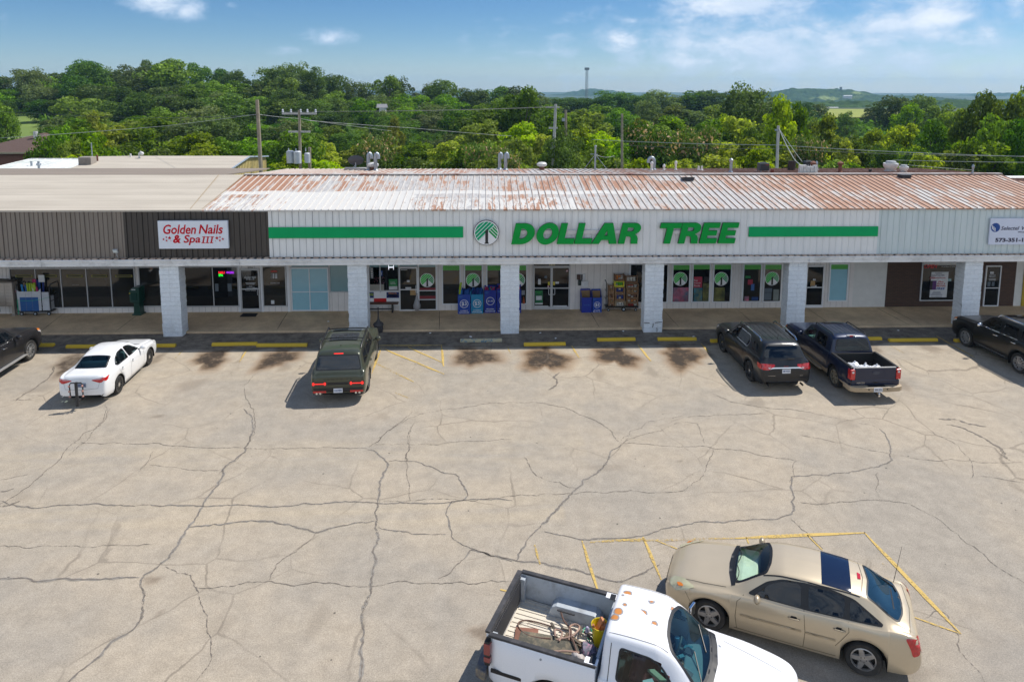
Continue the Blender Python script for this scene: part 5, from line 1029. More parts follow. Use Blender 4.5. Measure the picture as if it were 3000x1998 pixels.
mb = MB(); mb.lathe([(.03, .75), (.026, 1.05), (.035, 1.08), (.025, 1.12)], 12); mb.build('neck', MATS['urn_grey'], au, smooth=True)
p = [gw(1, *q) for q in ((1000, 842), (1205, 842), (1170, 888), (952, 888))]; mb = MB(); mb.add([v+Vector((0, 0, .003)) for v in p]+[v+Vector((0, 0, .018)) for v in p], [(4, 7, 6, 5), (0, 1, 5, 4), (1, 2, 6, 5), (2, 3, 7, 6), (3, 0, 4, 7)])
tag(mb.build('door_mat', mat('mat_black', (.012, .012, .013), .9)), 'black rubber mat outside the salon door', 'door mat')
c = BX(2, 1042, 690, YW-.2); bg_ = empty('plastic_bag', (c.x, YW-.2, c.z-.4), 0, 'clear plastic bag of litter hanging from the side door handle', 'bag')
mb = MB(); mb.lathe([(.02, .0), (.10, .03), (.17, .12), (.18, .25), (.13, .42), (.07, .60), (.03, .78), (.045, .84)], 14)
for i, v in enumerate(mb.v): mb.v[i] = v+v.normalized()*.025*noise.noise(v*9)
def bag_mat():
 m, t = new_mat('thin_plastic'); p_ = nd(t, 'ShaderNodeBsdfPrincipled', {'Base Color': (.55, .56, .58, 1), 'Roughness': .25}); tr = nd(t, 'ShaderNodeBsdfTransparent', {0: (.8, .8, .8, 1)})
 nd(t, 'ShaderNodeOutputMaterial', {0: nd(t, 'ShaderNodeMixShader', {0: .5, 1: tr.outputs[0], 2: p_.outputs[0]}).outputs[0]}); return m
mb.build('bag', bag_mat(), bg_, smooth=True)
mb = MB(); mb.ball((0, 0, .13), .12, 6); mb.build('contents', mat('bag_litter', (.25, .2, .18), .7, var=.7, scale=20), bg_)
ws = [(60,133,1018,'y','partly behind the dark grey car at the far left'),(191,330,1022,'y','left one behind the white car'),(372,510,1020,'y','right one behind the white car'),(620,750,1015,'y','left one of the touching pair left of the green car'),(750,898,1018,'y','right one of the touching pair left of the green car'),(1348,1471,1004,'b','faded to blue patches'),(1535,1658,1015,'y','in front of the entrance with a scuffed face'),(1750,1863,1001,'y','in front of the bread cart'),(1928,2042,1000,'y','just right of the cracked pillar'),(2083,2200,1005,'y','mostly behind the dark grey rear of the big car'),(2452,2587,999,'y','partly behind the blue pickup'),(2607,2751,1003,'y','right of the blue pickup'),(2800,2920,1004,'y','hidden under the black car at the right')]
def stop_mat(name, col, wear, amt):
 m, t = new_mat(name); P = nd(t, 'ShaderNodeTexCoord').outputs['Object']; n = nd(t, 'ShaderNodeTexNoise', {'Vector': P, 'Scale': 7.0, 'Detail': 8.0, 'Roughness': .75})
 f = nd(t, 'ShaderNodeMapRange', {0: n.outputs[0], 1: .5-amt, 2: .6-amt}).outputs[0]; c = nd(t, 'ShaderNodeMixRGB', {0: f, 1: rgb(col), 2: rgb(wear)})
 nd(t, 'ShaderNodeOutputMaterial', {0: nd(t, 'ShaderNodeBsdfPrincipled', {'Base Color': c.outputs[0], 'Roughness': .75}).outputs[0]}); return m
m_sy = stop_mat('stop_yellow', (.66, .44, .03), (.32, .22, .07), -.08); m_sb = stop_mat('stop_blue', (.45, .40, .25), (.04, .16, .26), .0)
for i, (x0, x1, py, c_, lb) in enumerate(ws):
 p_, q_ = gz(x0, py), gz(x1, py); L = max(1.6, (q_-p_).length); mb = MB(); pr = [(-.09, 0), (.09, 0), (.085, .07), (.055, .125), (-.055, .125), (-.085, .07)]
 rn = random.Random(i); mb.prism(pr, -L/2, L/2, 'X'); e = mb.build('wheel_stop', m_sb if c_ == 'b' else m_sy, bevel=.012); e.location = ((p_.x+q_.x)/2, p_.y+.09, .006); e.rotation_euler = (0, 0, rn.uniform(-.025, .025)+(.03 if i in (3, 7) else 0))
 tag(e, ('worn blue' if c_ == 'b' else 'yellow')+' concrete wheel stop '+lb, 'wheel stop', 'wheel stops along the kerb')
rn = random.Random(12)
LT_ = [(2, 1228, 1112, 'scrap right of the ash urn'), (2, 1785, 1160, 'crumpled paper by the blue wheel stop'), (3, 390, 1110, 'strip below the entrance'), (3, 605, 1182, 'scrap above the scuffed wheel stop'), (3, 1540, 1085, 'scrap left of the cracked pillar base'), (4, 155, 1160, 'cup lid on the wheel stop right of the cracked pillar'), (5, 622, 1075, 'scrap on the dark asphalt at the right'), (1, 2178, 980, 'tiny scrap on the walkway left of the green car'), (3, 740, 1218, 'flattened tan lid on the dark asphalt')]
for k, u, v, lb in LT_:
 p_ = gz(*B1(k, u, v), .02); mb = MB(); n = 6; R_ = .07 if 'crumpled' not in lb else .11
 vs = [(R_*rn.uniform(.5, 1.2)*cos(2*pi*i/n), R_*rn.uniform(.4, .9)*sin(2*pi*i/n), rn.uniform(0, .03)) for i in range(n)]+[(0, 0, .045)]
 mb.add(vs, [(i, (i+1) % n, n) for i in range(n)]); o = mb.build('litter', mat('tan_litter', (.3, .24, .17), .8) if 'tan' in lb else mat('litter_white', (.7, .72, .74), .6)); o.location = (p_.x, p_.y, .008 if k != 1 else .104); tag(o, 'white paper '+lb if 'tan' not in lb else lb, 'litter', 'litter along the kerb')
# ================================================================ VEHICLES
def pchip(xs, ys):
 xs = np.array(xs, float); ys = np.array(ys, float); h = np.diff(xs); d = np.diff(ys)/h; m = np.zeros(len(xs)); m[0] = d[0]; m[-1] = d[-1]
 for i in range(1, len(xs)-1):
  if d[i-1]*d[i] > 0: w1, w2 = 2*h[i]+h[i-1], h[i]+2*h[i-1]; m[i] = (w1+w2)/(w1/d[i-1]+w2/d[i])
 def f(x):
  i = int(min(max(np.searchsorted(xs, x)-1, 0), len(xs)-2)); t = (x-xs[i])/h[i]; t = min(max(t, 0), 1)
  return (2*t**3-3*t*t+1)*ys[i]+(t**3-2*t*t+t)*h[i]*m[i]+(-2*t**3+3*t*t)*ys[i+1]+(t**3-t*t)*h[i]*m[i+1]
 return f
def rpoly(pts, r=.07):
 out = []; n = len(pts)
 for i in range(n):
  a, b, c = [Vector((q[0], q[1], 0)) for q in (pts[i-1], pts[i], pts[(i+1) % n])]
  u, v = a-b, c-b; k = min(r, u.length*.35, v.length*.35); p, q = b+u.normalized()*k, b+v.normalized()*k
  out += [tuple((p*(1-t)**2+b*2*t*(1-t)+q*t*t)[:2]) for t in (0, .33, .67, 1)]
 return out
class Car:
 def __init__(s, name, tab, wheels, R, label, loc, ang, paint_m, cat='car', arch=.07, step=.05, rake=.9, lower=None, lz=.45, body_end=None):
  s.tab = tab; s.L = tab[-1][0]; s.wh = wheels; s.R = R; s.xm = sum(wheels)/2; s.arch = R+arch
  s.root = empty(name, (loc[0], loc[1], .004), ang, label, cat)
  cols = list(zip(*tab)); s.f = [pchip(cols[0], c) for c in cols[1:]]
  xs = set(np.round(np.arange(0, s.L, step), 4)); xs |= {r[0] for r in tab}; xs |= {.015, .03, s.L-.015, s.L-.03}
  for w_ in wheels:
   for a in range(0, 181, 10): xs.add(round(w_+s.arch*cos(radians(a)), 4))
   xs |= {round(w_-s.arch-.004, 4), round(w_+s.arch+.004, 4)}
  xs = sorted(x for x in xs if 0 <= x <= s.L); q = [xs[0]]
  for x in xs[1:]:
   if x-q[-1] > .0035: q.append(x)
  s.xs = q; secs = [s.section(x) for x in q]; n = len(secs[0]); vs = []; fs = []; fm = []
  for x, sec in zip(q, secs):
   full = [(y, z) for y, z in sec]+[(-y, z) for y, z in reversed(sec[:-1])]
   vs += [(s.xm-x, y, z) for y, z in full]
  N_ = 2*n-1
  for i in range(len(q)-1):
   for k in range(N_-1):
    a = i*N_+k; f = (a, a+N_, a+N_+1, a+1); fs.append(f)
    z = sum(vs[j][2] for j in f)/4; xx = s.xm-sum(vs[j][0] for j in f)/4
    fm.append(1 if (lower is not None and z < lz) else 0)
  fs.append(tuple(range(N_))); fm.append(0); fs.append(tuple(range(len(vs)-1, len(vs)-N_-1, -1))); fm.append(0)
  s.vs, s.fs, s.fm = vs, fs, fm; s.paint = [paint_m]+([lower] if lower is not None else [])
  s.bvh = BVHTree.FromPolygons([Vector(v) for v in vs], fs); s.holes = []
  s.fenders()
 def zl(s, x):
  z = s.f[1](x)
  for w_ in s.wh:
   d = abs(x-w_)
   if d < s.arch: z = max(z, s.R+sqrt(s.arch**2-d*d))
  return z
 def section(s, x):
  hw, zb, zs, zt, tw = [f(x) for f in s.f]; zl = s.zl(x); zs = max(zs, zl+.06); cr = min(.075, max(.02, (zt-zs)*.35)); zt = max(zt, zs+.03)
  g = (zl-zb)/max(zs-zb, .1)      # how deep the arch cuts
  P = [(hw-.075*(1-g), zl), (hw-.02*(1-g), zl+(zs-zl)*.16), (hw, zl+(zs-zl)*.5), (hw-.008, zl+(zs-zl)*.82), (hw-.05, zs-.005)]
  P += [(hw-.085, zs+.012)] if zt-zs > .2 else [(hw-.10, zs+.012)]
  P += [(tw+.03, zt-cr-.03), (tw-.05, zt-cr*.45), (tw*.5, zt-.008), (0, zt)]
  for it in range(2):
   q = [P[0]]
   for i in range(len(P)-1):
    a, b = P[i], P[i+1]; q += [(a[0]*.75+b[0]*.25, a[1]*.75+b[1]*.25), (a[0]*.25+b[0]*.75, a[1]*.25+b[1]*.75)]
   q.append(P[-1]); P = q
  return P
 def fenders(s):
  mb = MB()
  for w_ in s.wh:
   for sg in (1, -1):
    n = 14; A = s.arch-.004; hw = s.f[0](w_)-.02; ring = []
    for i in range(n+1):
     a = pi*i/n; ring.append((s.xm-w_+A*cos(a), s.R+A*sin(a)))
    ring = [(ring[0][0], .2)]+ring+[(ring[-1][0], .2)]; k = len(ring)
    vs = [(x, sg*hw, z) for x, z in ring]+[(x, sg*(hw-.34), z) for x, z in ring]
    mb.add(vs, [(i, i+1, k+i+1, k+i) for i in range(k-1)]+[tuple(range(k, 2*k))])
  b = [s.xm-s.L+.25, s.xm-.25]; hw = s.f[0](s.xm)-.1
  zb = s.f[1](s.xm)+.05
  mb.box(b[0], b[1], -hw+.28, hw-.28, zb-.03, zb+.14)
  mb.box(s.xm-s.wh[1]+s.arch+.03, s.xm-s.wh[0]-s.arch-.03, -hw+.0, hw-.0, zb-.04, zb)
  mb.build('wheel_wells', mat('underbody_black', (.008, .008, .008), .9), s.root)
 # --- patches wrapped on the body
 def cast(s, p, plane):
  a, b = p
  if plane == 'L': o, d = (s.xm-a, 3, b), (0, -1, 0)
  elif plane == 'R': o, d = (s.xm-a, -3, b), (0, 1, 0)
  elif plane == 'T': o, d = (s.xm-a, b, 5), (0, 0, -1)
  elif plane == 'B': o, d = (s.xm-s.L-3, a, b), (1, 0, 0)
  elif plane == 'F': o, d = (s.xm+3, a, b), (-1, 0, 0)
  h = s.bvh.ray_cast(Vector(o), Vector(d)); return (h[0], h[1]) if h[0] is not None else (None, None)
 def patch(s, pts, plane, m, name, off=.006, rnd=1, res=.07, hole=None, parent=None, label=None, add=True):
  P = rpoly(pts) if rnd else list(pts)
  def dens(P_):
   out = []
   for i in range(len(P_)):
    a, b = P_[i], P_[(i+1) % len(P_)]; k = max(1, int(sqrt((a[0]-b[0])**2+(a[1]-b[1])**2)/res))
    out += [(a[0]+(b[0]-a[0])*j/k, a[1]+(b[1]-a[1])*j/k) for j in range(k)]
   return out
  P = dens(P); loops = [P]
  if hole is not None: loops.append(dens(rpoly(hole) if rnd else hole))
  pts2 = []; edges = []
  for lp in loops:
   k0 = len(pts2); pts2 += lp; edges += [(k0+i, k0+(i+1) % len(lp)) for i in range(len(lp))]
  def inside(p, lp):
   c_ = False; j = len(lp)-1
   for i in range(len(lp)):
    if (lp[i][1] > p[1]) != (lp[j][1] > p[1]) and p[0] < (lp[j][0]-lp[i][0])*(p[1]-lp[i][1])/(lp[j][1]-lp[i][1])+lp[i][0]: c_ = not c_
    j = i
   return c_
  x0, x1 = min(p[0] for p in P), max(p[0] for p in P); z0, z1 = min(p[1] for p in P), max(p[1] for p in P)
  for i in range(1, int((x1-x0)/res)+1):
   for j in range(1, int((z1-z0)/res)+1):
    g = (x0+i*res+.0013*j, z0+j*res+.0017*i)
    if inside(g, P) and not (hole is not None and inside(g, loops[1])): pts2.append(g)
  r = delaunay_2d_cdt([Vector(p) for p in pts2], edges, [], 0, 1e-5); V, F = r[0], r[2]
  H = [s.cast((v.x, v.y), plane) for v in V]; fs = []
  for f in F:
   c_ = (sum(V[i].x for i in f)/len(f), sum(V[i].y for i in f)/len(f))
   if not inside(c_, P) or (hole is not None and inside(c_, loops[1])): continue
   if any(H[i][0] is None for i in f): continue
   fs.append(tuple(f))
  used = sorted({i for f in fs for i in f}); mp = {i: k for k, i in enumerate(used)}
  vs = []
  for i in used:
   nrm = H[i][1]
   vs.append(H[i][0]+nrm*off)
  out = []
  for f in fs:
   q = [mp[i] for i in f]; n_ = (vs[q[1]]-vs[q[0]]).cross(vs[q[2]]-vs[q[0]])
   ref = {'L': Vector((0, 1, 0)), 'R': Vector((0, -1, 0)), 'T': Vector((0, 0, 1)), 'B': Vector((-1, 0, 0)), 'F': Vector((1, 0, 0))}[plane]
   out.append(tuple(q) if n_.dot(ref) > 0 else tuple(reversed(q)))
  if not out: return None
  o = mesh_obj(name, vs, out, m, parent or s.root, smooth=True)
  if label: o['label'] = label
  return o
 def window(s, pts, plane, m, name='window', ring=None, see=False, inset=.035, label=None, rnd=1):
  cx = sum(p[0] for p in pts)/len(pts); cy = sum(p[1] for p in pts)/len(pts)
  def inset_(pts, q):
   A = sum(pts[i][0]*pts[(i+1) % len(pts)][1]-pts[(i+1) % len(pts)][0]*pts[i][1] for i in range(len(pts))); sg = 1 if A > 0 else -1; out = []
   for i in range(len(pts)):
    a, b, c_ = [Vector((w[0], w[1])) for w in (pts[i-1], pts[i], pts[(i+1) % len(pts)])]; u, v = (b-a).normalized(), (c_-b).normalized()
    n1, n2 = Vector((-u.y, u.x))*sg, Vector((-v.y, v.x))*sg; m_ = (n1+n2); m_ = m_/max(.35, m_.dot(n1)) if m_.length > 1e-6 else n1; out.append(tuple(b+m_*q))
   return out
  ins = inset_(pts, inset)
  fr = s.patch(pts, plane, ring or MATS['trim_black'], name, .004, rnd, hole=ins, label=label)
  s.patch(ins, plane, m, 'pane', .006, rnd, parent=fr)
  if see:
   k2 = inset_(pts, inset*.6)
   s.holes.append((plane, rpoly(k2)))
  return fr
 def seam(s, pts, plane, w_=.009, m=None, name='door_seam', off=.003):
  P = [Vector((p[0], p[1], 0)) for p in pts]; a, b = [], []
  for i, p in enumerate(P):
   t = (P[min(i+1, len(P)-1)]-P[max(i-1, 0)]).normalized(); n_ = Vector((-t.y, t.x, 0))*w_/2; a.append(tuple((p+n_)[:2])); b.append(tuple((p-n_)[:2]))
  return s.patch(a+b[::-1], plane, m or MATS['trim_black'], name, off, 0)
 def finish(s, name='body'):
  fs, fm = [], []
  for f, m in zip(s.fs, s.fm):
   kill = False
   if s.holes and len(f) == 4:
    c_ = sum((Vector(s.vs[i]) for i in f), Vector())/4
    n_ = (Vector(s.vs[f[1]])-Vector(s.vs[f[0]])).cross(Vector(s.vs[f[3]])-Vector(s.vs[f[0]]))
    for pl, lp in s.holes:
     if pl == 'T': p = (s.xm-c_.x, c_.y); ok = c_.z > .9
     elif pl == 'L': p = (s.xm-c_.x, c_.z); ok = c_.y > .4
     elif pl == 'R': p = (s.xm-c_.x, c_.z); ok = c_.y < -.4
     else: p = (c_.y, c_.z); ok = c_.x < s.xm-s.L+1.3
     if not ok: continue
     ins = False; j = len(lp)-1
     for i in range(len(lp)):
      if (lp[i][1] > p[1]) != (lp[j][1] > p[1]) and p[0] < (lp[j][0]-lp[i][0])*(p[1]-lp[i][1])/(lp[j][1]-lp[i][1])+lp[i][0]: ins = not ins
      j = i
     if ins: kill = True; break
   if not kill: fs.append(f); fm.append(m)
  o = mesh_obj(name, s.vs, fs, s.paint, s.root, smooth=True, fm=fm, sharp=50)
  return o
 def wheel(s, w_, sg, style, rimm, tw=.22, hub=None, yo=0):
  x = s.xm-w_; hw = s.f[0](w_); yc = sg*(hw-.035-tw/2+yo); R = s.R; e = empty('wheel', (x, yc, R)); C.objects.unlink(e); link(e, s.root)
  tyre = mat('tyre_rubber', (.022, .021, .020), .85, var=.2, dirt=(.10, .085, .07), dscale=4, damt=.5)
  mb = MB(); rr = R*.67; mb.lathe([(rr, -tw/2+.02), (R-.03, -tw/2), (R-.006, -tw/2+.03), (R, -tw/4), (R, tw/4), (R-.006, tw/2-.03), (R-.03, tw/2), (rr, tw/2-.02)], 36, (0, 0, 0), 'Y', cap=False); mb.build('tyre', tyre, e, smooth=True)
  mb = MB(); f = sg
  mb.lathe([(rr+.002, -tw/2+.02), (rr+.002, tw/2-.015)][::1], 32, (0, 0, 0), 'Y', 0, cap=False)
  mb.lathe([(rr+.004, f*(tw/2-.022)), (rr-.018, f*(tw/2-.012)), (rr-.022, f*(tw/2-.05))], 32, (0, 0, 0), 'Y', 0, cap=False)
  mb.lathe([(rr, f*(tw/2-.09)), (rr, f*(tw/2-.095))], 32, (0, 0, 0), 'Y', 1)
  n, wb, wt, twin = {'5': (5, .13, .085, 0), '5thin': (5, .07, .05, 1), '6': (6, .07, .055, 1), '10': (10, .035, .028, 0), '7': (7, .07, .05, 0), 'steel': (12, .05, .05, 0)}[style]
  for i in range(n):
   for t_ in ((-1, 1) if twin else (0,)):
    a = 2*pi*i/n+.3; A = Matrix.Rotation(a, 3, 'Y'); o_ = t_*wb*.62; k = .6 if twin else 1
    y0, y1 = f*(tw/2-.06), f*(tw/2-.022)
    vs = [Vector((o_*.7-wb*k/2, y0, .03)), Vector((o_*.7+wb*k/2, y0, .03)), Vector((o_+wt*k/2, y0, rr-.01)), Vector((o_-wt*k/2, y0, rr-.01)), Vector((o_*.7-wb*k/2*.8, y1, .03)), Vector((o_*.7+wb*k/2*.8, y1, .03)), Vector((o_+wt*k/2*.8, y1+f*.004, rr-.01)), Vector((o_-wt*k/2*.8, y1+f*.004, rr-.01))]
    mb.add([A@v for v in vs], [(0,3,2,1),(4,5,6,7),(0,1,5,4),(1,2,6,5),(2,3,7,6),(3,0,4,7)], 0)
  mb.lathe([(.075, f*(tw/2-.06)), (.07, f*(tw/2-.016)), (.03, f*(tw/2-.008)), (.002, f*(tw/2-.008))], 20, (0, 0, 0), 'Y', 0 if hub is None else 2, cap=False)
  for i in range(5): a = 2*pi*i/5+.9; mb.lathe([(.012, f*(tw/2-.02)), (.010, f*(tw/2-.010))], 8, (.052*sin(a), 0, .052*cos(a)), 'Y', 1)
  mb.build('rim', [rimm, mat('rim_dark', (.012, .012, .012), .6)]+([hub] if hub else []), e, smooth=True, sharp=30)
  return e
 def wheels(s, *a, **k):
  for w_ in s.wh:
   for sg in (1, -1): s.wheel(w_, sg, *a, **k)
 def mirror(s, x, z, sg, m, sz=(.12, .22, .15), glass=True, out=None):
  h, n_ = s.cast((x, z), 'L' if sg > 0 else 'R'); y = h.y; mb = MB(); X = s.xm-x
  mb.ball((X, y+sg*(sz[1]/2+.06), z+.06), .5, 7, 0, sz)
  mb.tube([(X-.02, y-sg*.02, z), (X, y+sg*.10, z+.03)], .025, 6, 1)
  o = mb.build('mirror', [m, MATS['trim_black']], s.root, smooth=True)
  return o
 def handle(s, x, z, sg, m, L=.19):
  h, n_ = s.cast((x, z), 'L' if sg > 0 else 'R'); X = s.xm-x; y = h.y
  mb = MB(); mb.tube([(X+L/2, y-sg*.005, z), (X+L/2-.02, y+sg*.03, z), (X-L/2+.02, y+sg*.032, z+.004), (X-L/2, y-sg*.005, z+.004)], .014, 8); mb.build('door_handle', m, s.root, smooth=True)
  s.patch([(x-L*.3, z-.03), (x+L*.25, z-.03), (x+L*.25, z+.04), (x-L*.3, z+.04)], 'L' if sg > 0 else 'R', MATS['trim_black'] if m is not MATS.get('x') else m, 'handle_recess', .002, 1)
 def plate(s, y, z, txt, bg, fg, w_=.305, h=.155, tilt=0, x=None, wtxt=.24, parent=None):
  if x is None: hp, n_ = s.cast((y, z), 'B'); x = hp.x
  else: x = s.xm-x
  mb = MB(); mb.box(x-.012, x-.002, y-w_/2, y+w_/2, z-h/2, z+h/2); pl = mb.build('number_plate', bg, s.root)
  M = Matrix.Translation((x-.014, y, z)) @ Matrix(((0, 1, 0, 0), (-1, 0, 0, 0), (0, 0, 1, 0), (0, 0, 0, 1)))
  text('plate_text', txt, wtxt, 0, 0, 0, fg, pl, height=h*.42, bold=.02, depth=.004, M=M)
  return pl
 def text_back(s, str_, w_, y, z, m, h=None, name='badge', x=None):
  if x is None: hp, n_ = s.cast((y, z), 'B'); x = hp.x
  M = Matrix.Translation((x-.006, y, z)) @ Matrix(((0, 1, 0, 0), (-1, 0, 0, 0), (0, 0, 1, 0), (0, 0, 0, 1)))
  return text(name, str_, w_, 0, 0, 0, m, s.root, height=h, depth=.004, M=M)
mat('trim_black', (.010, .010, .011), .45, var=.05)
gl_car = glass_dark('car_glass', (.006, .012, .016), 1.6, .02); gl_tint = glass_dark('tinted_glass', (.003, .005, .008), 1.6, .02)
gl_clear = glass_clear('green_glass', (.88, .97, .93)); gl_clear2 = glass_clear('blue_green_glass', (.42, .62, .64)); gl_dim = glass_clear('smoked_glass', (.10, .12, .13))
chrome = mat('chrome', (.75, .76, .78), .12, 1.0, .03); alloy = mat('alloy_silver', (.42, .41, .40), .35, .6, .1, dirt=(.12, .10, .08), dscale=6, damt=.4)
lamp_r = mat('lamp_red', (.50, .008, .010), .15, var=.25, scale=20, coat=1.0); lamp_w = mat('lamp_clear', (.62, .60, .58), .12, var=.2, scale=18, coat=1.0); lamp_o = mat('lamp_amber', (.75, .22, .02), .2, coat=1.0, var=.15, scale=12)
pl_w = mat('plate_white', (.60, .63, .68), .5); pl_t = mat('plate_dark_text', (.03, .06, .20), .5); lamp_hi = mat('lamp_highlight', (.75, .55, .55), .15, coat=1)
def seats(c, xf_, zf, rows, w_, m, drv=True, dash=None, dm=None, xr=None, zt=1.05):
 """simple cabin: floor tub, dashboard, wheel, seats with headrests"""
 e = c.root
 mb = MB(); X = lambda x: c.xm-x
 x0 = xf_; x1 = xr or c.L-.9
 mb.box(X(x1), X(x0), -w_, w_, .38, .42); mb.build('cabin_floor', mat('cabin_carpet', (.05, .05, .05), .9), e)
 if dash:
  mb = MB(); pr = [(X(dash[0]), .55), (X(dash[0]), dash[2]-.06), (X(dash[0])-.12, dash[2]-.02), (X(dash[1]), dash[2]), (X(dash[1])-.05, dash[2]-.12), (X(dash[1])-.0, .55)]
  mb.prism(pr, -w_, w_, 'Y'); mb.build('dashboard', dm or m, e, bevel=.02)
  mb = MB(); cx, cz, yy = X(dash[1]+.16), dash[2]-.03, .36; R_ = .18; pts = []
  for i in range(21): a = 2*pi*i/20; pts.append((cx+R_*sin(a)*.38, yy+R_*cos(a), cz+R_*sin(a)*.92))
  mb.tube(pts, .016, 7, cap=False); mb.tube([(cx, yy-R_, cz), (cx+.03, yy, cz-.02), (cx, yy+R_, cz)], .02, 6); mb.tube([(cx+.03, yy, cz-.02), (cx+.25, yy, cz-.15)], .04, 8); mb.build('steering_wheel', mat('wheel_grey', (.12, .13, .12), .6), e, smooth=True)
 for (xs_, ys_) in rows:
  for y in ys_:
   mb = MB(); sw = .25 if len(ys_) > 1 else w_*.92
   mb.cbox((X(xs_-.1), y, .60), (.52, sw*2, .16)); mb.build('seat', m, e, bevel=.05)
   mb = MB(); M = Matrix.Rotation(radians(-14), 3, 'Y'); mb.cbox((X(xs_+.20), y, .90), (.14, sw*1.9, .58), M); mb.build('backrest', m, e, bevel=.05)
   if len(ys_) > 1: mb = MB(); mb.cbox((X(xs_+.30), y, 1.24), (.09, .27, .15), M); mb.build('headrest', m, e, bevel=.035)
# ---------------------------------------------------------------- white saloon with hitch rack
wp = paint('white_paint', (.78, .79, .80), coat=.8)
c = Car('parked_car', [(0,.60,.30,.60,.65,.46),(.08,.74,.22,.70,.75,.55),(.3,.84,.20,.78,.84,.64),(.9,.882,.18,.88,.95,.68),(1.3,.885,.18,.93,1.00,.66),(1.45,.886,.18,.935,1.05,.64),(2.15,.887,.18,.96,1.42,.55),(2.6,.887,.18,.98,1.455,.55),(3.15,.885,.18,1.0,1.43,.54),(3.4,.884,.19,1.01,1.38,.54),(4.02,.87,.21,1.04,1.115,.60),(4.2,.86,.23,1.05,1.10,.64),(4.5,.82,.26,1.04,1.09,.62),(4.58,.79,.29,.99,1.02,.58),(4.62,.76,.33,.80,.84,.5),(4.65,.70,.38,.62,.66,.45)],
  (.96, 3.66), .325, 'white saloon with black steel wheels and a bicycle rack on its hitch', (-13.93, 25.20), radians(93.6), wp)
c.window([(3.42,-.50),(3.42,.50),(3.98,.56),(4.03,0),(3.98,-.56)], 'T', gl_clear2, 'rear_window', see=True, inset=.05)
c.window([(1.50,-.58),(1.45,0),(1.50,.58),(2.12,.50),(2.16,0),(2.12,-.50)], 'T', gl_car, 'windscreen')
for sd in 'LR':
 c.window([(1.75,1.0),(2.2,1.30),(2.45,1.365),(2.66,1.375),(2.67,1.01)], sd, gl_clear2, 'window', see=sd == 'R', inset=.03)
 c.window([(2.72,1.01),(2.71,1.375),(3.1,1.35),(3.4,1.24),(3.66,1.07),(3.60,1.03)], sd, gl_clear2, 'window', see=sd == 'R', inset=.03)
 c.seam([(1.62,.95),(1.55,.6),(1.62,.25)], sd, m=mat('seam_grey', (.22,.22,.22), .6)); c.seam([(2.69,1.0),(2.72,.5),(2.70,.24)], sd, m=MATS['seam_grey']); c.seam([(3.68,1.02),(3.62,.85),(3.35,.6)], sd, m=MATS['seam_grey']); c.seam([(1.4,.24),(2.2,.215),(3.25,.24)], sd, .02)
 g = 1 if sd == 'L' else -1; c.handle(2.55,.82,g,wp); c.handle(3.42,.86,g,wp); c.mirror(1.82,.98,g,wp)
 y = g; c.patch([(.74*y,.99),(.80*y,.95),(.83*y,.88),(.62*y,.80),(.33*y,.90),(.36*y,.92)], 'B', lamp_r, 'tail_lamp', .008, 1); c.patch([(.72*y,.955),(.60*y,.95),(.40*y,.905),(.60*y,.925)], 'B', lamp_hi, 'reversing_lamp', .011, 0)
 c.patch([(4.3,1.0),(4.56,.97),(4.6,.86),(4.5,.86)], sd, lamp_r, 'tail_lamp', .008)
 c.patch([(.06,.62),(.35,.80),(.52,.83),(.5,.78),(.15,.60)], sd, lamp_w, 'headlight', .008)
c.seam([(3.5,-.5),(1.95,-.52)], 'T', .012, MATS['seam_grey'], 'roof_seam'); c.seam([(3.5,.5),(1.95,.52)], 'T', .012, MATS['seam_grey'], 'roof_seam')
c.seam([(1.32,-.62),(1.25,0),(1.32,.62)], 'T', .05, name='cowl'); c.seam([(-.62,.86),(-.55,.62),(0,.58),(.55,.62),(.62,.86)], 'B', .01, MATS['seam_grey'], 'boot_seam')
c.patch([(-.74,.40),(-.62,.30),(.62,.30),(.74,.40),(.5,.37),(-.5,.37)], 'B', MATS['trim_black'], 'bumper_valance', .006, 0)
c.plate(0, .75, 'WF9 A2B', mat('plate_blue_grey', (.22,.27,.36), .5), pl_t); c.wheels('steel', mat('steel_wheel_black', (.05,.05,.05), .4, .5), .20, hub=chrome)
seats(c, 1.4, .4, [(2.35, (.36, -.36)), (3.2, (0,))], .66, mat('cabin_grey', (.16,.18,.19), .8), dash=(1.45, 1.75, .95), xr=3.9, dm=mat('dash_dark', (.05,.055,.055), .7)); c.finish()
c.root.scale = (.95, .95, .97)
fw = Vector((cos(radians(93.6)), sin(radians(93.6)))); tail = Vector((-13.93, 25.20))-fw*(4.65-2.31)*.95
rk = empty('bike_rack', (tail.x, tail.y, .004), radians(93.6), 'black hitch bicycle rack with pinkish straps behind the white saloon', 'bike rack')
bk = mat('rack_black', (.02, .02, .022), .5); mb = MB(); mb.box(-.30, .25, -.03, .03, .26, .32); mb.box(-.36, -.29, -.035, .035, .14, .98); mb.build('mast', bk, rk)
mb = MB(); mb.tube([(-.33, -.20, .48), (-.33, -.21, .88), (-.33, -.17, .96), (-.33, .17, .96), (-.33, .21, .88), (-.33, .20, .48)], .022, 8); mb.build('arms', bk, rk, smooth=True)
mb = MB(); [mb.ball((-.36, y, z), .036, 5) for y in (-.21, .21) for z in (.50, .68, .86)]; mb.build('cradles', mat('cradle_pink', (.42, .22, .18), .6), rk, smooth=True)
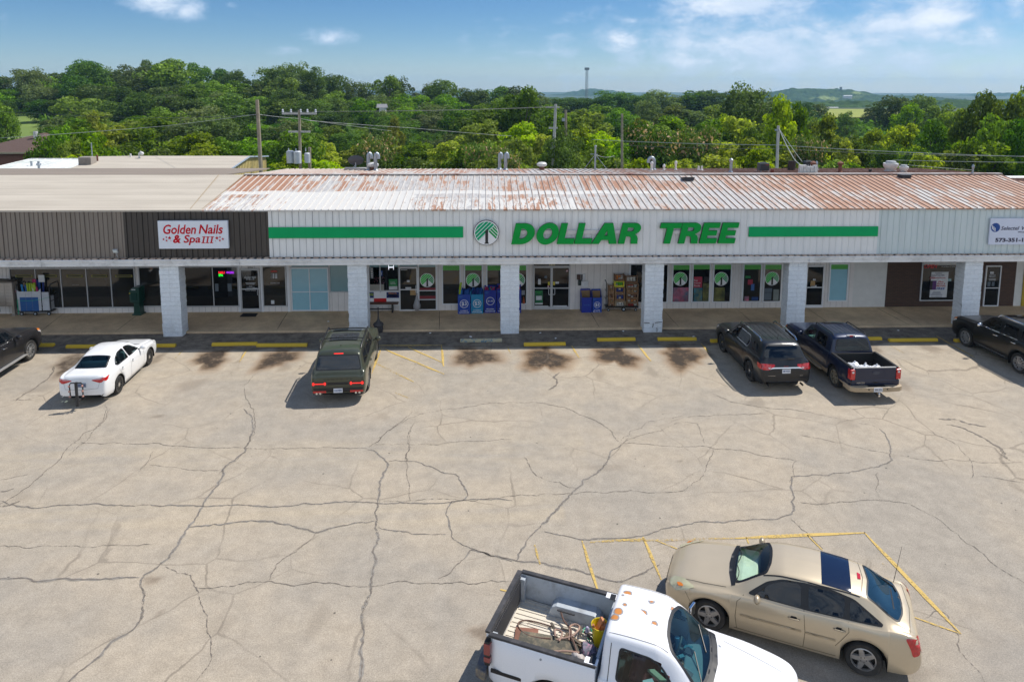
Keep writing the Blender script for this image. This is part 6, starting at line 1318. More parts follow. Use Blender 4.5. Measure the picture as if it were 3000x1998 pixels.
# ---------------------------------------------------------------- boxy green family car
gp = paint('olive_paint', (.060, .066, .042), .3, coat=.6)
c = Car('parked_car', [(0,.78,.36,.86,.92,.66),(.08,.90,.27,1.0,1.05,.74),(.9,.945,.24,1.06,1.12,.78),(1.3,.95,.24,1.08,1.15,.76),(1.42,.95,.24,1.09,1.2,.74),(2.0,.95,.24,1.11,1.68,.70),(2.5,.95,.24,1.12,1.77,.73),(3.6,.95,.24,1.13,1.77,.73),(4.3,.945,.25,1.13,1.75,.72),(4.50,.94,.26,1.13,1.70,.71),(4.70,.93,.30,1.10,1.18,.77),(4.76,.915,.33,1.05,1.09,.74),(4.83,.885,.38,.98,1.02,.73),(4.85,.84,.42,.90,.94,.7)],
  (.88, 3.695), .375, 'boxy dark green family car with lit brake lights, black roof rails and sunroof', (-5.28, 25.42), radians(93.2), gp, lower=None)
gl2 = glass_dark('privacy_glass', (.004, .006, .009), 1.7, .02)
c.window([(-.78,1.16),(.78,1.16),(.68,1.64),(-.68,1.64)], 'B', gl2, 'rear_window', inset=.03)
c.window([(1.48,-.66),(1.42,0),(1.48,.66),(1.98,.58),(2.0,0),(1.98,-.58)], 'T', gl_car, 'windscreen')
for sd in 'LR':
 g = 1 if sd == 'L' else -1
 c.window([(1.72,1.17),(2.08,1.58),(2.60,1.65),(2.60,1.17)], sd, gl2); c.window([(2.66,1.17),(2.66,1.655),(3.50,1.655),(3.50,1.17)], sd, gl2); c.window([(3.56,1.17),(3.56,1.65),(4.2,1.63),(4.36,1.20)], sd, gl2)
 c.seam([(1.6,1.1),(1.52,.7),(1.6,.3)], sd); c.seam([(2.64,1.15),(2.64,.3)], sd); c.seam([(3.54,1.15),(3.48,.85),(3.25,.55)], sd); c.seam([(1.4,.3),(2.2,.28),(3.2,.3)], sd, .12, name='sill_cladding'); c.handle(2.5,.98,g,gp); c.handle(3.4,.99,g,gp); c.mirror(1.78,1.12,g,gp,(.13,.24,.17))
 br = mat('brake_light_lit', (.8,.02,.02), .3, emit=((1,.03,.02), .9))
 c.patch([(.40*g,.735),(.86*g,.735),(.86*g,.765),(.40*g,.765)], 'B', br, 'brake_light', .014, 0)
 for yy in (.44, .82): c.patch([((yy-.03)*g,.70),((yy+.03)*g,.70),((yy+.03)*g,.80),((yy-.03)*g,.80)], 'B', br, 'brake_light', .012, 0)
 c.patch([(.36*g,.665),(.88*g,.665),(.88*g,.83),(.36*g,.83)], 'B', mat('lamp_smoked', (.05,.006,.006), .2, coat=1), 'lamp_housing', .007, 0)
 c.patch([(.40*g,.43),(.84*g,.43),(.84*g,.50),(.40*g,.50)], 'B', lamp_r, 'reflector', .012, 0)
 mb = MB(); X0, X1 = c.xm-2.05, c.xm-4.1
 mb.tube([(X0, g*.70, 1.68), (X0-.12, g*.72, 1.79), (X1+.15, g*.72, 1.80), (X1, g*.70, 1.70)], .028, 8); mb.build('roof_rail', MATS['trim_black'], c.root, smooth=True)
mb = MB()
for xx in (2.35, 3.35): mb.tube([(c.xm-xx, -.72, 1.79), (c.xm-xx, -.4, 1.815), (c.xm-xx, .4, 1.815), (c.xm-xx, .72, 1.79)], .02, 6)
mb.build('cross_bars', MATS['trim_black'], c.root, smooth=True)
c.patch([(2.12,-.50),(2.12,.50),(2.55,.52),(2.55,-.52)], 'T', gl2, 'sunroof', .006, 1, .1); c.patch([(2.72,-.50),(2.72,.50),(3.5,.50),(3.5,-.50)], 'T', gl2, 'sunroof', .006, 1, .1)
c.patch([(-.16,1.665),(.16,1.665),(.16,1.69),(-.16,1.69)], 'B', MATS['brake_light_lit'], 'brake_light', .012, 0)
c.patch([(-.80,.36),(.80,.36),(.84,.60),(-.84,.60)], 'B', MATS['trim_black'], 'bumper_valance', .006, 0)
c.patch([(-.36,.70),(.36,.70),(.36,.79),(-.36,.79)], 'B', MATS['trim_black'], 'garnish', .005, 0)
mb = MB(); hp = c.cast((0,.48),'B')[0].x
for y in (.66, -.66): mb.tube([(hp+.06, y-.06, .41), (hp-.02, y-.06, .41)], .035, 8); mb.tube([(hp+.06, y+.06, .41), (hp-.02, y+.06, .41)], .035, 8)
mb.build('exhaust_tips', chrome, c.root, smooth=True)
c.text_back('S A N T A   F E', .95, 0, .90, mat('badge_dark', (.03,.03,.028), .3, .5), .05); c.plate(0, .50, 'HAVEN', pl_w, pl_t)
c.seam([(-.82,1.10),(-.80,.66),(0,.63),(.80,.66),(.82,1.10)], 'B', .01, name='tailgate_seam')
mb = MB(); mb.prism([(0,0),(.16,0),(.04,.09),(0,.09)], -.02,.02,'Y'); o = mb.build('antenna_fin', gp, c.root); o.location = (c.xm-4.0, 0, 1.70)
c.wheels('5thin', mat('rim_two_tone', (.20,.20,.20), .35, .6), .23); c.finish()
# ---------------------------------------------------------------- dark grey large SUV
dp = paint('charcoal_paint', (.013, .014, .017), .3, .3, .4)
c = Car('parked_car', [(0,.70,.34,.72,.78,.55),(.1,.84,.25,.86,.92,.64),(.4,.92,.24,.96,1.04,.72),(1.0,.95,.23,1.04,1.13,.75),(1.3,.955,.23,1.07,1.17,.74),(1.42,.956,.23,1.08,1.20,.73),(2.1,.957,.23,1.10,1.64,.66),(2.6,.957,.23,1.12,1.72,.69),(3.6,.955,.23,1.14,1.72,.68),(4.35,.945,.25,1.15,1.68,.66),(4.50,.94,.26,1.15,1.62,.65),(4.74,.925,.28,1.12,1.22,.72),(4.82,.91,.31,1.04,1.08,.70),(4.89,.87,.36,.90,.95,.66),(4.92,.80,.42,.78,.82,.6)],
  (.98, 3.84), .38, 'charcoal family car with bright roof rails, left of the blue pickup', (10.55, 25.86), radians(91.2), dp, lower=MATS['trim_black'], lz=.36)
c.window([(-.78,1.20),(.78,1.20),(.62,1.60),(-.62,1.60)], 'B', gl_tint, 'rear_window', inset=.02, ring=MATS['trim_black'])
c.window([(1.5,-.64),(1.44,0),(1.5,.64),(2.08,.54),(2.12,0),(2.08,-.54)], 'T', gl_car, 'windscreen')
for sd in 'LR':
 g = 1 if sd == 'L' else -1
 c.window([(1.78,1.16),(2.15,1.50),(2.5,1.59),(3.42,1.60),(3.58,1.40),(3.48,1.18)], sd, gl_tint, ring=chrome, inset=.022); c.window([(3.72,1.2),(3.78,1.58),(4.15,1.55),(4.36,1.24)], sd, gl_tint)
 c.seam([(2.62,1.18),(2.62,1.58)], sd, .07, name='pillar_trim'); c.seam([(1.65,1.1),(1.6,.7),(1.66,.3)], sd); c.seam([(2.62,1.17),(2.64,.3)], sd); c.seam([(3.62,1.2),(3.6,.95),(3.35,.6)], sd)
 c.handle(2.52,1.0,g,dp); c.handle(3.45,1.02,g,dp); c.mirror(1.86,1.13,g,dp,(.13,.24,.16)); c.patch([(.12,.80),(.5,.98),(.62,.96),(.3,.78)], sd, lamp_w, 'headlight', .008)
 c.patch([(.90*g,1.06),(.90*g,.86),(.62*g,.84),(.40*g,.98),(.42*g,1.03)], 'B', lamp_r, 'tail_lamp', .010, 1); c.patch([(.66*g,.93),(.55*g,.94),(.62*g,.88)], 'B', lamp_hi, 'reversing_lamp', .015, 0); c.patch([(4.55,1.05),(4.83,1.02),(4.86,.86),(4.62,.88)], sd, lamp_r, 'tail_lamp', .008)
 mb = MB(); X0, X1 = c.xm-2.2, c.xm-4.22
 mb.tube([(X0, g*.66, 1.64), (X0-.12, g*.675, 1.735), (X0-1.0, g*.68, 1.785), (X1+.15, g*.66, 1.75), (X1, g*.65, 1.66)], .030, 8); mb.build('roof_rail', chrome, c.root, smooth=True)
mb = MB()
for xs0, xs1 in ((2.5, 3.0), (3.15, 3.55), (3.65, 4.1)):
 for k in range(5):
  y = -.40+.2*k; a_, b_ = c.cast((xs0, y), 'T')[0], c.cast((xs1, y), 'T')[0]; mb.tube([a_+Vector((0,0,.002)), b_+Vector((0,0,.002))], .010, 6)
mb.build('roof_swages', dp, c.root, smooth=True)
mb = MB(); hx = c.xm-4.15; mb.prism([(0,0),(.12,0),(.03,.06),(0,.06)], -.02,.02,'Y'); mb.tube([(.05,0,.05),(-.08,.05,.25)], .006, 5); o = mb.build('antenna', MATS['trim_black'], c.root); o.location = (hx, .0, 1.645)
c.patch([(-.5,.935),(.5,.935),(.62,.87),(.48,.90),(-.48,.90),(-.62,.87)], 'B', chrome, 'tailgate_bar', .02, 1); c.patch([(-.72,.30),(.72,.30),(.66,.42),(-.66,.42)], 'B', mat('skid_silver', (.34,.35,.36), .4, .5), 'skid_plate', .012, 1); c.patch([(-.25,.31),(.25,.31),(.22,.35),(-.22,.35)], 'B', MATS['trim_black'], 'tow_cover', .02, 0)
c.patch([(-.84,.43),(.84,.43),(.84,.54),(-.84,.54)], 'B', MATS['trim_black'], 'bumper_trim', .006, 0); c.seam([(-.80,.84),(-.78,.60),(.78,.60),(.80,.84)], 'B', .01, name='tailgate_seam')
c.text_back('ACADIA', .26, .52, .64, chrome, .022); c.text_back('SLT', .10, -.55, .64, chrome, .022); c.text_back('GMC', .18, 0, .96, mat('badge_red', (.45,.05,.05), .3), .05)
c.plate(0, .80, 'EJ8 W2X', pl_w, pl_t)
mb = MB(); hp = c.cast((.1,1.17),'B')[0]; mb.tube([(hp.x-.02,-.16,1.19),(hp.x-.05,-.1,1.21),(hp.x-.05,.2,1.17)], .012, 6); mb.cbox((hp.x-.03,-.22,1.2), (.05,.22,.04)); mb.build('rear_wiper', MATS['trim_black'], c.root)
mb = MB(); [mb.tube([(c.xm-4.75, y, .28), (c.xm-4.93, y, .28)], .035, 8) for y in (.62, -.62)]; mb.build('exhaust_tips', MATS['rim_dark'] if 'rim_dark' in MATS else dp, c.root)
c.wheels('6', mat('rim_graphite', (.09,.09,.095), .35, .7), .24, hub=chrome); c.finish()
# ---------------------------------------------------------------- black SUV at right edge
kp = paint('black_paint', (.004, .0045, .006), .0, .3, .25)
def suv(label, loc, ang, pm, rimm, style, trim=None, glass=gl_tint, R=.39, xs_=1.0):
 c = Car('parked_car', [(0,.74,.40,.86,.92,.62),(.08,.88,.32,.98,1.04,.70),(.5,.94,.30,1.08,1.15,.76),(1.0,.955,.29,1.13,1.21,.78),(1.3,.96,.29,1.15,1.23,.78),(1.44,.96,.29,1.16,1.27,.77),(2.0,.96,.29,1.18,1.70,.67),(2.5,.96,.29,1.20,1.81,.70),(3.6,.96,.29,1.21,1.82,.70),(4.4,.95,.30,1.21,1.78,.68),(4.55,.945,.32,1.21,1.72,.67),(4.72,.93,.34,1.18,1.25,.72),(4.80,.91,.38,1.05,1.09,.70),(4.85,.86,.45,.85,.90,.66)],
   (.90, 3.69), R, label, loc, ang, pm, arch=.08)
 c.window([(1.52,-.66),(1.46,0),(1.52,.66),(1.98,.56),(2.0,0),(1.98,-.56)], 'T', gl_car, 'windscreen'); c.window([(-.66,1.25),(.66,1.25),(.56,1.64),(-.56,1.64)], 'B', gl_tint, 'rear_window')
 for sd in 'LR':
  g = 1 if sd == 'L' else -1
  c.window([(1.74,1.22),(2.05,1.58),(2.62,1.68),(2.64,1.24)], sd, gl_clear2 if sd == 'L' and xs_ > 1 else glass, see=(sd == 'L' and xs_ > 1), inset=.03); c.window([(2.72,1.25),(2.70,1.68),(3.45,1.68),(3.50,1.27)], sd, gl_tint); c.window([(3.58,1.28),(3.55,1.67),(4.1,1.64),(4.3,1.30)], sd, gl_tint)
  c.seam([(1.62,1.19),(2.65,1.215)], sd, .02, chrome, 'belt_trim'); c.seam([(2.70,1.218),(3.5,1.235)], sd, .02, chrome, 'belt_trim'); c.seam([(1.58,1.15),(1.52,.8),(1.6,.38)], sd); c.seam([(2.67,1.2),(2.69,.38)], sd); c.seam([(3.54,1.22),(3.45,.95),(3.3,.7)], sd)
  c.handle(2.5,1.07,g,chrome); c.handle(3.4,1.09,g,chrome); c.mirror(1.84,1.2,g,chrome if trim else pm,(.14,.26,.18)); c.seam([(1.45,.40),(3.05,.40)], sd, .03, chrome, 'sill_trim', .012)
  c.patch([(.03,.92),(.32,1.05),(.36,.98),(.10,.84)], sd, lamp_w, 'headlight', .01); c.patch([(.16,1.02),(.34,1.07),(.36,1.02),(.2,.96)], sd, lamp_o, 'indicator', .014)
  mb = MB(); X0, X1 = c.xm-2.3, c.xm-4.1; mb.tube([(X0, g*.68, 1.74), (X0-.12, g*.695, 1.85), (X1+.15, g*.69, 1.85), (X1, g*.67, 1.74)], .030, 8); mb.build('roof_rail', chrome, c.root, smooth=True)
 c.seam([(.2,-.5),(1.2,-.62)], 'T', .012, name='bonnet_crease'); c.seam([(.2,.5),(1.2,.62)], 'T', .012, name='bonnet_crease'); c.patch([(2.15,-.40),(2.15,.40),(2.75,.42),(2.75,-.42)], 'T', gl_tint, 'sunroof', .006, 1, .1)
 for g in (1, -1): c.patch([(.66*g,1.12),(.88*g,1.10),(.88*g,.80),(.72*g,.82)], 'B', lamp_r, 'tail_lamp', .010)
 c.wheels(style, rimm, .25); return c
c = suv('glossy black off-road car with twin-spoke rims, cut by the right edge', (21.10, 26.28), radians(93.4), kp, mat('rim_machined', (.50,.50,.51), .3, .7), '6', True, xs_=2)
seats(c, 1.45, .5, [(2.4, (.36, -.36))], .7, mat('cabin_pale', (.30,.36,.28), .8), dash=(1.5, 1.8, 1.12), xr=4.0, dm=MATS['dash_dark']); c.finish()
c = suv('dark grey large car with big silver rims and running board, cut by the left edge', (-18.98, 25.72), radians(93.0), paint('graphite_paint', (.025,.024,.027), .4, .3, .5), mat('rim_bright', (.62,.62,.62), .25, .8), '10', None)
mb = MB(); mb.box(c.xm-3.15, c.xm-1.35, -1.02, -.88, .36, .40); mb.build('running_board', mat('board_silver', (.45,.45,.45), .4, .5), c.root); c.finish()
# ---------------------------------------------------------------- blue crew-cab pickup
def tailbox(c, x0, x1, hw, zr, zf, th, pm, linm, arch_x, arch_R, rail, zb0=.45, floor_m=None, low=None, lz=0, aw=.26):
 """open bed: outer skins with wheel arch, rails, inner walls, floor, front wall"""
 mb = MB(); X = lambda x: c.xm-x; xs = sorted(set(list(np.round(np.arange(x0, x1, .06), 3))+[x1]+[round(arch_x+arch_R*cos(radians(a)), 3) for a in range(0, 181, 10)]+[round(arch_x-arch_R-.003, 3), round(arch_x+arch_R+.003, 3)])); xs = [x for x in xs if x0 <= x <= x1]
 for g in (1, -1):
  mb = MB(); rows = []
  for x in xs:
   zl = zb0; d = abs(x-arch_x)
   if d < arch_R: zl = max(zl, c.R+sqrt(arch_R**2-d*d))
   taper = .0 if x < x1-.25 else .05*((x-(x1-.25))/.25)**2
   h = hw(x)-taper
   fl = .02 if d < arch_R+.1 else .0
   P = [(h-.04, zl), (h+fl, zl+(zr-zl)*.12), (h+fl*.7, zl+(zr-zl)*.4), (h-.005, zl+(zr-zl)*.7), (h-.03, zr-.03), (h-.055, zr)]
   rows.append([(X(x), g*y, z) for y, z in P])
  k = len(rows[0]); vs = [v for r in rows for v in r]
  fs = [(i*k+j, (i+1)*k+j, (i+1)*k+j+1, i*k+j+1) for i in range(len(rows)-1) for j in range(k-1)]
  fm = []
  if g < 0: fs = [tuple(reversed(f)) for f in fs]
  n0 = len(mb.f); mb.add(vs, fs, 0)
  if low is not None:
   for q, f in enumerate(fs):
    if sum(vs[i][2] for i in f)/4 < lz: mb.m[n0+q] = 1
  mb.build('bed_side', [pm]+([low] if low is not None else []), c.root, smooth=True, sharp=50)
 mb = MB(); h = hw((x0+x1)/2)-.05
 for g in (1, -1): mb.box(X(x1)+.02, X(x0)-.0, *(sorted((g*(h-th), g*(h+.005)))), zr-.02, zr+.03)
 mb.build('bed_rail', rail, c.root, bevel=.01)
 mb = MB(); hi = h-th
 mb.box(X(x1)+.05, X(x0), -hi, hi, zf-.04, zf)
 n_ = 14
 for i in range(n_): y = -hi+.06+(2*hi-.12)*i/(n_-1); mb.box(X(x1)+.08, X(x0)-.06, y-.022, y+.022, zf-.002, zf+.014)
 mb.build('bed_floor', floor_m or linm, c.root)
 mb = MB()
 for g in (1, -1):
  y0, y1 = sorted((g*hi, g*(hi+.04))); mb.box(X(x1)+.05, X(x0), y0, y1, zf, zr-.0)
  w_ = aw; yy = sorted((g*(hi-w_), g*(hi+.0))); pr = [(X(arch_x)+.52*cos(pi*i/12), zf+min(.24, .34*sin(pi*i/12)**.8) if 0 < i < 12 else zf-.01) for i in range(13)]
  mb.prism(pr, yy[0], yy[1], 'Y')
 mb.box(X(x0)-.05, X(x0), -hi, hi, zf, zr-.01)
 mb.build('bed_liner', linm, c.root, bevel=.012)
bp = paint('navy_paint', (.006, .014, .045), .3, .3, .5); tanp = mat('tan_cladding', (.40, .31, .20), .5, dirt=(.2,.15,.1), dscale=3, damt=.5)
c = Car('pickup_truck', [(0,.74,.42,.86,.92,.62),(.08,.86,.32,.98,1.03,.70),(.5,.895,.30,1.05,1.12,.74),(1.1,.905,.30,1.09,1.18,.75),(1.35,.905,.30,1.10,1.21,.74),(1.9,.905,.30,1.12,1.68,.64),(2.3,.905,.30,1.13,1.76,.67),(3.3,.905,.30,1.13,1.76,.67),(3.56,.90,.30,1.13,1.70,.66),(3.66,.89,.30,1.12,1.46,.69),(3.73,.88,.32,1.11,1.16,.74)],
  (.84, 4.04), .375, 'navy blue crew-cab pickup with tan bumpers and white bags in its bed', (13.38, 25.45), radians(91.4), bp, 'pickup truck', lower=tanp, lz=.50)
c.window([(-.68,1.20),(.68,1.20),(.58,1.62),(-.58,1.62)], 'B', gl_clear2, 'rear_window', see=True, inset=.03)
c.window([(1.42,-.62),(1.38,0),(1.42,.62),(1.86,.54),(1.9,0),(1.86,-.54)], 'T', gl_clear2, 'windscreen', see=True)
for sd in 'LR':
 g = 1 if sd == 'L' else -1
 c.window([(1.60,1.16),(1.92,1.52),(2.45,1.62),(2.46,1.16)], sd, gl_clear2, see=sd == 'L', inset=.03); c.window([(2.54,1.16),(2.54,1.62),(3.25,1.61),(3.33,1.17)], sd, gl_tint)
 c.seam([(1.48,1.1),(1.45,.7),(1.5,.34)], sd); c.seam([(2.5,1.14),(2.5,.34)], sd); c.seam([(3.38,1.15),(3.36,.6),(3.3,.34)], sd); c.handle(2.35,1.0,g,bp); c.handle(3.22,1.0,g,bp); c.mirror(1.68,1.12,g,bp,(.13,.22,.17))
 c.patch([(.04,.90),(.2,1.0),(.26,.95),(.1,.82)], sd, lamp_o, 'indicator', .012)
 mb = MB(); mb.box(c.xm-3.3, c.xm-1.35, *sorted((g*.88, g*1.0)), .36, .40); mb.build('side_step', tanp, c.root)
 mb = MB(); mb.tube([(c.xm-2.1, g*.60, 1.69), (c.xm-2.2, g*.615, 1.775), (c.xm-3.35, g*.61, 1.77), (c.xm-3.45, g*.60, 1.68)], .022, 8); mb.build('roof_rail', MATS['trim_black'], c.root, smooth=True)
c.seam([(.15,-.52),(1.2,-.64)], 'T', .012, name='bonnet_crease'); c.seam([(.15,.52),(1.2,.64)], 'T', .012, name='bonnet_crease'); c.patch([(2.0,-.36),(2.0,.36),(2.35,.38),(2.35,-.38)], 'T', gl_tint, 'sunroof', .006, 1, .1)
mb = MB(); mb.box(c.xm-3.56, c.xm-3.50, -.15, .15, 1.685, 1.745, 0); mb.box(c.xm-3.575, c.xm-3.56, -.06, .06, 1.695, 1.735, 1); mb.build('brake_light', [lamp_w, lamp_r], c.root)
mb = MB(); [mb.tube([c.cast((2.45, y), 'T')[0], c.cast((3.35, y), 'T')[0]], .009, 6) for y in (-.42,-.25,-.08,.08,.25,.42)]; mb.build('roof_swages', bp, c.root, smooth=True)
seats(c, 1.4, .4, [(2.2, (.34, -.34)), (3.0, (0,))], .68, mat('cabin_dark', (.04,.05,.05), .8), dash=(1.42, 1.70, 1.05), dm=mat('dash_green', (.25,.32,.24), .8), xr=3.6)
c.finish(); BL0, BL1 = 3.76, 5.20
tailbox(c, BL0, BL1-.02, lambda x: .90, 1.16, .66, .09, bp, mat('bed_liner_black', (.012,.012,.013), .8), 4.04, .46, MATS['trim_black'], .42, low=tanp, lz=.60, aw=.03)
X = lambda x: c.xm-x
mb = MB(); mb.box(X(BL1)-.03, X(BL1)+.04, -.73, .73, .56, 1.17); mb.build('tailgate', bp, c.root, bevel=.02)
mb = MB(); mb.box(X(BL1)-.02, X(BL1)+.05, -.73, .73, 1.172, 1.19); mb.build('tailgate_cap', mat('alu_cap', (.45,.45,.44), .4, .5), c.root)
mb = MB(); mb.box(X(BL1)-.035, X(BL1)+.0, -.86, .86, .50, .74); mb.build('lower_panel', bp, c.root, bevel=.02)
for g in (1, -1): mb = MB(); mb.box(X(BL1)-.045, X(BL1)+.16, *sorted((g*.735, g*.905)), .76, 1.12); o = mb.build('tail_lamp', lamp_r, c.root, bevel=.02); mb = MB(); mb.ball((X(BL1)-.045, g*.82, 1.03), .045, 6, 0, (.4, 1, .9)); mb.build('reversing_lamp', lamp_w, c.root, smooth=True)
mb = MB(); n = 12; P = [(-.95,.0),(-.93,-.10),(-.80,-.19),(-.4,-.23),(.4,-.23),(.80,-.19),(.93,-.10),(.95,.0),(.95,.35),(.90,.35),(.88,.02),(-.88,.02),(-.90,.35),(-.95,.35)]
mb.prism([(X(BL1)+q, p) for p, q in P], .38, .56, 'Z'); mb.build('rear_bumper', tanp, c.root, bevel=.025)
mb = MB(); mb.box(X(BL1)-.16, X(BL1), -.3, .3, .55, .575); mb.build('bumper_step', MATS['trim_black'], c.root)
c.plate(0, .475, '3PK 5T2', pl_w, mat('plate_grey_text', (.08,.08,.10), .5), x=BL1+.225)
for y in (-.33, .33): mb = MB(); mb.ball((X(BL1)-.225, y, .49), .03, 5); mb.build('bumper_bolt', MATS['trim_black'], c.root)
mb = MB(); R_ = [(.13*cos(2*pi*i/24), .055*sin(2*pi*i/24)) for i in range(24)]; mb.prism([(p, 1.0+q) for p, q in R_], X(BL1)-.042, X(BL1)-.03, 'X'); mb.build('oval_badge', mat('badge_dull', (.06,.07,.10), .3, .5), c.root)
c.text_back('EXPLORER', .30, .52, .66, chrome, .03, x=X(BL1)-.036); c.text_back('SPORT TRAC', .24, .52, .61, chrome, .03, x=X(BL1)-.036)
mb = MB(); mb.prism([(.09*cos(pi*i/8), .63+.06*sin(pi*i/8)) for i in range(9)], X(BL1)-.045, X(BL1)-.035, 'X'); mb.build('tailgate_latch', MATS['trim_black'], c.root)
mb = MB(); mb.ball((X(BL1)-.30, 0, .36), .035, 6); mb.box(X(BL1)-.32, X(BL1)-.0, -.03, .03, .26, .32); mb.build('tow_ball', chrome, c.root)
c.wheels('7', mat('rim_tan', (.30,.26,.19), .5, .3), .24)
truck = c.root
A = radians(91.4)
def inbed(c, loc, ang, x, y): v = Matrix.Rotation(ang, 3, 'Z')@Vector((c.xm-x, y, 0)); return (loc[0]+v.x, loc[1]+v.y)
rn = random.Random(5)
for i, (x, y, s_, lb) in enumerate([(4.55, .42, 1.1, 'white carrier bag at the left of the blue pickup bed'), (4.72, .12, .95, 'white carrier bag in the middle of the blue pickup bed'), (4.85, -.22, 1.1, 'rightmost white carrier bag in the blue pickup bed')]):
 px_, py_ = inbed(c, (13.38, 25.45), A, x, y); mb = MB(); mb.ball((0, 0, .0), .5, 9, 0, (.52*s_, .50*s_, .46*s_))
 for k, v in enumerate(mb.v): mb.v[k] = v*(1+.35*noise.noise(v*6+Vector((i*5, 0, 0)))+.18*noise.noise(v*17)); mb.v[k].z = max(mb.v[k].z, -.18)
 mb.tube([(0, 0, .14), (.02, .02, .26), (.05, .0, .30)], [.05, .02, .03], 7); o = mb.build('carrier_bag', mat('bag_white', (.72, .74, .77), .4, var=.1), smooth=True); o.location = (px_, py_, .68+.18); tag(o, lb, 'bag', 'white bags in the blue pickup')
# ---------------------------------------------------------------- gold hatchback in front
au_ = paint('gold_paint', (.56, .465, .325), .30, .36, .7, .03)
GA = radians(155.6); GL_ = (6.00, 12.72)
c = Car('parked_car', [(0,.50,.30,.57,.61,.40),(.05,.64,.24,.63,.68,.48),(.15,.75,.21,.70,.76,.55),(.4,.84,.20,.80,.87,.64),(.95,.882,.19,.89,.97,.70),(1.2,.885,.19,.92,1.01,.70),(1.34,.886,.19,.93,1.04,.69),(2.05,.888,.19,.96,1.41,.565),(2.35,.888,.19,.965,1.465,.565),(2.8,.888,.19,.975,1.48,.57),(3.4,.888,.19,.99,1.46,.56),(3.75,.886,.20,1.0,1.42,.55),(3.9,.885,.20,1.0,1.38,.55),(4.42,.865,.22,1.02,1.09,.64),(4.55,.855,.24,1.01,1.06,.66),(4.68,.81,.29,.93,.97,.60),(4.74,.77,.34,.78,.82,.55),(4.77,.72,.38,.64,.68,.5)],
  (.95, 3.80), .335, 'gold hatchback with blue-black glass roof panel, parked beside the rusty white pickup', GL_, GA, au_, step=.035)
blu = glass_dark('roof_glass_blue', (.008, .016, .045), 1.5, .12)
c.window([(1.42,-.62),(1.35,-.3),(1.33,0),(1.35,.3),(1.42,.62),(2.02,.52),(2.09,.25),(2.1,0),(2.09,-.25),(2.02,-.52)], 'T', gl_clear, 'windscreen', see=True, inset=.05)
c.window([(3.80,-.50),(3.86,0),(3.80,.50),(4.38,.60),(4.48,.3),(4.50,0),(4.48,-.3),(4.38,-.60)], 'T', glass_dark('rear_glass_blue', (.008,.028,.05), 1.65, .03), 'rear_window', inset=.03)
c.patch([(3.02,-.52),(3.02,.52),(3.55,.52),(3.55,-.52)], 'T', blu, 'glass_roof_panel', .005, 0, .1)
c.patch([(3.68,-.10),(3.68,.10),(3.74,.08),(3.74,-.08)], 'T', lamp_r, 'brake_light', .01, 0)
sg_ = mat('seam_brown', (.07, .055, .035), .6); gtr = mat('gold_trim', (.40,.33,.23), .35, .3)
for sd in 'LR':
 g = 1 if sd == 'L' else -1
 c.patch([(1.66,1.0),(2.02,1.26),(2.3,1.365),(2.75,1.40),(3.2,1.395),(3.6,1.33),(4.1,1.07),(4.08,1.04),(2.8,1.0)], sd, MATS['trim_black'], 'window_surround', .003, 1)
 c.window([(1.80,1.01),(2.08,1.25),(2.32,1.345),(2.66,1.375),(2.68,1.005)], sd, gl_tint, inset=.012); c.window([(2.79,1.005),(2.77,1.378),(3.22,1.37),(3.45,1.33),(3.44,1.03)], sd, gl_tint, inset=.012); c.window([(3.52,1.03),(3.51,1.315),(3.66,1.28),(4.04,1.07),(4.0,1.05)], sd, gl_tint, inset=.012)
 c.seam([(1.60,.97),(1.48,.85),(1.46,.55),(1.50,.27)], sd, m=sg_); c.seam([(2.72,1.0),(2.76,.6),(2.74,.27)], sd, m=sg_); c.seam([(3.50,1.0),(3.52,.85),(3.42,.68),(3.30,.50)], sd, m=sg_); c.seam([(1.45,.27),(2.4,.255),(3.32,.27)], sd, .012, sg_, 'sill_seam')
 c.seam([(1.55,.60),(2.69,.605)], sd, .035, gtr, 'side_moulding', .012); c.seam([(2.77,.605),(3.30,.61)], sd, .035, gtr, 'side_moulding', .012)
 c.handle(2.55,.82,g,gtr,.21); c.handle(3.36,.84,g,gtr,.21); c.mirror(1.86,1.0,g,gtr,(.13,.22,.15))
 c.seam([(.42,.79),(.55,.60),(.56,.50)], sd, .008, sg_, 'bumper_seam'); c.patch([(.10,g*.52),(.20,g*.50),(.44,g*.62),(.66,g*.80),(.50,g*.82),(.28,g*.80),(.14,g*.70)], 'T', mat('headlight_yellowed', (.48,.46,.30), .15, coat=1, var=.15), 'headlight', .010, 1); c.patch([(.26,g*.66),(.36,g*.70),(.42,g*.78),(.30,g*.76)], 'T', lamp_o, 'indicator', .015, 1)
 c.patch([(4.46,.98),(4.60,.99),(4.70,.93),(4.72,.70),(4.60,.66),(4.56,.80)], sd, lamp_r, 'tail_lamp', .010, 1); c.patch([(.76*g,.94),(.60*g,.95),(.62*g,.72),(.74*g,.70)], 'B', lamp_r, 'tail_lamp', .008, 1)
 c.seam([(1.95,g*.545),(3.0,g*.56),(3.7,g*.53)], 'T', .02, MATS['trim_black'], 'roof_gutter'); c.seam([(.30,g*.60),(.8,g*.68),(1.25,g*.70)], 'T', .008, sg_, 'bonnet_seam')
c.seam([(1.39,-.66),(1.315,-.3),(1.295,0),(1.315,.3),(1.39,.66)], 'T', .08, name='cowl', off=.008); c.patch([(4.30,-.3),(4.3,.3),(4.33,.3),(4.33,-.3)], 'T', MATS['trim_black'], 'defroster', .008, 0); c.root.scale = (.972, .985, .99)
c.seam([(4.55,-.70),(4.62,0),(4.55,.70)], 'T', .010, sg_, 'tailgate_seam'); c.seam([(3.72,-.52),(3.78,0),(3.72,.52)], 'T', .012, sg_, 'tailgate_seam')
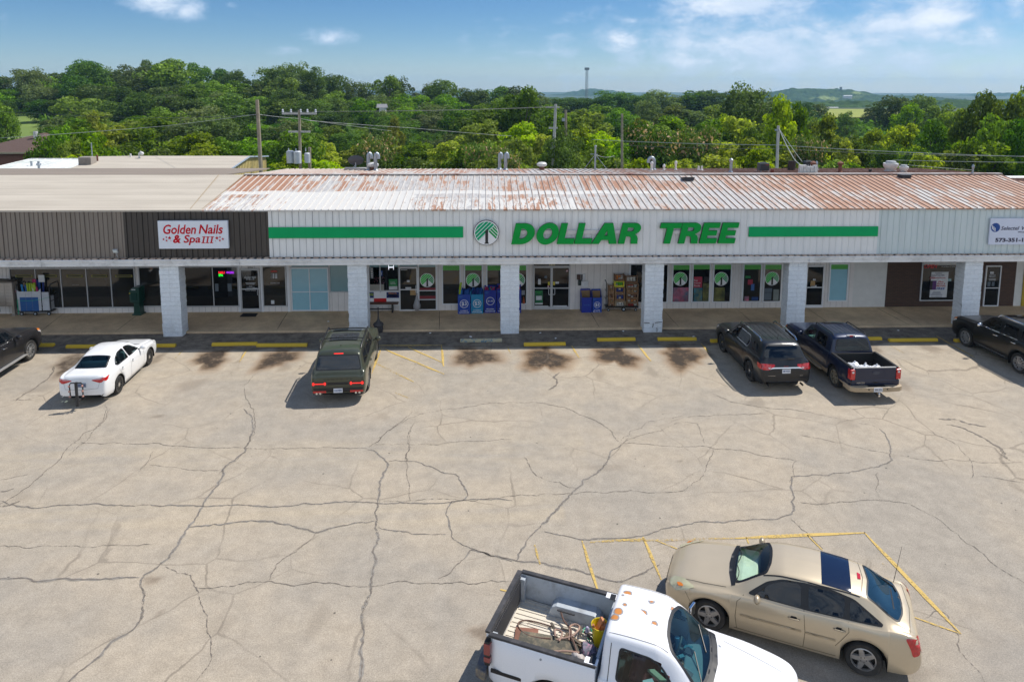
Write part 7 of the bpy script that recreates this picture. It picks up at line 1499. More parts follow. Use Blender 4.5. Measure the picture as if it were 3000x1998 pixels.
c.patch([(-.42,.44),(.42,.44),(.46,.60),(-.46,.60)], 'F', MATS['trim_black'], 'grille', .008); c.seam([(-.44,.53),(.44,.53)], 'F', .04, chrome, 'grille_bar', .016); c.patch([(-.5,.27),(.5,.27),(.46,.37),(-.46,.37)], 'F', MATS['trim_black'], 'lower_intake', .008)
mb = MB()
for y0 in (.1, -.5):
 pts = []
 for k in range(6): q = c.cast((1.42+.05*sin(k*.6), y0+.1*k), 'T')[0]; pts.append(q+Vector((0, 0, .018)))
 mb.tube(pts, .009, 5)
mb.build('wipers', MATS['trim_black'], c.root)
mb = MB(); q = c.cast((4.42,-.66),'T')[0]; mb.tube([q-Vector((0,0,.01)), q+Vector((-.10,0,.80))], [.007,.003], 5); mb.build('aerial', MATS['trim_black'], c.root);
mb = MB(); q = c.cast((4.1,-.42),'T')[0]; mb.tube([q+Vector((0,0,.01)), c.cast((4.38,-.42),'T')[0]+Vector((0,0,.02)), c.cast((4.42,-.3),'T')[0]+Vector((0,0,.02))], .012, 6); mb.build('rear_wiper', MATS['trim_black'], c.root)
c.wheels('5', alloy, .215)
seats(c, 1.35, .4, [(2.35, (.36, -.36)), (3.2, (0,))], .70, mat('cabin_sage', (.16,.18,.15), .8), dash=(1.40, 1.82, .985), xr=3.9, dm=mat('dash_sage', (.50,.58,.46), .7)); c.finish()
# ---------------------------------------------------------------- rusty white pickup in front
def rust_roof():
 m, t = new_mat('white_truck_paint'); P = nd(t, 'ShaderNodeTexCoord').outputs['Object']; s = nd(t, 'ShaderNodeSeparateXYZ', {0: P})
 vo = nd(t, 'ShaderNodeTexVoronoi', {'Vector': P, 'Scale': 6.0, 'Randomness': 1.0}); wn_ = nd(t, 'ShaderNodeTexWhiteNoise', {'Vector': vo.outputs['Position']})
 n = nd(t, 'ShaderNodeTexNoise', {'Vector': P, 'Scale': 16.0, 'Detail': 5.0}); d = MATH('ADD', vo.outputs['Distance'], MATH('MULTIPLY', MATH('SUBTRACT', n.outputs[0], .5, tree=t), .22, tree=t), tree=t)
 big = nd(t, 'ShaderNodeTexNoise', {'Vector': P, 'Scale': 2.2, 'Detail': 3.0})
 top = MATH('MULTIPLY', MATH('GREATER_THAN', s.outputs[2], 1.70, tree=t), MATH('LESS_THAN', MATH('ABSOLUTE', MATH('ADD', MATH('ADD', s.outputs[1], -.08, tree=t), MATH('MULTIPLY', MATH('SUBTRACT', big.outputs[0], .5, tree=t), 1.2, tree=t), tree=t), tree=t), .34, tree=t), tree=t)
 rad = MATH('MULTIPLY', MATH('MULTIPLY_ADD', wn_.outputs[0], .75, -.12, tree=t), MATH('MULTIPLY_ADD', top, .85, .10, tree=t), tree=t)
 rad = MATH('ADD', rad, MATH('MULTIPLY', MATH('SUBTRACT', 1.0, top, tree=t), MATH('MULTIPLY', MATH('SUBTRACT', wn_.outputs[0], .86, tree=t), .9, tree=t), tree=t), tree=t)
 g1 = nd(t, 'ShaderNodeMapRange', {0: MATH('SUBTRACT', rad, d, tree=t), 1: 0.0, 2: .05}).outputs[0]
 g2 = MATH('MULTIPLY', nd(t, 'ShaderNodeMapRange', {0: MATH('SUBTRACT', rad, d, tree=t), 1: .10, 2: .2}).outputs[0], top, tree=t)
 cc = nd(t, 'ShaderNodeMixRGB', {0: g1, 1: (.80, .81, .84, 1), 2: (.27, .29, .31, 1)}).outputs[0]
 cc = nd(t, 'ShaderNodeMixRGB', {0: g2, 1: cc, 2: (.58, .23, .05, 1)}).outputs[0]
 nd(t, 'ShaderNodeOutputMaterial', {0: nd(t, 'ShaderNodeBsdfPrincipled', {'Base Color': cc, 'Roughness': .35, 'Coat Weight': .5}).outputs[0]}); return m
rp = rust_roof()
RA = radians(-22.6);
RW = .955
c = Car('pickup_truck', [(0,.58,.42,.80,.86,.38),(.05,.72,.36,.92,.98,.44),(.2,.83,.32,1.0,1.06,.48),(.6,.91,.31,1.05,1.15,.54),(1.1,RW,.31,1.09,1.22,.62),(1.32,RW,.31,1.11,1.25,.66),(1.44,RW,.31,1.12,1.29,.68),(2.02,RW,.31,1.14,1.74,.64),(2.25,RW,.31,1.15,1.83,.66),(2.6,RW,.31,1.15,1.85,.665),(3.0,RW,.31,1.15,1.84,.66),(3.08,RW-.01,.32,1.15,1.80,.65),(3.14,RW-.03,.34,1.14,1.2,.66)],
  (.86, 3.92), .385, 'rusty-roofed white single-cab pickup with junk in its open bed, in the foreground', (0, 0), RA, rp, 'pickup truck', step=.035)
RC = Vector((.285, 11.86)) ; fwd = Vector((cos(RA), sin(RA))); cen = RC+fwd*(5.14-c.xm); c.root.location = (cen.x, cen.y, .004); RL = (cen.x, cen.y)
c.window([(1.50,-.72),(1.42,-.4),(1.38,0),(1.42,.4),(1.50,.72),(2.02,.56),(2.12,.3),(2.14,0),(2.12,-.3),(2.02,-.56)], 'T', glass_clear('truck_glass', (.45,.66,.68)), 'windscreen', see=True, inset=.05)
for sd in 'LR':
 g = 1 if sd == 'L' else -1
 c.window([(1.80,1.18),(2.12,1.56),(2.30,1.65),(2.82,1.68),(2.86,1.18)], sd, MATS['truck_glass'], see=True, inset=.03); c.seam([(1.58,1.12),(1.50,.9),(1.52,.40)], sd, .012); c.seam([(2.96,1.70),(2.98,1.1),(2.94,.40)], sd, .012); c.seam([(1.52,.40),(2.94,.40)], sd, .012); c.handle(2.80,1.03,g,MATS['trim_black'])
 c.seam([(.45,.66),(1.0-.1,.66)], sd, .05, m=MATS['trim_black'], name='side_moulding', off=.01) if False else None
 c.seam([(1.55,.66),(2.92,.66)], sd, .05, MATS['trim_black'], 'side_moulding', .01)
 c.patch([(3.02,.99),(3.10,.99),(3.10,1.03),(3.02,1.03)], sd, mat('badge_maroon', (.12,.01,.01), .4), 'badge', .008, 0)
 c.seam([(2.05,g*.585),(2.5,g*.60),(3.02,g*.60)], 'T', .012, mat('seam_mid_grey', (.15,.15,.16), .6), 'roof_gutter')
 mb = MB(); q = c.cast((1.86,1.22), sd)[0]; mb.tube([q, q+Vector((0, g*.12, .02))], .02, 6); mb.cbox(q+Vector((.02, g*.22, .06)), (.05, .20, .22), Matrix.Rotation(-g*.3, 3, 'Z')); mb.build('mirror', [chrome], c.root, bevel=.02)
c.seam([(1.46,-.72),(1.385,-.4),(1.345,0),(1.385,.4),(1.46,.72)], 'T', .09, name='cowl', off=.008); c.seam([(.3,.42),(1.25,.60)], 'T', .01, MATS['seam_mid_grey'], 'bonnet_seam'); c.seam([(.3,-.42),(1.25,-.60)], 'T', .01, MATS['seam_mid_grey'], 'bonnet_seam')
mb = MB()
for y0 in (.08, -.58):
 pts = [c.cast((1.50+.035*k, y0+.09*k), 'T')[0]+Vector((0, 0, .02)) for k in range(6)]; mb.tube(pts, .010, 5)
mb.build('wipers', MATS['trim_black'], c.root)
c.patch([(-.42,.58),(.42,.58),(.44,.78),(-.44,.78)], 'F', MATS['trim_black'], 'grille', .008); c.seam([(-.44,.68),(.44,.68)], 'F', .05, chrome, 'grille_bar', .016); c.seam([(0,.58),(0,.78)], 'F', .05, chrome, 'grille_bar', .018)
for sd, g in (('L', 1), ('R', -1)): c.patch([(.03,.72),(.10,.84),(.34,.92),(.36,.80),(.10,.68)], sd, lamp_w, 'headlight', .012); c.patch([(-.70,.46),(-.1,.46),(-.1,.52),(-.70,.52)] if g < 0 else [(.1,.46),(.70,.46),(.70,.52),(.1,.52)], 'F', chrome, 'front_bumper', .02, 0)
maroon = mat('bench_maroon', (.16,.02,.03), .8)
seats(c, 1.4, .5, [(2.35, (0,))], .76, maroon, dash=(1.45, 1.85, 1.10), xr=3.1, dm=mat('dash_blue_grey', (.16,.22,.24), .7))
rn = random.Random(3); mb = MB()
for i in range(26):
 M = Matrix.Rotation(rn.random()*3, 3, 'Z')@Matrix.Rotation(rn.uniform(-.5, .5), 3, 'X'); mb.cbox((c.xm-rn.uniform(1.5, 2.6), rn.uniform(-.65, .65), rn.uniform(1.0, 1.13) if i < 14 else rn.uniform(.75, .9)), (rn.uniform(.08,.28), rn.uniform(.06,.2), rn.uniform(.01,.05)), M, rn.randrange(4))
mb.build('cabin_clutter', [mat('clutter_paper', (.55,.58,.58), .7), mat('clutter_card', (.3,.3,.2), .8), mat('clutter_teal', (.05,.2,.25), .6), mat('clutter_dark', (.03,.04,.06), .6)], c.root)
mb = MB(); mb.tube([(c.xm-1.95, .3, .72), (c.xm-2.02, .38, 1.22)], .045, 10); mb.build('drink_bottle', mat('bottle_blue', (.12,.28,.4), .3), c.root)
c.finish(); B0, B1_, ZR_ = 3.18, 5.14, 1.32
dirtw = mat('bed_white_worn', (.50,.51,.50), .7, dirt=(.24,.17,.11), dscale=5, damt=.8); flo = stop_mat('bed_floor_paint', (.66,.60,.50), (.24,.13,.07), -.10)
railm = mat('rail_cap_black', (.03,.03,.033), .6, var=.3, dirt=(.12,.11,.11), dscale=5, damt=.5)
HWB = .865
tailbox(c, B0, B1_-.03, lambda x: HWB+.075*min(1, max(0, (5.14-x)*3)), ZR_, .80, .085, rp, mat('bed_inner_grey', (.42,.46,.50), .55, dirt=(.2,.2,.2), dscale=4, damt=.5), 3.92, .47, railm, .42, floor_m=flo)
X = lambda x: c.xm-x
mb = MB(); mb.box(X(B1_)-.02, X(B1_)+.05, -.80, .80, .66, ZR_+.03, 0); mb.box(X(B1_)-.03, X(B1_)+.065, -.83, .83, ZR_+.0, ZR_+.04, 1)
mb.box(X(B1_)+.05, X(B1_)+.07, -.74, .74, .82, ZR_-.02, 1)
for i in range(30): y = -.72+1.44*i/29; mb.box(X(B1_)+.07, X(B1_)+.085, y-.014, y+.014, .86, ZR_-.08, 2)
mb.build('tailgate', [rp, railm, mat('liner_slot', (.05,.05,.055), .7)], c.root)
for g in (1, -1):
 mb = MB(); mb.box(X(B1_)-.01, X(B1_)+.09, *sorted((g*.80, g*.93)), .78, 1.24, 1)
 for z0, z1 in ((.98, 1.20), (.84, .94)): mb.box(X(B1_)-.02, X(B1_)+.10, *sorted((g*.82, g*.938)), z0, z1, 0)
 mb.build('tail_lamp', [mat('lamp_deep_red', (.22,.012,.015), .2, coat=1), MATS['trim_black']], c.root, bevel=.012)
 mb = MB(); mb.box(X(5.02), X(4.42), *sorted((g*(HWB+.055), g*(HWB+.085))), .70, .76); mb.build('side_moulding', MATS['trim_black'], c.root)
 mb = MB(); mb.box(X(B0)-.12, X(B0)-.02, *sorted((g*(HWB-.17), g*(HWB-.02))), ZR_+.031, ZR_+.037, 1); mb.box(X(B0)-.20, X(B0)+.02, *sorted((g*(HWB-.14), g*(HWB-.0))), ZR_+.02, ZR_+.031, 0); mb.build('rail_end', [rp, MATS['trim_black']], c.root)
mb = MB(); mb.prism([(X(B1_)-.20, -.88), (X(B1_)-.24, -.6), (X(B1_)-.24, .6), (X(B1_)-.20, .88), (X(B1_), .92), (X(B1_), -.92)], .44, .62, 'Z'); mb.build('rear_bumper', mat('bumper_dull', (.10,.10,.11), .5, dirt=(.35,.27,.15), dscale=5, damt=.8), c.root, bevel=.02)
mb = MB(); mb.box(X(4.98), X(4.88), .50, .70, .80, 1.28) if False else mb.box(X(5.08), X(4.98), -.79, -.70, .80, 1.27); mb.box(X(5.08), X(4.98), .70, .79, .80, 1.27); mb.build('bed_post', MATS['bed_inner_grey'], c.root)
c.wheels('5', mat('rim_steel_old', (.3,.3,.3), .4, .6), .25)
def RB(x, y, z): v = Matrix.Rotation(RA, 3, 'Z')@Vector((c.xm-x, y, 0)); return Vector((RL[0]+v.x, RL[1]+v.y, z))
ZFL = .82
def hose(pts, r, m, lb, name='hose'):
 P = chaik([tuple(RB(*p)) for p in pts], 3); mb = MB(); mb.tube(P, r, 7); tag(mb.build(name, m, smooth=True), lb, name)
m_h = mat('hose_pinkish', (.34,.22,.17), .6); m_hd = mat('hose_brown', (.14,.08,.06), .6)
hose([(4.25,.24,.86),(4.57,.25,.86),(4.81,.23,.85),(4.91,.12,.85),(4.86,.01,.85),(4.69,-.10,.85),(4.49,-.12,.86),(4.2,-.06,.88)], .014, m_hd, 'long brown hose looped over the white bed floor')
hose([(4.19,.52,.98),(4.12,.44,.90),(4.05,.38,.88),(3.9,.25,.90),(3.87,.07,.93),(3.76,-.07,.93),(3.68,-.21,.92),(3.58,-.42,.90)], .017, m_hd, 'dark hose running across the junk in the white pickup bed')
hose([(4.1,-.05,.88),(3.99,0,.90),(3.85,.07,.92),(3.77,.26,.92),(3.78,.40,.90),(3.9,.43,.88),(3.97,.33,.88),(3.91,.18,.90),(3.88,.0,.90)], .019, m_h, 'pinkish hose loop in front of the yellow bucket')
hose([(4.12,-.04,.93),(4.2,.13,.92),(4.11,.17,.90),(4.02,.10,.92),(4.04,-.08,.90)], .018, m_h, 'pale stiff hose bend in the middle of the white pickup bed')
hose([(4.05,-.34,.90),(3.85,-.28,.93),(3.62,-.24,.93)], .018, m_h, 'short pinkish hose over the grey mat')
hose([(3.69,.26,.9),(3.69,.36,.92),(3.62,.42,.9),(3.52,.35,.9),(3.5,.21,.9),(3.56,.14,.88),(3.6,.24,.88),(3.5,.09,.88),(3.54,.02,.88)], .009, mat('cord_green', (.01,.34,.18), .5), 'green cord coil beside the yellow bucket', 'cord')
p = RB(3.36, .22, ZFL+.01); bu = empty('bucket', tuple(p), 0, 'yellow plastic bucket behind the cab of the white pickup', 'bucket'); ym = mat('bucket_yellow', (.66,.50,.01), .4, dirt=(.10,.09,.02), dscale=5, damt=.8)
mb = MB(); mb.lathe([(.125, 0), (.150, .34), (.165, .35), (.165, .37), (.150, .37), (.142, .34), (.118, .02)], 24, cap=False); mb.lathe([(.12, .015), (.12, .02)], 20); mb.build('pail', ym, bu, smooth=True)
mb = MB(); mb.cbox((-.02, .02, .30), (.05, .10, .34), Matrix.Rotation(.4, 3, 'Y')@Matrix.Rotation(.3, 3, 'Z')); mb.cbox((.06, -.03, .24), (.09, .09, .25), Matrix.Rotation(-.2, 3, 'X')); mb.cbox((-.07, -.05, .22), (.04, .04, .4), Matrix.Rotation(-.35, 3, 'Y')); mb.build('contents', [mat('bucket_orange', (.55,.22,.10), .6, var=.3)], bu)
q = [RB(*r) for r in ((4.78,-.05,.845),(4.4,.0,.86),(4.16,.02,.87),(3.74,.0,.88),(3.58,-.26,.87),(3.9,-.5,.85),(4.72,-.5,.845))]; mb = MB(); mb.add(q+[v+Vector((0, 0, .012)) for v in q], [tuple(range(6, -1, -1)), tuple(range(7, 14))]+[(i, (i+1) % 7, 7+(i+1) % 7, 7+i) for i in range(7)])
tag(mb.build('rubber_mat', mat('mat_grey', (.10,.095,.075), .9, var=.3, dirt=(.28,.22,.14), dscale=6, damt=.8, bump=.5, bscale=90)), 'crumpled grey mat along the near side of the white pickup bed', 'mat')
mb = MB(); M = Matrix.Rotation(RA+.25, 3, 'Z'); mb.cbox(RB(4.66,-.10,.838), (.42,.34,.02), M); tag(mb.build('rusty_sheet', mat('sheet_rust', (.20,.09,.06), .8, var=.4)), 'rusty flat sheet under the grey mat near the tailgate', 'metal sheet')
mb = MB(); mb.cbox(RB(3.70,.02,.875), (.60,.10,.03), Matrix.Rotation(RA-.35, 3, 'Z')); tag(mb.build('plank', mat('old_plank', (.14,.095,.06), .8, var=.3)), 'short dark board lying among the hoses', 'board')
mb = MB(); mb.cbox(RB(4.06,.42,1.075), (.34,.03,.02), Matrix.Rotation(RA-.02, 3, 'Z')); tag(mb.build('metal_bar', mat('bar_dark', (.03,.03,.035), .6)), 'black bar lying on the wheel arch of the white pickup bed', 'bar')
def rag(name, x, y, z, sz, m, lb, seed):
 mb = MB(); mb.ball((0, 0, 0), .5, 9, 0, sz)
 for k, v in enumerate(mb.v): mb.v[k] = v*(1+.5*noise.noise(v*9+Vector((seed, 0, 0)))+.25*noise.noise(v*25))
 o = mb.build(name, m, smooth=True); o.location = RB(x, y, z); o.rotation_euler = (0, 0, RA); tag(o, lb, 'cloth')
m_rg = mat('rag_striped', (.16,.16,.20), .8, var=.4, scale=12, dirt=(.55,.18,.30), dscale=9, damt=.9); rag('rag', 3.46, -.18, .93, (.30,.34,.22), m_rg, 'dark and pink striped cloth heap under the yellow bucket', 3); rag('rag', 3.30, -.34, .95, (.26,.30,.26), mat('rag_dark', (.03,.035,.05), .8, var=.3), 'dark cloth heap in the near front corner of the bed', 8); rag('rag', 3.60, -.36, .92, (.24,.20,.14), mat('rag_pale', (.50,.45,.42), .8, var=.5, scale=14), 'pale crumpled rag at the near rail of the bed', 12)
mb = MB(); p = RB(3.62, .32, .84); mb.lathe([(.04, 0), (.04, .12), (.02, .15)], 12, tuple(p)); tag(mb.build('spray_can', mat('can_violet', (.40,.36,.50), .3, var=.3), smooth=True), 'small violet and white can in the green cord coil', 'can')
rn = random.Random(21);
for i in range(9):
 mb = MB(); x, y = 4.28-.10*i+rn.uniform(-.05,.05), rn.uniform(-.02, .34); M = Matrix.Rotation(rn.random()*3, 3, 'Z')@Matrix.Rotation(rn.uniform(-.6, .6), 3, 'Y'); mb.cbox(RB(x, y, .88), (rn.uniform(.15,.34), rn.uniform(.02,.05), .02), M)
 tag(mb.build('scrap_iron', mat('iron_scrap', (.09,.075,.06), .7, .3, .4)), 'dull iron bar in the tangle in the middle of the white pickup bed', 'scrap', 'iron bars tangled in the pickup bed')
# ================================================================ ROOF EQUIPMENT
def roofz(x, y):
 if y < YR: return ZF1+.05+(y-YP)*TS
 return ZR-(y-YR)*.075
def on_roof(px, py):
 """where the photo ray through a foot point meets the roof"""
 d = ray(px, py); o = Vector((0, 0, HCAM)); lo, hi = 20.0, 60.0
 for _ in range(40):
  m_ = (lo+hi)/2; p = o+d*(m_/d.y)
  if p.z > roofz(0, m_) : lo = m_
  else: hi = m_
 Y = min(lo, YB-.4); p = gy(px, py, Y); p.z = roofz(0, Y); return p
galv = mat('galvanised', (.34, .38, .42), .4, .6, .15); wv = mat('vent_white', (.62, .63, .62), .5, dirt=(.3, .25, .2), dscale=4, damt=.5); pvc = mat('pvc_white', (.70, .70, .68), .5); rustp = mat('rust_pipe', (.17, .07, .045), .8, var=.3)
R3 = lambda u, v: zoom(u, v, 1.57, 1500, 0)          # right part of the sky enlargement
R2 = lambda u, v: zoom(u, v, 2.944, 700, 150)
def scale_at(p): return p.y/FPX                      # metres per photo pixel
def flue(px, py, hpx, lb, r=.11, elbow=0, m=None, cap=None, grp=None, name='roof_flue'):
 p = on_roof(px, py); k = scale_at(p); h = hpx*k; e = empty(name, (p.x, p.y, p.z-.02), 0, lb, 'roof vent', grp); mb = MB()
 if elbow: mb.tube([(0, 0, 0), (0, 0, h-.22)]+[(elbow*(.16-.16*cos(a)), 0, h-.22+.18*sin(a)) for a in (.5, 1.0, 1.57, 2.1, 2.6, 3.1)]+[(elbow*.32, 0, h-.34)], r, 12)
 else: mb.tube([(0, 0, 0), (0, 0, h)], r, 12)
 mb.lathe([(r*1.9, 0), (r*1.05, .12)], 12); mb.build('pipe', m or galv, e, smooth=True)
 if cap: mb = MB(); mb.lathe([(r*1.0, h-.05), (r*cap, h), (r*cap, h+.09), (r*.4, h+.17)], 12); mb.build('cap', m or galv, e, smooth=True)
 return e
G1 = 'paired flues left of the emblem'
flue(*R2(1118, 1030), 53, 'left flue of the first silver elbow-topped pair on the roof', .105, .5, grp=G1); flue(*R2(1180, 1032), 53, 'right flue of the first silver elbow-topped pair on the roof', .105, .5, grp=G1)
flue(*R2(2248, 1022), 50, 'left flue of the second silver pair, above the round emblem', .10, .4, grp='paired flues above the emblem'); flue(*R2(2300, 1026), 52, 'right flue of the second silver pair, above the round emblem', .10, .4, grp='paired flues above the emblem')
flue(*R3(652, 783), 40, 'silver gooseneck flue standing above the letters', .10, -1); flue(*R3(642, 785), 20, 'short white pipe against the gooseneck flue', .06, 0, pvc, 1.5)
for u, v, h, lb in ((699, 784, 11, 'shortest white plumbing vent right of the gooseneck flue'), (753, 784, 21, 'white plumbing vent, taller one right of the gooseneck flue'), (858, 785, 14, 'left one of two thin white pipes close together'), (873, 785, 14, 'right one of two thin white pipes close together')): flue(*R3(u, v), h, lb, .055, 0, pvc, 1.5 if h != 14 else None, 'white plumbing vents')
flue(*R3(1006, 795), 35, 'straight grey flue with a cap left of the dark cooler box', .08, 0, galv, 1.4); flue(*R3(1508, 795), 26, 'rusty flue with a round silver cap', .09, 0, rustp, 1.7); flue(*R3(1398, 800), 30, 'thin grey pipe right of the pile of white gear', .05, 0, galv, 1.4); flue(*R3(1383, 800), 30, 'rusty pipe with round cap beside the white gear', .08, 0, rustp, 1.8)
def turbine(px, py, hpx, lb, w_=.26, m=wv):
 p = on_roof(px, py); k = scale_at(p); h = hpx*k; e = empty('roof_ventilator', (p.x, p.y, p.z-.02), 0, lb, 'roof vent'); mb = MB(); mb.lathe([(w_*.62, 0), (w_*.5, h*.45)], 14); mb.build('base', rustp if m is wv else galv, e, smooth=True)
 mb = MB(); mb.lathe([(w_*.5, h*.42), (w_*1.05, h*.55), (w_*1.1, h*.8), (w_*.8, h*.95), (w_*.2, h)], 14)
 for i in range(14): a = 2*pi*i/14; mb.tube([(w_*1.02*cos(a), w_*1.02*sin(a), h*.55), (w_*1.14*cos(a+.1), w_*1.14*sin(a+.1), h*.68), (w_*1.08*cos(a+.2), w_*1.08*sin(a+.2), h*.82)], .012, 4)
 mb.build('head', m, e, smooth=True)
turbine(*R2(1155, 1030), 25, 'white ventilator head between the first pair of flues', .30); turbine(*R3(137, 783), 25, 'white ventilator head with rusty base above the gap in the letters', .26)
def fan(px, py, wpx, hpx, lb):
 p = on_roof(px, py); k = scale_at(p); w_ = wpx*k/2; h = hpx*k; e = empty('exhaust_fan', (p.x, p.y, p.z-.02), 0, lb, 'roof fan', 'round white kitchen fans'); mb = MB()
 mb.box(-w_*.62, w_*.62, -w_*.62, w_*.62, 0, h*.12); mb.build('curb', wv, e); mb = MB(); mb.lathe([(w_*.6, h*.1), (w_*.72, h*.3), (w_*.98, h*.55), (w_, h*.74), (w_*.98, h*.8), (w_*.55, h*.8)], 28); mb.build('housing', wv, e, smooth=True)
 mb = MB(); mb.lathe([(w_*.66, h*.78), (w_*.70, h*.9), (w_*.6, h), (w_*.05, h*1.02)], 24); mb.build('motor_cap', mat('fan_cap', (.42, .44, .45), .5), e, smooth=True)
fan(*R3(1740, 790), 42, 33, 'large white round kitchen exhaust fan'); fan(*R3(1801, 793), 27, 23, 'small white round kitchen exhaust fan beside the large one')
def ac(px, py, wpx, hpx, lb, col, st=None, legs=0):
 p = on_roof(px, py); k = scale_at(p); w_ = wpx*k; h = hpx*k; e = empty('air_conditioner', (p.x, p.y, p.z), 0, lb, 'air conditioner'); m = mat('ac_'+str(int(col[0]*1000)), col, .5)
 mb = MB(); mb.box(-w_/2, w_/2, -w_*.4, w_*.4, legs, h); mb.build('casing', m, e, bevel=.02)
 mb = MB(); n = 11
 for i in range(n): z = legs+(h-legs)*(i+.7)/(n+.4); mb.box(-w_/2+.04, w_/2-.04, -w_*.4-.012, -w_*.4-.001, z-.012, z+.012)
 mb.build('grille', mat('ac_grille', tuple(q*.45 for q in col), .6), e)
 if legs: mb = MB(); [mb.box(x-.03, x+.03, y-.03, y+.03, 0, legs) for x in (-w_*.4, w_*.4) for y in (-.25, .25)]; mb.build('stand', galv, e)
 mb = MB(); mb.lathe([(w_*.33, h+.002), (w_*.33, h+.03)], 20); mb.build('fan_guard', MATS['ac_grille'], e)
 if st: mb = MB(); mb.box(.05, .22, -w_*.4-.018, -w_*.4-.012, h*.80, h*.84); mb.build('red_badge', MATS['badge_red'] if 'badge_red' in MATS else m_red, e)
ac(*R3(1154, 793), 29, 28, 'dark grey cooler box with a small red badge', (.06, .075, .09), 1, .10); ac(*R3(1361, 775), 24, 23, 'dark cooler box behind the pile of white gear', (.035, .04, .05), None)
def drum(px, py, wpx, hpx, lb, col, tilt=0):
 p = on_roof(px, py); k = scale_at(p); w_ = wpx*k/2; h = hpx*k; mb = MB(); mb.lathe([(w_, 0), (w_, h), (w_*.9, h), (w_*.9, h*.6)], 20); [mb.lathe([(w_*1.03, h*q), (w_*1.03, h*q+.03)], 20) for q in (.1, .5, .93)]
 o = mb.build('metal_cowl', mat('cowl_'+str(int(col[0]*1000)), col, .7), smooth=True); o.location = (p.x, p.y, p.z-.02); o.rotation_euler = (0, tilt, 0); tag(o, lb, 'roof vent')
drum(*R3(1284, 785), 21, 30, 'tall dark brown drum-shaped cowl between the cooler boxes', (.025, .018, .016), radians(3)); drum(*R3(1197, 797), 10, 12, 'small rusty stub right of the dark cooler box', (.13, .035, .025)); drum(*R3(1647, 793), 9, 9, 'small black stub left of the large fan', (.015, .015, .016))
for u, v, lb in ((809, 830, 'low black box vent on the front roof slope above the letters'), (1804, 816, 'low black box vent on the ridge by the kitchen fans')):
 p = on_roof(*R3(u, v)); mb = MB(); mb.box(-.25, .25, -.2, .2, 0, .13); mb.box(-.29, .29, -.24, .24, .13, .17); o = mb.build('box_vent', mat('vent_black', (.035, .035, .04), .6), bevel=.01); o.location = (p.x, p.y, p.z-.02); o.rotation_euler = (-.15 if u < 900 else 0, 0, 0); tag(o, lb, 'roof vent')
p = on_roof(*R3(1360, 802)); e = empty('meter_rack', tuple(p), 0, 'pale electrical boxes and looped cables beside the rusty capped pipe', 'electrical gear'); mb = MB(); rn = random.Random(2)
for i in range(5): x = -.38+.19*i; mb.box(x-.08, x+.08, -.1, .1, .12, .40+.08*rn.random())
mb.box(-.5, .5, -.05, .05, .05, .12); mb.build('boxes', wv, e); mb = MB()
for i in range(5): mb.tube([(-.4+.2*i, -.1, .35), (-.3+.2*i, -.18, .15+.1*rn.random()), (-.15+.15*i, -.15, .3), (-.05+.12*i, -.12, .5)], .014, 5)
mb.build('cables', wv, e, smooth=True)
p = on_roof(*R2(1008, 1028)); k = scale_at(p); e = empty('satellite_dish', tuple(p), 0, 'dark oval satellite dish on pale blocks, left of the first pair of flues', 'satellite dish')
mb = MB(); mb.box(-.62, .60, -.2, .2, 0, .14); mb.build('ballast', mat('block_grey', (.35, .35, .34), .8), e); mb = MB(); mb.tube([(0, 0, .1), (0, 0, .45)], .03, 8); mb.tube([(0, 0, .3), (-.1, -.35, .18)], .015, 6); mb.build('mast', galv, e)
mb = MB(); n = 24; vs = [(0, 0, 0)]+[(.46*q*cos(2*pi*i/n), .10*q*q, .30*q*sin(2*pi*i/n)) for q in (.5, 1) for i in range(n)]; fs = [(0, 1+i, 1+(i+1) % n) for i in range(n)]+[(1+i, 1+n+i, 1+n+(i+1) % n, 1+(i+1) % n) for i in range(n)]
M = Matrix.Rotation(radians(8), 3, 'X'); mb.add([M@Vector(v)+Vector((0, -.02, .56)) for v in vs], fs); mb.build('dish', mat('dish_dark', (.06, .062, .07), .5), e, smooth=True)
p = on_roof(*R3(382, 783)); k = scale_at(p); e = empty('service_mast', tuple(p), 0, 'grey service mast with two slanting guys, above the gap between the two big words', 'mast'); mb = MB(); H_ = 70*k; mb.tube([(0, 0, 0), (0, 0, H_)], .055, 8); mb.ball((0, 0, H_), .08, 5); mb.build('mast', galv, e)
mb = MB(); mb.tube([(0, 0, H_*.66), (-.65, .2, 0)], .014, 5); mb.tube([(0, 0, H_*.66), (.75, .2, 0)], .014, 5); mb.tube([(-.3, 0, H_*.68), (.15, 0, H_*.66)], .02, 5); mb.build('guys', galv, e)
MAST = p+Vector((0, 0, H_*.66))
# ================================================================ NEIGHBOURS
hx = gy(665, 498, 46).x; z_e, z_r, z_b = 5.32, 5.83, 5.44; xl_ = gy(330, 498, 46).x
e = empty('metal_hall', (hx-6, 50, -.05), 0, 'low hall with tan roof and pale yellow ribbed gable behind the shops', 'building')
def L_(o, base): o.matrix_parent_inverse = Matrix.Translation((-base[0], -base[1], -base[2])); return o
b0 = (hx-6, 50, -.05); mb = MB(); mb.prism([(46, 0), (46, z_e-.1), (50, z_r-.1), (54.1, z_b-.1), (54.1, 0)], xl_-3, hx, 'X'); y_ = mat('yellow_metal', (.50, .41, .17), .6); L_(mb.build('walls', y_, e), b0)
mb = MB()
for i in range(26): y = 46.15+i*.31; z1 = (z_e+(y-46)*(z_r-z_e)/4 if y < 50 else z_r-(y-50)*(z_r-z_b)/4.1)-.13; mb.box(hx, hx+.03, y-.03, y+.03, 0, z1)
L_(mb.build('gable_ribs', mat('yellow_metal_shade', (.44, .35, .14), .6), e), b0)
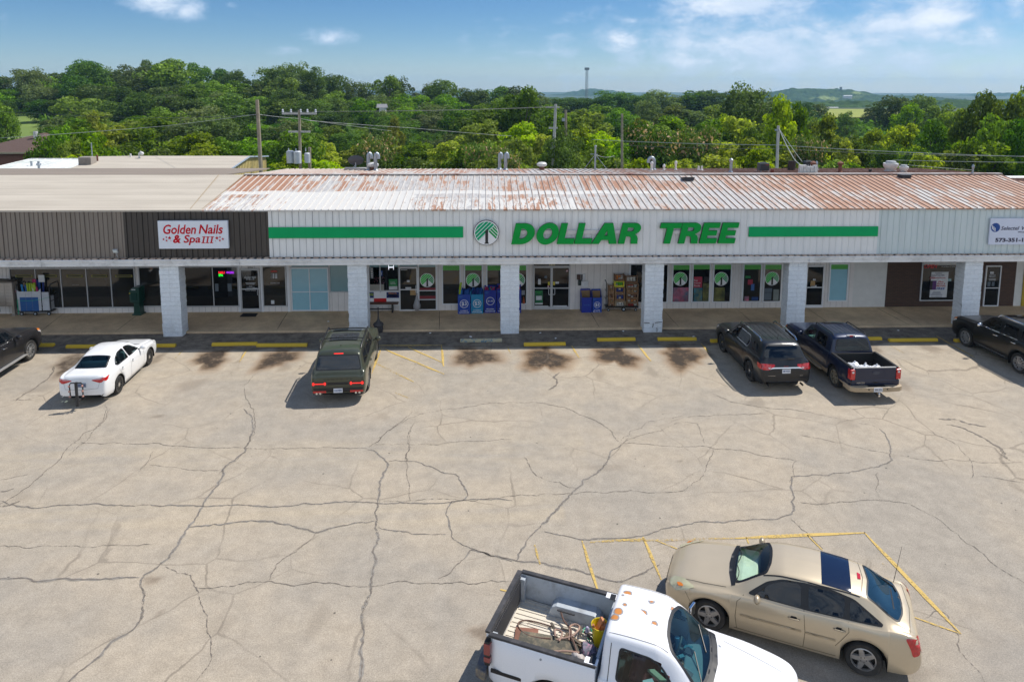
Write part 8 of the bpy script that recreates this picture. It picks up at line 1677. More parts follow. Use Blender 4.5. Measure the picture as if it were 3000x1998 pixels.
mb = MB(); slope(mb, xl_-3, hx+.12, 45.8, z_e-.02, 50, z_r, .08); slope(mb, xl_-3, hx+.12, 50, z_r, 54.3, z_b, .08); L_(mb.build('roof', m_mem, e), b0)
mb = MB(); mb.prism([(45.8, z_e-.09), (45.8, z_e+.0), (50, z_r+.02), (54.3, z_b+.02), (54.3, z_b-.07), (50, z_r-.07)], hx+.12, hx+.17, 'X'); L_(mb.build('barge_trim', mat('trim_blue_grey', (.35, .42, .50), .5), e), b0)
xa, xb = gy(-60, 500, 47).x, gy(300, 498, 46).x; e = empty('white_roofed_hall', ((xa+xb)/2, 50, -.05), 0, 'low hall with bright white and pale green ribbed roof, far left behind the shops', 'building'); b0 = ((xa+xb)/2, 50, -.05)
mb = MB(); mb.box(xa, xb+1, 45.0, 54, -.05, 5.0); L_(mb.build('walls', m_plain, e), b0)
mb = MB(); slope(mb, xa, xb+1.1, 44.8, 5.05, 52, 5.42, .07); L_(mb.build('roof', mat('white_roof_metal', (.74, .75, .73), .5, var=.06, dirt=(.36, .42, .33), dscale=.35, damt=.9), e), b0)
mb = MB(); x = xa
while x < xb+1: mb.prism([(44.8, 5.085), (44.8, 5.05), (52, 5.42), (52, 5.455)], x, x+.05, 'X'); x += .61
L_(mb.build('roof_ribs', mat('white_rib', (.66, .67, .65), .5), e), b0)
mb = MB(); mb.box(xa, xb+1.1, 52, 52.3, 5.3, 5.46); L_(mb.build('ridge_cap', MATS['white_rib'], e), b0)
def roof2(px, Y): p = gy(px, 480, Y); p.z = 5.05+(Y-44.8)*.0514; return p
p = roof2(257, 47.8); e = empty('rooftop_cooler', tuple(p), 0, 'beige ribbed cooler box on the white roof at the far left', 'air conditioner'); mb = MB(); mb.box(-.42, .42, -.35, .35, .06, .82); mb.build('casing', mat('ac_beige', (.32, .28, .24), .6), e, bevel=.02); mb = MB(); [mb.box(-.38+.084*i, -.35+.084*i, -.365, -.351, .12, .76) for i in range(10)]; mb.build('fins', mat('ac_beige_dark', (.17, .15, .13), .6), e)
for px, Y, h, m, lb in ((113, 46.5, .75, galv, 'grey capped pipe on the white roof near the left edge'), (286, 48.6, .85, rustp, 'rusty pipe right of the beige cooler box'), (272, 50, 1.5, galv, 'thin grey pole behind the beige cooler box'), (92, 49, .35, galv, 'short stub on the white roof left of the grey pipe')):
 p = roof2(px, Y); mb = MB(); mb.tube([(0, 0, 0), (0, 0, h)], .07 if h < 1 else .035, 8); mb.lathe([(.12, h*.6), (.15, h*.7), (.12, h*.8)], 10) if m is galv and h < 1 and h > .5 else None; o = mb.build('roof_pipe', m, smooth=True); o.location = p-Vector((0, 0, .02)); tag(o, lb, 'roof vent')
p = gy(408, 462, 49.5); p.z = 5.8; mb = MB(); mb.tube([(0, 0, 0), (0, 0, .38), (.12, 0, .5), (.26, 0, .42)], .06, 8); mb.ball((.2, 0, .38), .13, 6); o = mb.build('roof_pipe', wv, smooth=True); o.location = p-Vector((0, 0, .1)); tag(o, 'white bent pipe with lamp on the ridge of the tan-roofed hall', 'roof vent')
p = gy(383, 462, 49.8); mb = MB(); mb.tube([(0, 0, 0), (0, 0, .28)], .06, 8); o = mb.build('roof_pipe', pvc); o.location = (p.x, p.y, 5.76); tag(o, 'short white stub on the ridge of the tan-roofed hall', 'roof vent')
Y0 = 84.0; xa, xb = gy(-90, 450, Y0).x, gy(70, 450, Y0).x; zE, zR_ = gy(30, 446, Y0).z, gy(30, 388, Y0+7).z; zG = float(terrain(xb, Y0))
e = empty('brick_house', ((xa+xb)/2, Y0, zG), 0, 'red brick house with brown shingle hip roof at the far left edge', 'house'); b0 = ((xa+xb)/2, Y0, zG)
mb = MB(); mb.box(xa, xb, Y0, Y0+12, zG-1, zE); L_(mb.build('walls', mat('red_brick', (.20, .085, .06), .85, var=.2, scale=8), e), b0)
mb = MB(); a = .6; v = [(xa-a, Y0-a, zE), (xb+a, Y0-a, zE), (xb+a, Y0+12+a, zE), (xa-a, Y0+12+a, zE), (xa+5, Y0+6, zR_), (xb-1.0, Y0+6, zR_)]; mb.add(v, [(0, 1, 5, 4), (1, 2, 5), (2, 3, 4, 5), (3, 0, 4), (0, 3, 2, 1)]); L_(mb.build('roof', mat('brown_shingle', (.10, .062, .05), .9, var=.2, scale=6), e), b0)
mb = MB(); mb.box(xa-a-.02, xb+a+.02, Y0-a-.06, Y0-a, zE-.16, zE+.04); L_(mb.build('eave_trim', mat('eave_tan', (.45, .36, .24), .6), e), b0); mb = MB(); mb.box(xb-5.4, xb-4.2, Y0-.05, Y0, zE-1.6, zE-.3); L_(mb.build('window', m_dim, e), b0)
mb = MB(); mb.tube([(xb-1.0, Y0+4, zR_-1), (xb-1.0, Y0+4, zR_+.3)], .25, 10); L_(mb.build('roof_vent', wv, e), b0)
# ================================================================ TREES
rn = random.Random(11)
def leaf_mat(name, c1, c2, tr=.35, flower=None):
 m, t = new_mat(name); P = nd(t, 'ShaderNodeTexCoord').outputs['Object']; oi = nd(t, 'ShaderNodeObjectInfo'); g = nd(t, 'ShaderNodeNewGeometry')
 n = nd(t, 'ShaderNodeTexNoise', {'Vector': P, 'Scale': .55, 'Detail': 3.0}); ri = g.outputs['Random Per Island']
 f = MATH('ADD', MATH('MULTIPLY', n.outputs[0], .9, tree=t), MATH('MULTIPLY', MATH('SUBTRACT', ri, .5, tree=t), .75, tree=t), tree=t, clamp=True)
 c = nd(t, 'ShaderNodeMixRGB', {0: f, 1: rgb(c1), 2: rgb(c2)}).outputs[0]
 hs = nd(t, 'ShaderNodeHueSaturation', {'Hue': MATH('MULTIPLY_ADD', oi.outputs['Random'], .035, .484, tree=t), 'Saturation': MATH('MULTIPLY_ADD', oi.outputs['Random'], .25, .85, tree=t), 'Value': MATH('MULTIPLY_ADD', MATH('FRACT', MATH('MULTIPLY', oi.outputs['Random'], 7.31, tree=t), tree=t), .75, .60, tree=t), 'Color': c}).outputs[0]
 if flower:
  z = nd(t, 'ShaderNodeSeparateXYZ', {0: P}).outputs[2]
  fm = MATH('MULTIPLY', MATH('LESS_THAN', ri, .15, tree=t), MATH('GREATER_THAN', z, flower[1], tree=t), tree=t)
  hs = nd(t, 'ShaderNodeMixRGB', {0: fm, 1: hs, 2: rgb(flower[0])}).outputs[0]
 d = nd(t, 'ShaderNodeBsdfDiffuse', {'Color': hs}); tl = nd(t, 'ShaderNodeBsdfTranslucent', {'Color': nd(t, 'ShaderNodeMixRGB', {0: 1.0, 1: hs, 2: (1.5, 1.6, .6, 1)}, blend_type='MULTIPLY').outputs[0]})
 gl = nd(t, 'ShaderNodeBsdfGlossy', {'Color': (.9, 1, .9, 1), 'Roughness': .6})
 mx = nd(t, 'ShaderNodeMixShader', {0: tr, 1: d.outputs[0], 2: tl.outputs[0]}); mx = nd(t, 'ShaderNodeMixShader', {0: .015, 1: mx.outputs[0], 2: gl.outputs[0]})
 nd(t, 'ShaderNodeOutputMaterial', {0: mx.outputs[0]}); return m
bark = mat('bark', (.11, .085, .065), .9, var=.3)
KD = {'oak': ('dark green oak', leaf_mat('leaf_oak', (.026, .060, .008), (.140, .240, .024))), 'grey': ('grey-green broad tree', leaf_mat('leaf_grey', (.044, .070, .022), (.195, .25, .075))), 'maple': ('mid green maple', leaf_mat('leaf_maple', (.044, .090, .008), (.25, .39, .022))),
      'lime': ('bright yellow-green tree', leaf_mat('leaf_lime', (.095, .15, .005), (.50, .56, .018), .5)), 'elm': ('feathery green elm', leaf_mat('leaf_elm', (.05, .095, .008), (.29, .38, .024), .45)), 'mim': ('silk tree dotted with pinkish blossom', leaf_mat('leaf_mimosa', (.05, .095, .015), (.18, .27, .04), .3, ((.62, .40, .26), 4.9)))}
def crown_mesh(name, kind, seed, W, H, z0, nblob, nleaf, leaf, m, upright=.5):
 r = np.random.RandomState(seed); cen = []
 Hc = (H-z0)/2; zc = z0+Hc
 for i in range(nblob):
  a = r.rand()*2*pi; q = (2*(i+.5)/nblob-1)*.92; rad = sqrt(max(.02, 1-q*q)); sh = (.72+.28*r.rand()) if i % 4 else .35*r.rand()+.2
  if kind == 'tall': rad = rad*(1-.45*(q+1)/2)*1.15
  if kind == 'mim': rad = (.55+.45*(q+1)/2)
  wob = 1+.20*sin(3*a+seed)+.12*sin(5*a+2*seed)
  cen.append((W*.40*rad*sh*wob*cos(a), W*.40*rad*sh*wob*sin(a), zc+Hc*q*(.75+.25*sh)*.88, W*(.105+.10*r.rand())))
 V = []
 for cx, cy, cz, br in cen:
  n = nleaf; d = r.normal(size=(n, 3)); d /= np.linalg.norm(d, axis=1)[:, None]; d[:, 2] = np.where(r.rand(n) < .55, np.abs(d[:, 2]), d[:, 2])
  rr = br*(.62+.45*r.rand(n)); P = np.stack([cx+d[:, 0]*rr, cy+d[:, 1]*rr, cz+d[:, 2]*rr*.9], 1)
  nn = d*.9+r.normal(size=(n, 3))*.6; nn /= np.linalg.norm(nn, axis=1)[:, None]
  t1 = np.cross(nn, r.normal(size=(n, 3))); t1 /= np.linalg.norm(t1, axis=1)[:, None]; t2 = np.cross(nn, t1)
  s_ = leaf*(.6+.8*r.rand(n))[:, None]
  V.append(np.stack([P-t1*s_, P-t2*s_*.55, P+t1*s_, P+t2*s_*.6], 1).reshape(-1, 3))
 V = np.concatenate(V); nq = len(V)//4; me = bpy.data.meshes.new(name)
 me.vertices.add(len(V)); me.vertices.foreach_set('co', V.astype(np.float32).ravel()); me.loops.add(nq*4); me.loops.foreach_set('vertex_index', np.arange(nq*4, dtype=np.int32)); me.polygons.add(nq)
 me.polygons.foreach_set('loop_start', np.arange(0, nq*4, 4, dtype=np.int32)); me.update(calc_edges=True); me.materials.append(m); return me, cen
def trunk_mesh(cen, H, z0, seed, th=.2):
 rr = random.Random(seed); mb = MB(); mb.tube([(0, 0, -1.5), (.05, 0, z0*.5), (0, .08, z0), (.1, 0, z0+(H-z0)*.5)], [th*1.3, th, th*.8, th*.35], 8)
 for cx, cy, cz, br in rr.sample(cen, min(9, len(cen))):
  b = z0*.8+(cz-z0)*.25; mb.tube([(0, 0, b), (cx*.45, cy*.45, (b+cz)/2+.2), (cx, cy, cz)], [th*.5, th*.3, th*.12], 5)
 return mb.build('trunk', bark).data
PROTO = {}
spec = [('oak', 0, 'oak', 11, 14, 1.2, 50, 150, .24), ('oak', 1, 'oak', 10, 13, 1.0, 40, 150, .26), ('grey', 0, 'oak', 11, 13, 1.0, 42, 150, .25), ('grey', 1, 'x', 8.5, 12, .8, 36, 150, .24), ('maple', 0, 'x', 9, 12, .8, 40, 150, .25), ('maple', 1, 'oak', 8, 10, .8, 36, 150, .24),
  ('lime', 0, 'tall', 5.0, 8.5, .8, 34, 140, .19), ('lime', 1, 'x', 5.5, 7.5, .6, 34, 140, .19), ('elm', 0, 'x', 6.5, 9, 1.0, 38, 140, .20), ('elm', 1, 'tall', 6.0, 9.5, 1.0, 38, 140, .20), ('mim', 0, 'mim', 7.5, 7.2, 2.2, 34, 140, .19)]
for kd, i, shp, W_, H_, z0_, nb, nl, lf in spec:
 me, cen = crown_mesh('crown', shp, hash((kd, i)) % 1000 if False else sum(map(ord, kd))+i*17, W_, H_, z0_, nb, nl, lf, KD[kd][1])
 tm = trunk_mesh(cen, H_, z0_, i+3, .16+.012*H_); PROTO[(kd, i)] = (me, tm, W_, H_)
for o in [o for o in C.objects if o.name.startswith('trunk') and o.parent is None]: bpy.data.objects.remove(o)
TREES = []
def tree(px, top, Y, kd, wpx=None, row='', var=None):
 g = gy(px, top, Y); i = var if var is not None else rn.randrange(2 if kd != 'mim' else 1); me, tm, W_, H_ = PROTO[(kd, i)]; zg = float(terrain(g.x, Y)); h = g.z-zg
 if h < 2: return
 s_ = h/H_; sw = s_ if wpx is None else (wpx*Y/FPX)/W_; sw = min(max(sw, .55*s_), 1.9*s_)
 e = empty(KD[kd][0].split()[-1] if False else {'oak': 'oak_tree', 'grey': 'broadleaf_tree', 'maple': 'maple_tree', 'lime': 'young_tree', 'elm': 'elm_tree', 'mim': 'silk_tree'}[kd], (g.x, Y, zg), rn.random()*6.28)
 e.scale = (sw, sw, s_); link(bpy.data.objects.new('crown', me), e); link(bpy.data.objects.new('trunk', tm), e); TREES.append((e, kd, row, px)); return e
def interp(pts, x): return float(np.interp(x, [p[0] for p in pts], [p[1] for p in pts]))
SKY = [(-150, 215), (0, 212), (60, 205), (110, 200), (150, 240), (190, 180), (260, 178), (330, 184), (400, 182), (460, 178), (520, 168), (570, 178), (640, 180), (700, 195), (735, 226), (790, 192), (850, 186), (900, 192), (945, 225), (985, 208), (1040, 225), (1100, 214), (1160, 222), (1250, 236), (1340, 224), (1375, 262), (1420, 252), (1500, 250), (1560, 268), (1600, 276), (1660, 286), (1740, 282), (1800, 264), (1850, 276), (1900, 256), (1960, 268), (2000, 276), (2060, 262), (2100, 262), (2150, 258), (2260, 272)]
def row(name, Y, x0, x1, off, sp, kinds, pts=SKY, wk=1.5, jy=14, skip=()):
 x = x0
 while x < x1:
  px = x+rn.uniform(-.25, .25)*sp
  if not any(a < px < b for a, b in skip): tree(px, interp(pts, px)+off+rn.uniform(0, jy), Y+rn.uniform(-6, 6), rn.choice(kinds), sp*wk*rn.uniform(.85, 1.25), name)
  x += sp
row('crest', 238, -120, 1390, -4, 62, ['oak', 'grey', 'maple', 'oak'], wk=1.75, jy=26)
row('upper slope', 212, -90, 1400, 34, 66, ['grey', 'oak', 'maple', 'maple'], wk=1.65, jy=30); row('middle of the slope', 190, -90, 1400, 66, 72, ['maple', 'oak', 'grey'], wk=1.65, jy=30, skip=((0, 100),))
row('middle slope', 170, -100, 1400, 88, 84, ['oak', 'grey', 'oak', 'maple'], wk=1.65, jy=34, skip=((1078, 1118), (-40, 95)))
row('lower slope', 140, 200, 1430, 128, 96, ['oak', 'grey', 'maple', 'elm'], wk=1.55, jy=36, skip=((1070, 1130),))
row('foot of the slope', 122, 235, 1430, 158, 100, ['oak', 'grey', 'maple', 'elm'], wk=1.55, jy=34, skip=((1070, 1130),))
row('distant skyline', 270, 1395, 2250, 0, 58, ['grey', 'oak', 'maple'], wk=2.2, jy=12); row('mid distance on the right', 185, 1400, 2330, 26, 70, ['maple', 'elm', 'grey'], wk=1.6, jy=30)
MID = [(1400, 300), (1500, 262), (1560, 290), (1640, 300), (1760, 315), (1900, 330), (2000, 325), (2100, 330), (2250, 300), (2330, 345), (2700, 345), (2800, 310), (3000, 300)]
row('middle belt on the right', 120, 1420, 2330, 0, 96, ['elm', 'maple', 'oak'], MID, 1.6, 30)
FR = [(-60, 375), (120, 372), (200, 345), (270, 312), (330, 345), (420, 355), (560, 350), (640, 345), (700, 372), (760, 395), (860, 372), (900, 360), (1000, 385), (1060, 398), (1150, 350), (1190, 400), (1260, 380), (1330, 362), (1400, 330), (1500, 335), (1620, 345), (1720, 335), (1800, 345), (1880, 360), (1960, 365), (2060, 345), (2130, 330), (2200, 305), (2330, 345), (2420, 335), (2520, 345), (2560, 365), (2650, 350), (2740, 320), (2850, 300), (3000, 290)]
row('front belt behind the roofs', 92, 130, 2250, 8, 92, ['lime', 'lime', 'elm', 'maple', 'elm'], FR, 1.5, 40); row('near belt behind the roofs', 76, 190, 2700, 52, 96, ['lime', 'elm', 'lime', 'maple', 'elm'], FR, 1.5, 46)
row('nearest bushes behind the roofs', 64, 215, 3050, 105, 100, ['elm', 'lime', 'maple'], FR, 1.5, 36)
for px, tp, Y, kd, wp, v, rw in [(88, 202, 222, 'grey', 120, 0, 'left skyline'), (0, 290, 110, 'maple', 90, 0, 'left edge'), (14, 262, 215, 'maple', 90, 1, 'left edge behind'), (500, 170, 215, 'maple', 170, 0, 'crest'), (255, 182, 225, 'oak', 130, 1, 'crest'), (812, 192, 210, 'grey', 150, 0, 'crest'), (905, 196, 215, 'oak', 110, 0, 'crest'),
  (2195, 250, 112, 'grey', 190, 0, 'right skyline'), (2292, 268, 78, 'lime', 110, 0, 'right of centre'), (2345, 300, 80, 'elm', 100, 1, 'right of centre'), (1530, 250, 115, 'maple', 150, 0, 'centre skyline'), (2425, 326, 82, 'lime', 100, 0, 'before the yellow field'), (2385, 345, 95, 'elm', 60, 1, 'before the yellow field'), (2360, 300, 260, 'oak', 80, 0, 'left of the yellow field'), (2400, 303, 270, 'grey', 60, 1, 'left of the yellow field'),
  (2620, 278, 190, 'grey', 120, 1, 'right of the yellow field'), (2560, 310, 230, 'grey', 70, 0, 'right of the yellow field'), (2705, 276, 180, 'grey', 110, 1, 'right skyline'), (2660, 300, 150, 'elm', 100, 0, 'right slope'), (2760, 305, 140, 'maple', 110, 1, 'right slope'), (2800, 318, 120, 'elm', 110, 0, 'right slope'), (2480, 325, 150, 'grey', 62, 1, 'before the yellow field'),
  (2650, 355, 88, 'lime', 130, 1, 'right middle'), (2560, 372, 84, 'lime', 100, 0, 'right middle'), (2740, 345, 84, 'maple', 130, 0, 'right middle'), (2885, 262, 72, 'maple', 150, 0, 'tall group at the right'), (2960, 275, 70, 'elm', 150, 0, 'tall group at the right'), (3030, 262, 74, 'maple', 160, 1, 'tall group at the right'), (2835, 318, 74, 'elm', 110, 1, 'tall group at the right'), (2920, 340, 62, 'maple', 150, 1, 'tall group at the right'), (3010, 345, 60, 'oak', 150, 1, 'tall group at the right'), (2840, 400, 60, 'elm', 120, 0, 'tall group at the right'),
  (1905, 372, 72, 'mim', 190, 0, 'behind the roof'), (2030, 378, 74, 'mim', 170, 0, 'behind the roof'), (1100, 400, 72, 'mim', 130, 0, 'behind the roof'), (1405, 425, 66, 'mim', 120, 0, 'behind the roof'), (1480, 440, 64, 'mim', 90, 0, 'behind the roof'), (2380, 405, 74, 'mim', 110, 0, 'behind the roof'), (1660, 372, 66, 'oak', 130, 1, 'dark clump behind the white pole'), (1640, 400, 62, 'oak', 120, 1, 'dark clump behind the white pole'),
  (270, 320, 96, 'lime', 70, 0, 'front belt'), (1155, 335, 98, 'lime', 60, 0, 'beside the lane'), (1131, 322, 166, 'maple', 60, 0, 'before the cottage'), (1108, 327, 168, 'grey', 46, 1, 'before the cottage'), (1880, 340, 105, 'lime', 60, 1, 'front belt'), (175, 372, 80, 'maple', 90, 1, 'right of the brick house'), (135, 400, 72, 'maple', 60, 1, 'right of the brick house'), (200, 400, 70, 'elm', 100, 0, 'right of the brick house'), (2120, 330, 96, 'lime', 80, 0, 'front belt'), (2210, 370, 75, 'maple', 110, 0, 'front belt'), (2480, 400, 72, 'lime', 90, 0, 'front belt'), (1990, 460, 58, 'lime', 120, 1, 'nearest bushes'), (1870, 455, 58, 'lime', 100, 1, 'nearest bushes'), (2350, 480, 56, 'lime', 70, 1, 'nearest bushes'), (2690, 430, 66, 'oak', 110, 1, 'nearest bushes'), (2600, 420, 70, 'oak', 110, 0, 'nearest bushes')]:
 tree(px, tp, Y, kd, wp, rw, v)
LM = [(40, 'above the brick house'), (115, 'left of the green field'), (230, 'above the beige cooler box'), (330, 'above the white roofed hall'), (420, 'above the ridge of the tan-roofed hall'), (545, 'above the yellow gable'), (660, 'left of the tall bare pole'), (760, 'beside the tall bare pole'), (870, 'around the transformer pole'), (960, 'right of the transformer pole'), (1040, 'above the satellite dish'), (1090, 'above the first pair of flues'), (1180, 'right of the lane'), (1300, 'between the two pairs of flues'), (1420, 'left of the second pair of flues'), (1480, 'above the second pair of flues'), (1560, 'left of the pale utility pole'), (1625, 'behind the pale utility pole'), (1700, 'under the lattice mast'), (1800, 'above the service mast'), (1900, 'above the gooseneck flue'), (2000, 'above the white plumbing vents'), (2100, 'above the straight grey flue'), (2200, 'above the dark cooler box'), (2290, 'behind the guyed pole'), (2380, 'right of the guyed pole'), (2470, 'in front of the yellow-green field'), (2600, 'left of the large exhaust fan'), (2720, 'behind the kitchen fans'), (2850, 'right of the kitchen fans'), (2960, 'at the right edge')]
cnt = {}
for e, kd, rw, px in sorted(TREES, key=lambda q: q[3]):
 lm = min(LM, key=lambda q: abs(q[0]-px))[1]; key = (kd, rw, lm); cnt.setdefault(key, []).append(e)
for (kd, rw, lm), es in cnt.items():
 for i, e in enumerate(es):
  w_ = '' if len(es) == 1 else (('left ' if i == 0 else 'right ') if len(es) == 2 else ['leftmost ', 'second ', 'third ', 'fourth ', 'fifth ', 'sixth '][min(i, 5)])
  tag(e, (w_+KD[kd][0]+' '+lm+', '+rw).strip(), 'tree', 'trees, '+rw)
def undergrowth():
 r = np.random.RandomState(5); N_ = 90000; Y = 96+r.rand(N_)**.8*190; Y = np.where(Y < 125, Y+60, Y); px = r.uniform(-150, 3050, N_)
 Xc = np.array([gy(a, 300, b).x for a, b in zip(px, Y)]); Z = terrain(Xc, Y)
 cl = np.array([noise.noise(Vector((a/7, b/7, 2))) for a, b in zip(Xc, Y)]); P = np.stack([Xc, Y, Z+.4+np.clip(cl+.35, 0, 1)*4.2*r.rand(N_)], 1)
 keep = ~((px > 1072) & (px < 1128) & (Y < 190)) & ~((px < 112) & (Y < 216)) & ~((px > 2330) & (px < 2700) & (Y > 250)); P = P[keep]; n = len(P)
 nn = r.normal(size=(n, 3)); nn[:, 2] = np.abs(nn[:, 2])+.5; nn /= np.linalg.norm(nn, axis=1)[:, None]; t1 = np.cross(nn, r.normal(size=(n, 3))); t1 /= np.linalg.norm(t1, axis=1)[:, None]; t2 = np.cross(nn, t1); s_ = (.45+.5*r.rand(n))[:, None]
 V = np.stack([P-t1*s_, P-t2*s_*.6, P+t1*s_, P+t2*s_*.6], 1).reshape(-1, 3); me = bpy.data.meshes.new('undergrowth'); me.vertices.add(len(V)); me.vertices.foreach_set('co', V.astype(np.float32).ravel()); me.loops.add(n*4); me.loops.foreach_set('vertex_index', np.arange(n*4, dtype=np.int32)); me.polygons.add(n); me.polygons.foreach_set('loop_start', np.arange(0, n*4, 4, dtype=np.int32)); me.update(calc_edges=True)
 me.materials.append(KD['oak'][1]); tag(link(bpy.data.objects.new('undergrowth', me)), kind='stuff')
undergrowth()
# ================================================================ FAR HILLS
def hill(name, ctrl, Y0, Y1, zb, col, col2, step, bump, sc):
 """wooded ridge; ctrl = (photo px, photo py of the crest)"""
 xs = np.arange(gy(ctrl[0][0], 280, (Y0+Y1)/2).x, gy(ctrl[-1][0], 280, (Y0+Y1)/2).x, step); ys = np.arange(Y0, Y1+step, step*1.5); Ym = Y0+(Y1-Y0)*.55
 cx = np.array([gy(a, b, Ym).x for a, b in ctrl]); cz = np.array([gy(a, b, Ym).z for a, b in ctrl]); top = np.interp(xs, cx, cz)
 X, Yg_ = np.meshgrid(xs, ys); T = np.clip(1-np.abs((Yg_-Ym)/((Y1-Y0)*.55)), 0, 1); T = T*T*(3-2*T)
 Z = zb+(top[None, :]-zb)*T
 nz = np.array([noise.noise(Vector((x/sc, y/sc, 3.3)))+.6*noise.noise(Vector((x/sc*2.3, y/sc*2.3, 8.1))) for x, y in zip(X.ravel(), Yg_.ravel())]).reshape(X.shape)
 ed = np.clip(np.minimum(X-xs[0], xs[-1]-X)/((xs[-1]-xs[0])*.12), 0, 1); Z = zb+(Z+nz*bump-zb)*ed
 nx = len(xs); I = np.arange(X.size).reshape(X.shape); F = np.stack([I[:-1, :-1], I[:-1, 1:], I[1:, 1:], I[1:, :-1]], -1).reshape(-1, 4)
 m, t = new_mat(name+'_woods'); P = nd(t, 'ShaderNodeTexCoord').outputs['Object']; n = nd(t, 'ShaderNodeTexNoise', {'Vector': P, 'Scale': 1/(sc*1.2), 'Detail': 8.0, 'Roughness': .7}); f2 = nd(t, 'ShaderNodeTexNoise', {'Vector': P, 'Scale': .0042, 'Detail': 3.0})
 c = nd(t, 'ShaderNodeMixRGB', {0: nd(t, 'ShaderNodeMapRange', {0: n.outputs[0], 1: .38, 2: .62}).outputs[0], 1: rgb(col), 2: rgb(col2)}).outputs[0]
 c = nd(t, 'ShaderNodeMixRGB', {0: nd(t, 'ShaderNodeMapRange', {0: f2.outputs[0], 1: .63, 2: .65}).outputs[0], 1: c, 2: (.22, .27, .09, 1)}).outputs[0]
 nd(t, 'ShaderNodeOutputMaterial', {0: nd(t, 'ShaderNodeBsdfDiffuse', {'Color': c}).outputs[0]})
 tag(mesh_obj(name, np.stack([X.ravel(), Yg_.ravel(), Z.ravel()], 1), F.tolist(), m, smooth=False), kind='structure')
hill('hills', [(2170, 300), (2240, 285), (2270, 272), (2330, 262), (2400, 264), (2450, 263), (2500, 268), (2550, 281), (2620, 283), (2700, 284), (2780, 290), (2900, 300)], 1500, 2300, -55, (.022, .045, .014), (.06, .10, .028), 7, 5.5, 16)
hill('hills', [(1480, 300), (1560, 288), (1650, 276), (1700, 266), (1740, 262), (1785, 266), (1840, 276), (1950, 290), (2000, 300)], 2700, 3700, -60, (.022, .045, .014), (.05, .08, .025), 14, 8, 28)
hill('hills', [(2560, 300), (2640, 288), (2720, 282), (2800, 287), (2900, 276), (2980, 274), (3080, 276), (3200, 285)], 2900, 3900, -60, (.022, .045, .014), (.05, .08, .025), 14, 8, 28)
hill('distant_woods', [(-300, 300), (300, 298), (900, 292), (1500, 290), (2000, 293), (2400, 300), (2700, 298), (3000, 292), (3400, 296)], 700, 1000, -30, (.025, .05, .014), (.07, .115, .03), 6, 4.0, 13)
p = gy(2463, 266, 1900); mb = MB(); mb.lathe([(3.3, -12), (3.1, 8), (3.6, 8), (3.6, 9.6)], 12); o = mb.build('lookout_tower', mat('tower_grey', (.12, .13, .14), .8)); o.location = p; tag(o, 'tiny square lookout tower on the far wooded ridge', 'tower')
for px, py, Y, w_, lb in ((2483, 283, 1760, 22, 'long low white building on the side of the far ridge'), (2437, 322, 700, 12, 'small white roof behind the yellow-green field')):
 p = gy(px, py, Y); mb = MB(); mb.box(-w_/2, w_/2, -3, 3, -6, 1); mb.prism([(-3.3, 1), (0, 2.6), (3.3, 1)], -w_/2-.4, w_/2+.4, 'X', 1); o = mb.build('distant_house', [mat('far_wall', (.5, .5, .48), .8), mat('far_roof', (.55, .56, .58), .7)]); o.location = p; tag(o, lb, 'house')
def field(name, Y0, Y1, pxa, pxb, col, z_off=.3):
 mb = MB(); q = []
 for Y, (a, b) in ((Y0, pxa), (Y1, pxb)): q.append((gy(a, 300, Y).x, gy(b, 300, Y).x, Y))
 n = 10; vs = [];
 for j in range(n+1):
  y = Y0+(Y1-Y0)*j/n; xa_, xb_ = q[0][0]+(q[1][0]-q[0][0])*j/n, q[0][1]+(q[1][1]-q[0][1])*j/n
  for i in range(n+1): x = xa_+(xb_-xa_)*i/n; vs.append((x, y, float(terrain(x, y))+z_off))
 fs = [(j*(n+1)+i, j*(n+1)+i+1, (j+1)*(n+1)+i+1, (j+1)*(n+1)+i) for j in range(n) for i in range(n)]
 tag(mesh_obj(name, vs, fs, mat('grass_'+name, col, .9, var=.15, scale=.05), smooth=True), kind='structure')
field('field', 285, 400, (2340, 2700), (2330, 2680), (.24, .27, .03), 1.2); field('meadow', 155, 218, (-60, 112), (-60, 115), (.15, .22, .035), .4)
mb = MB(); pts = [gz(*R2(1215, 715), -1.5), ]
vs = [];
for (u, v, w_) in ((1225, 730, 62), (1195, 672, 46), (1165, 640, 26), (1150, 622, 12)):
 for Y in [0]:
  lo, hi = 60.0, 400.0; px, py = R2(u, v)
  for _ in range(40):
   mid_ = (lo+hi)/2; p = gy(px, py, mid_)
   if p.z > float(terrain(p.x, mid_)): lo = mid_
   else: hi = mid_
  p = gy(px, py, lo); k = lo/FPX; vs += [(p.x-w_/2.944*k/2, lo, p.z+.25), (p.x+w_/2.944*k/2, lo, p.z+.25)]
tag(mesh_obj('lane', vs, [(2*i, 2*i+1, 2*i+3, 2*i+2) for i in range(3)], mat('lane_gravel', (.36, .34, .32), .9)), kind='structure')
p = gy(*R2(1248, 520), 175); mb = MB(); mb.box(-.9, .5, -1.2, 1.2, -3, .9); mb.prism([(-1.3, .9), (0, 1.8), (1.3, .9)], -1.6, .9, 'X', 1); o = mb.build('cottage', [mat('cottage_white', (.6, .6, .58), .7), mat('cottage_roof', (.25, .25, .26), .7)]); o.location = p; tag(o, 'white cottage glimpsed between trees above the lane', 'house')
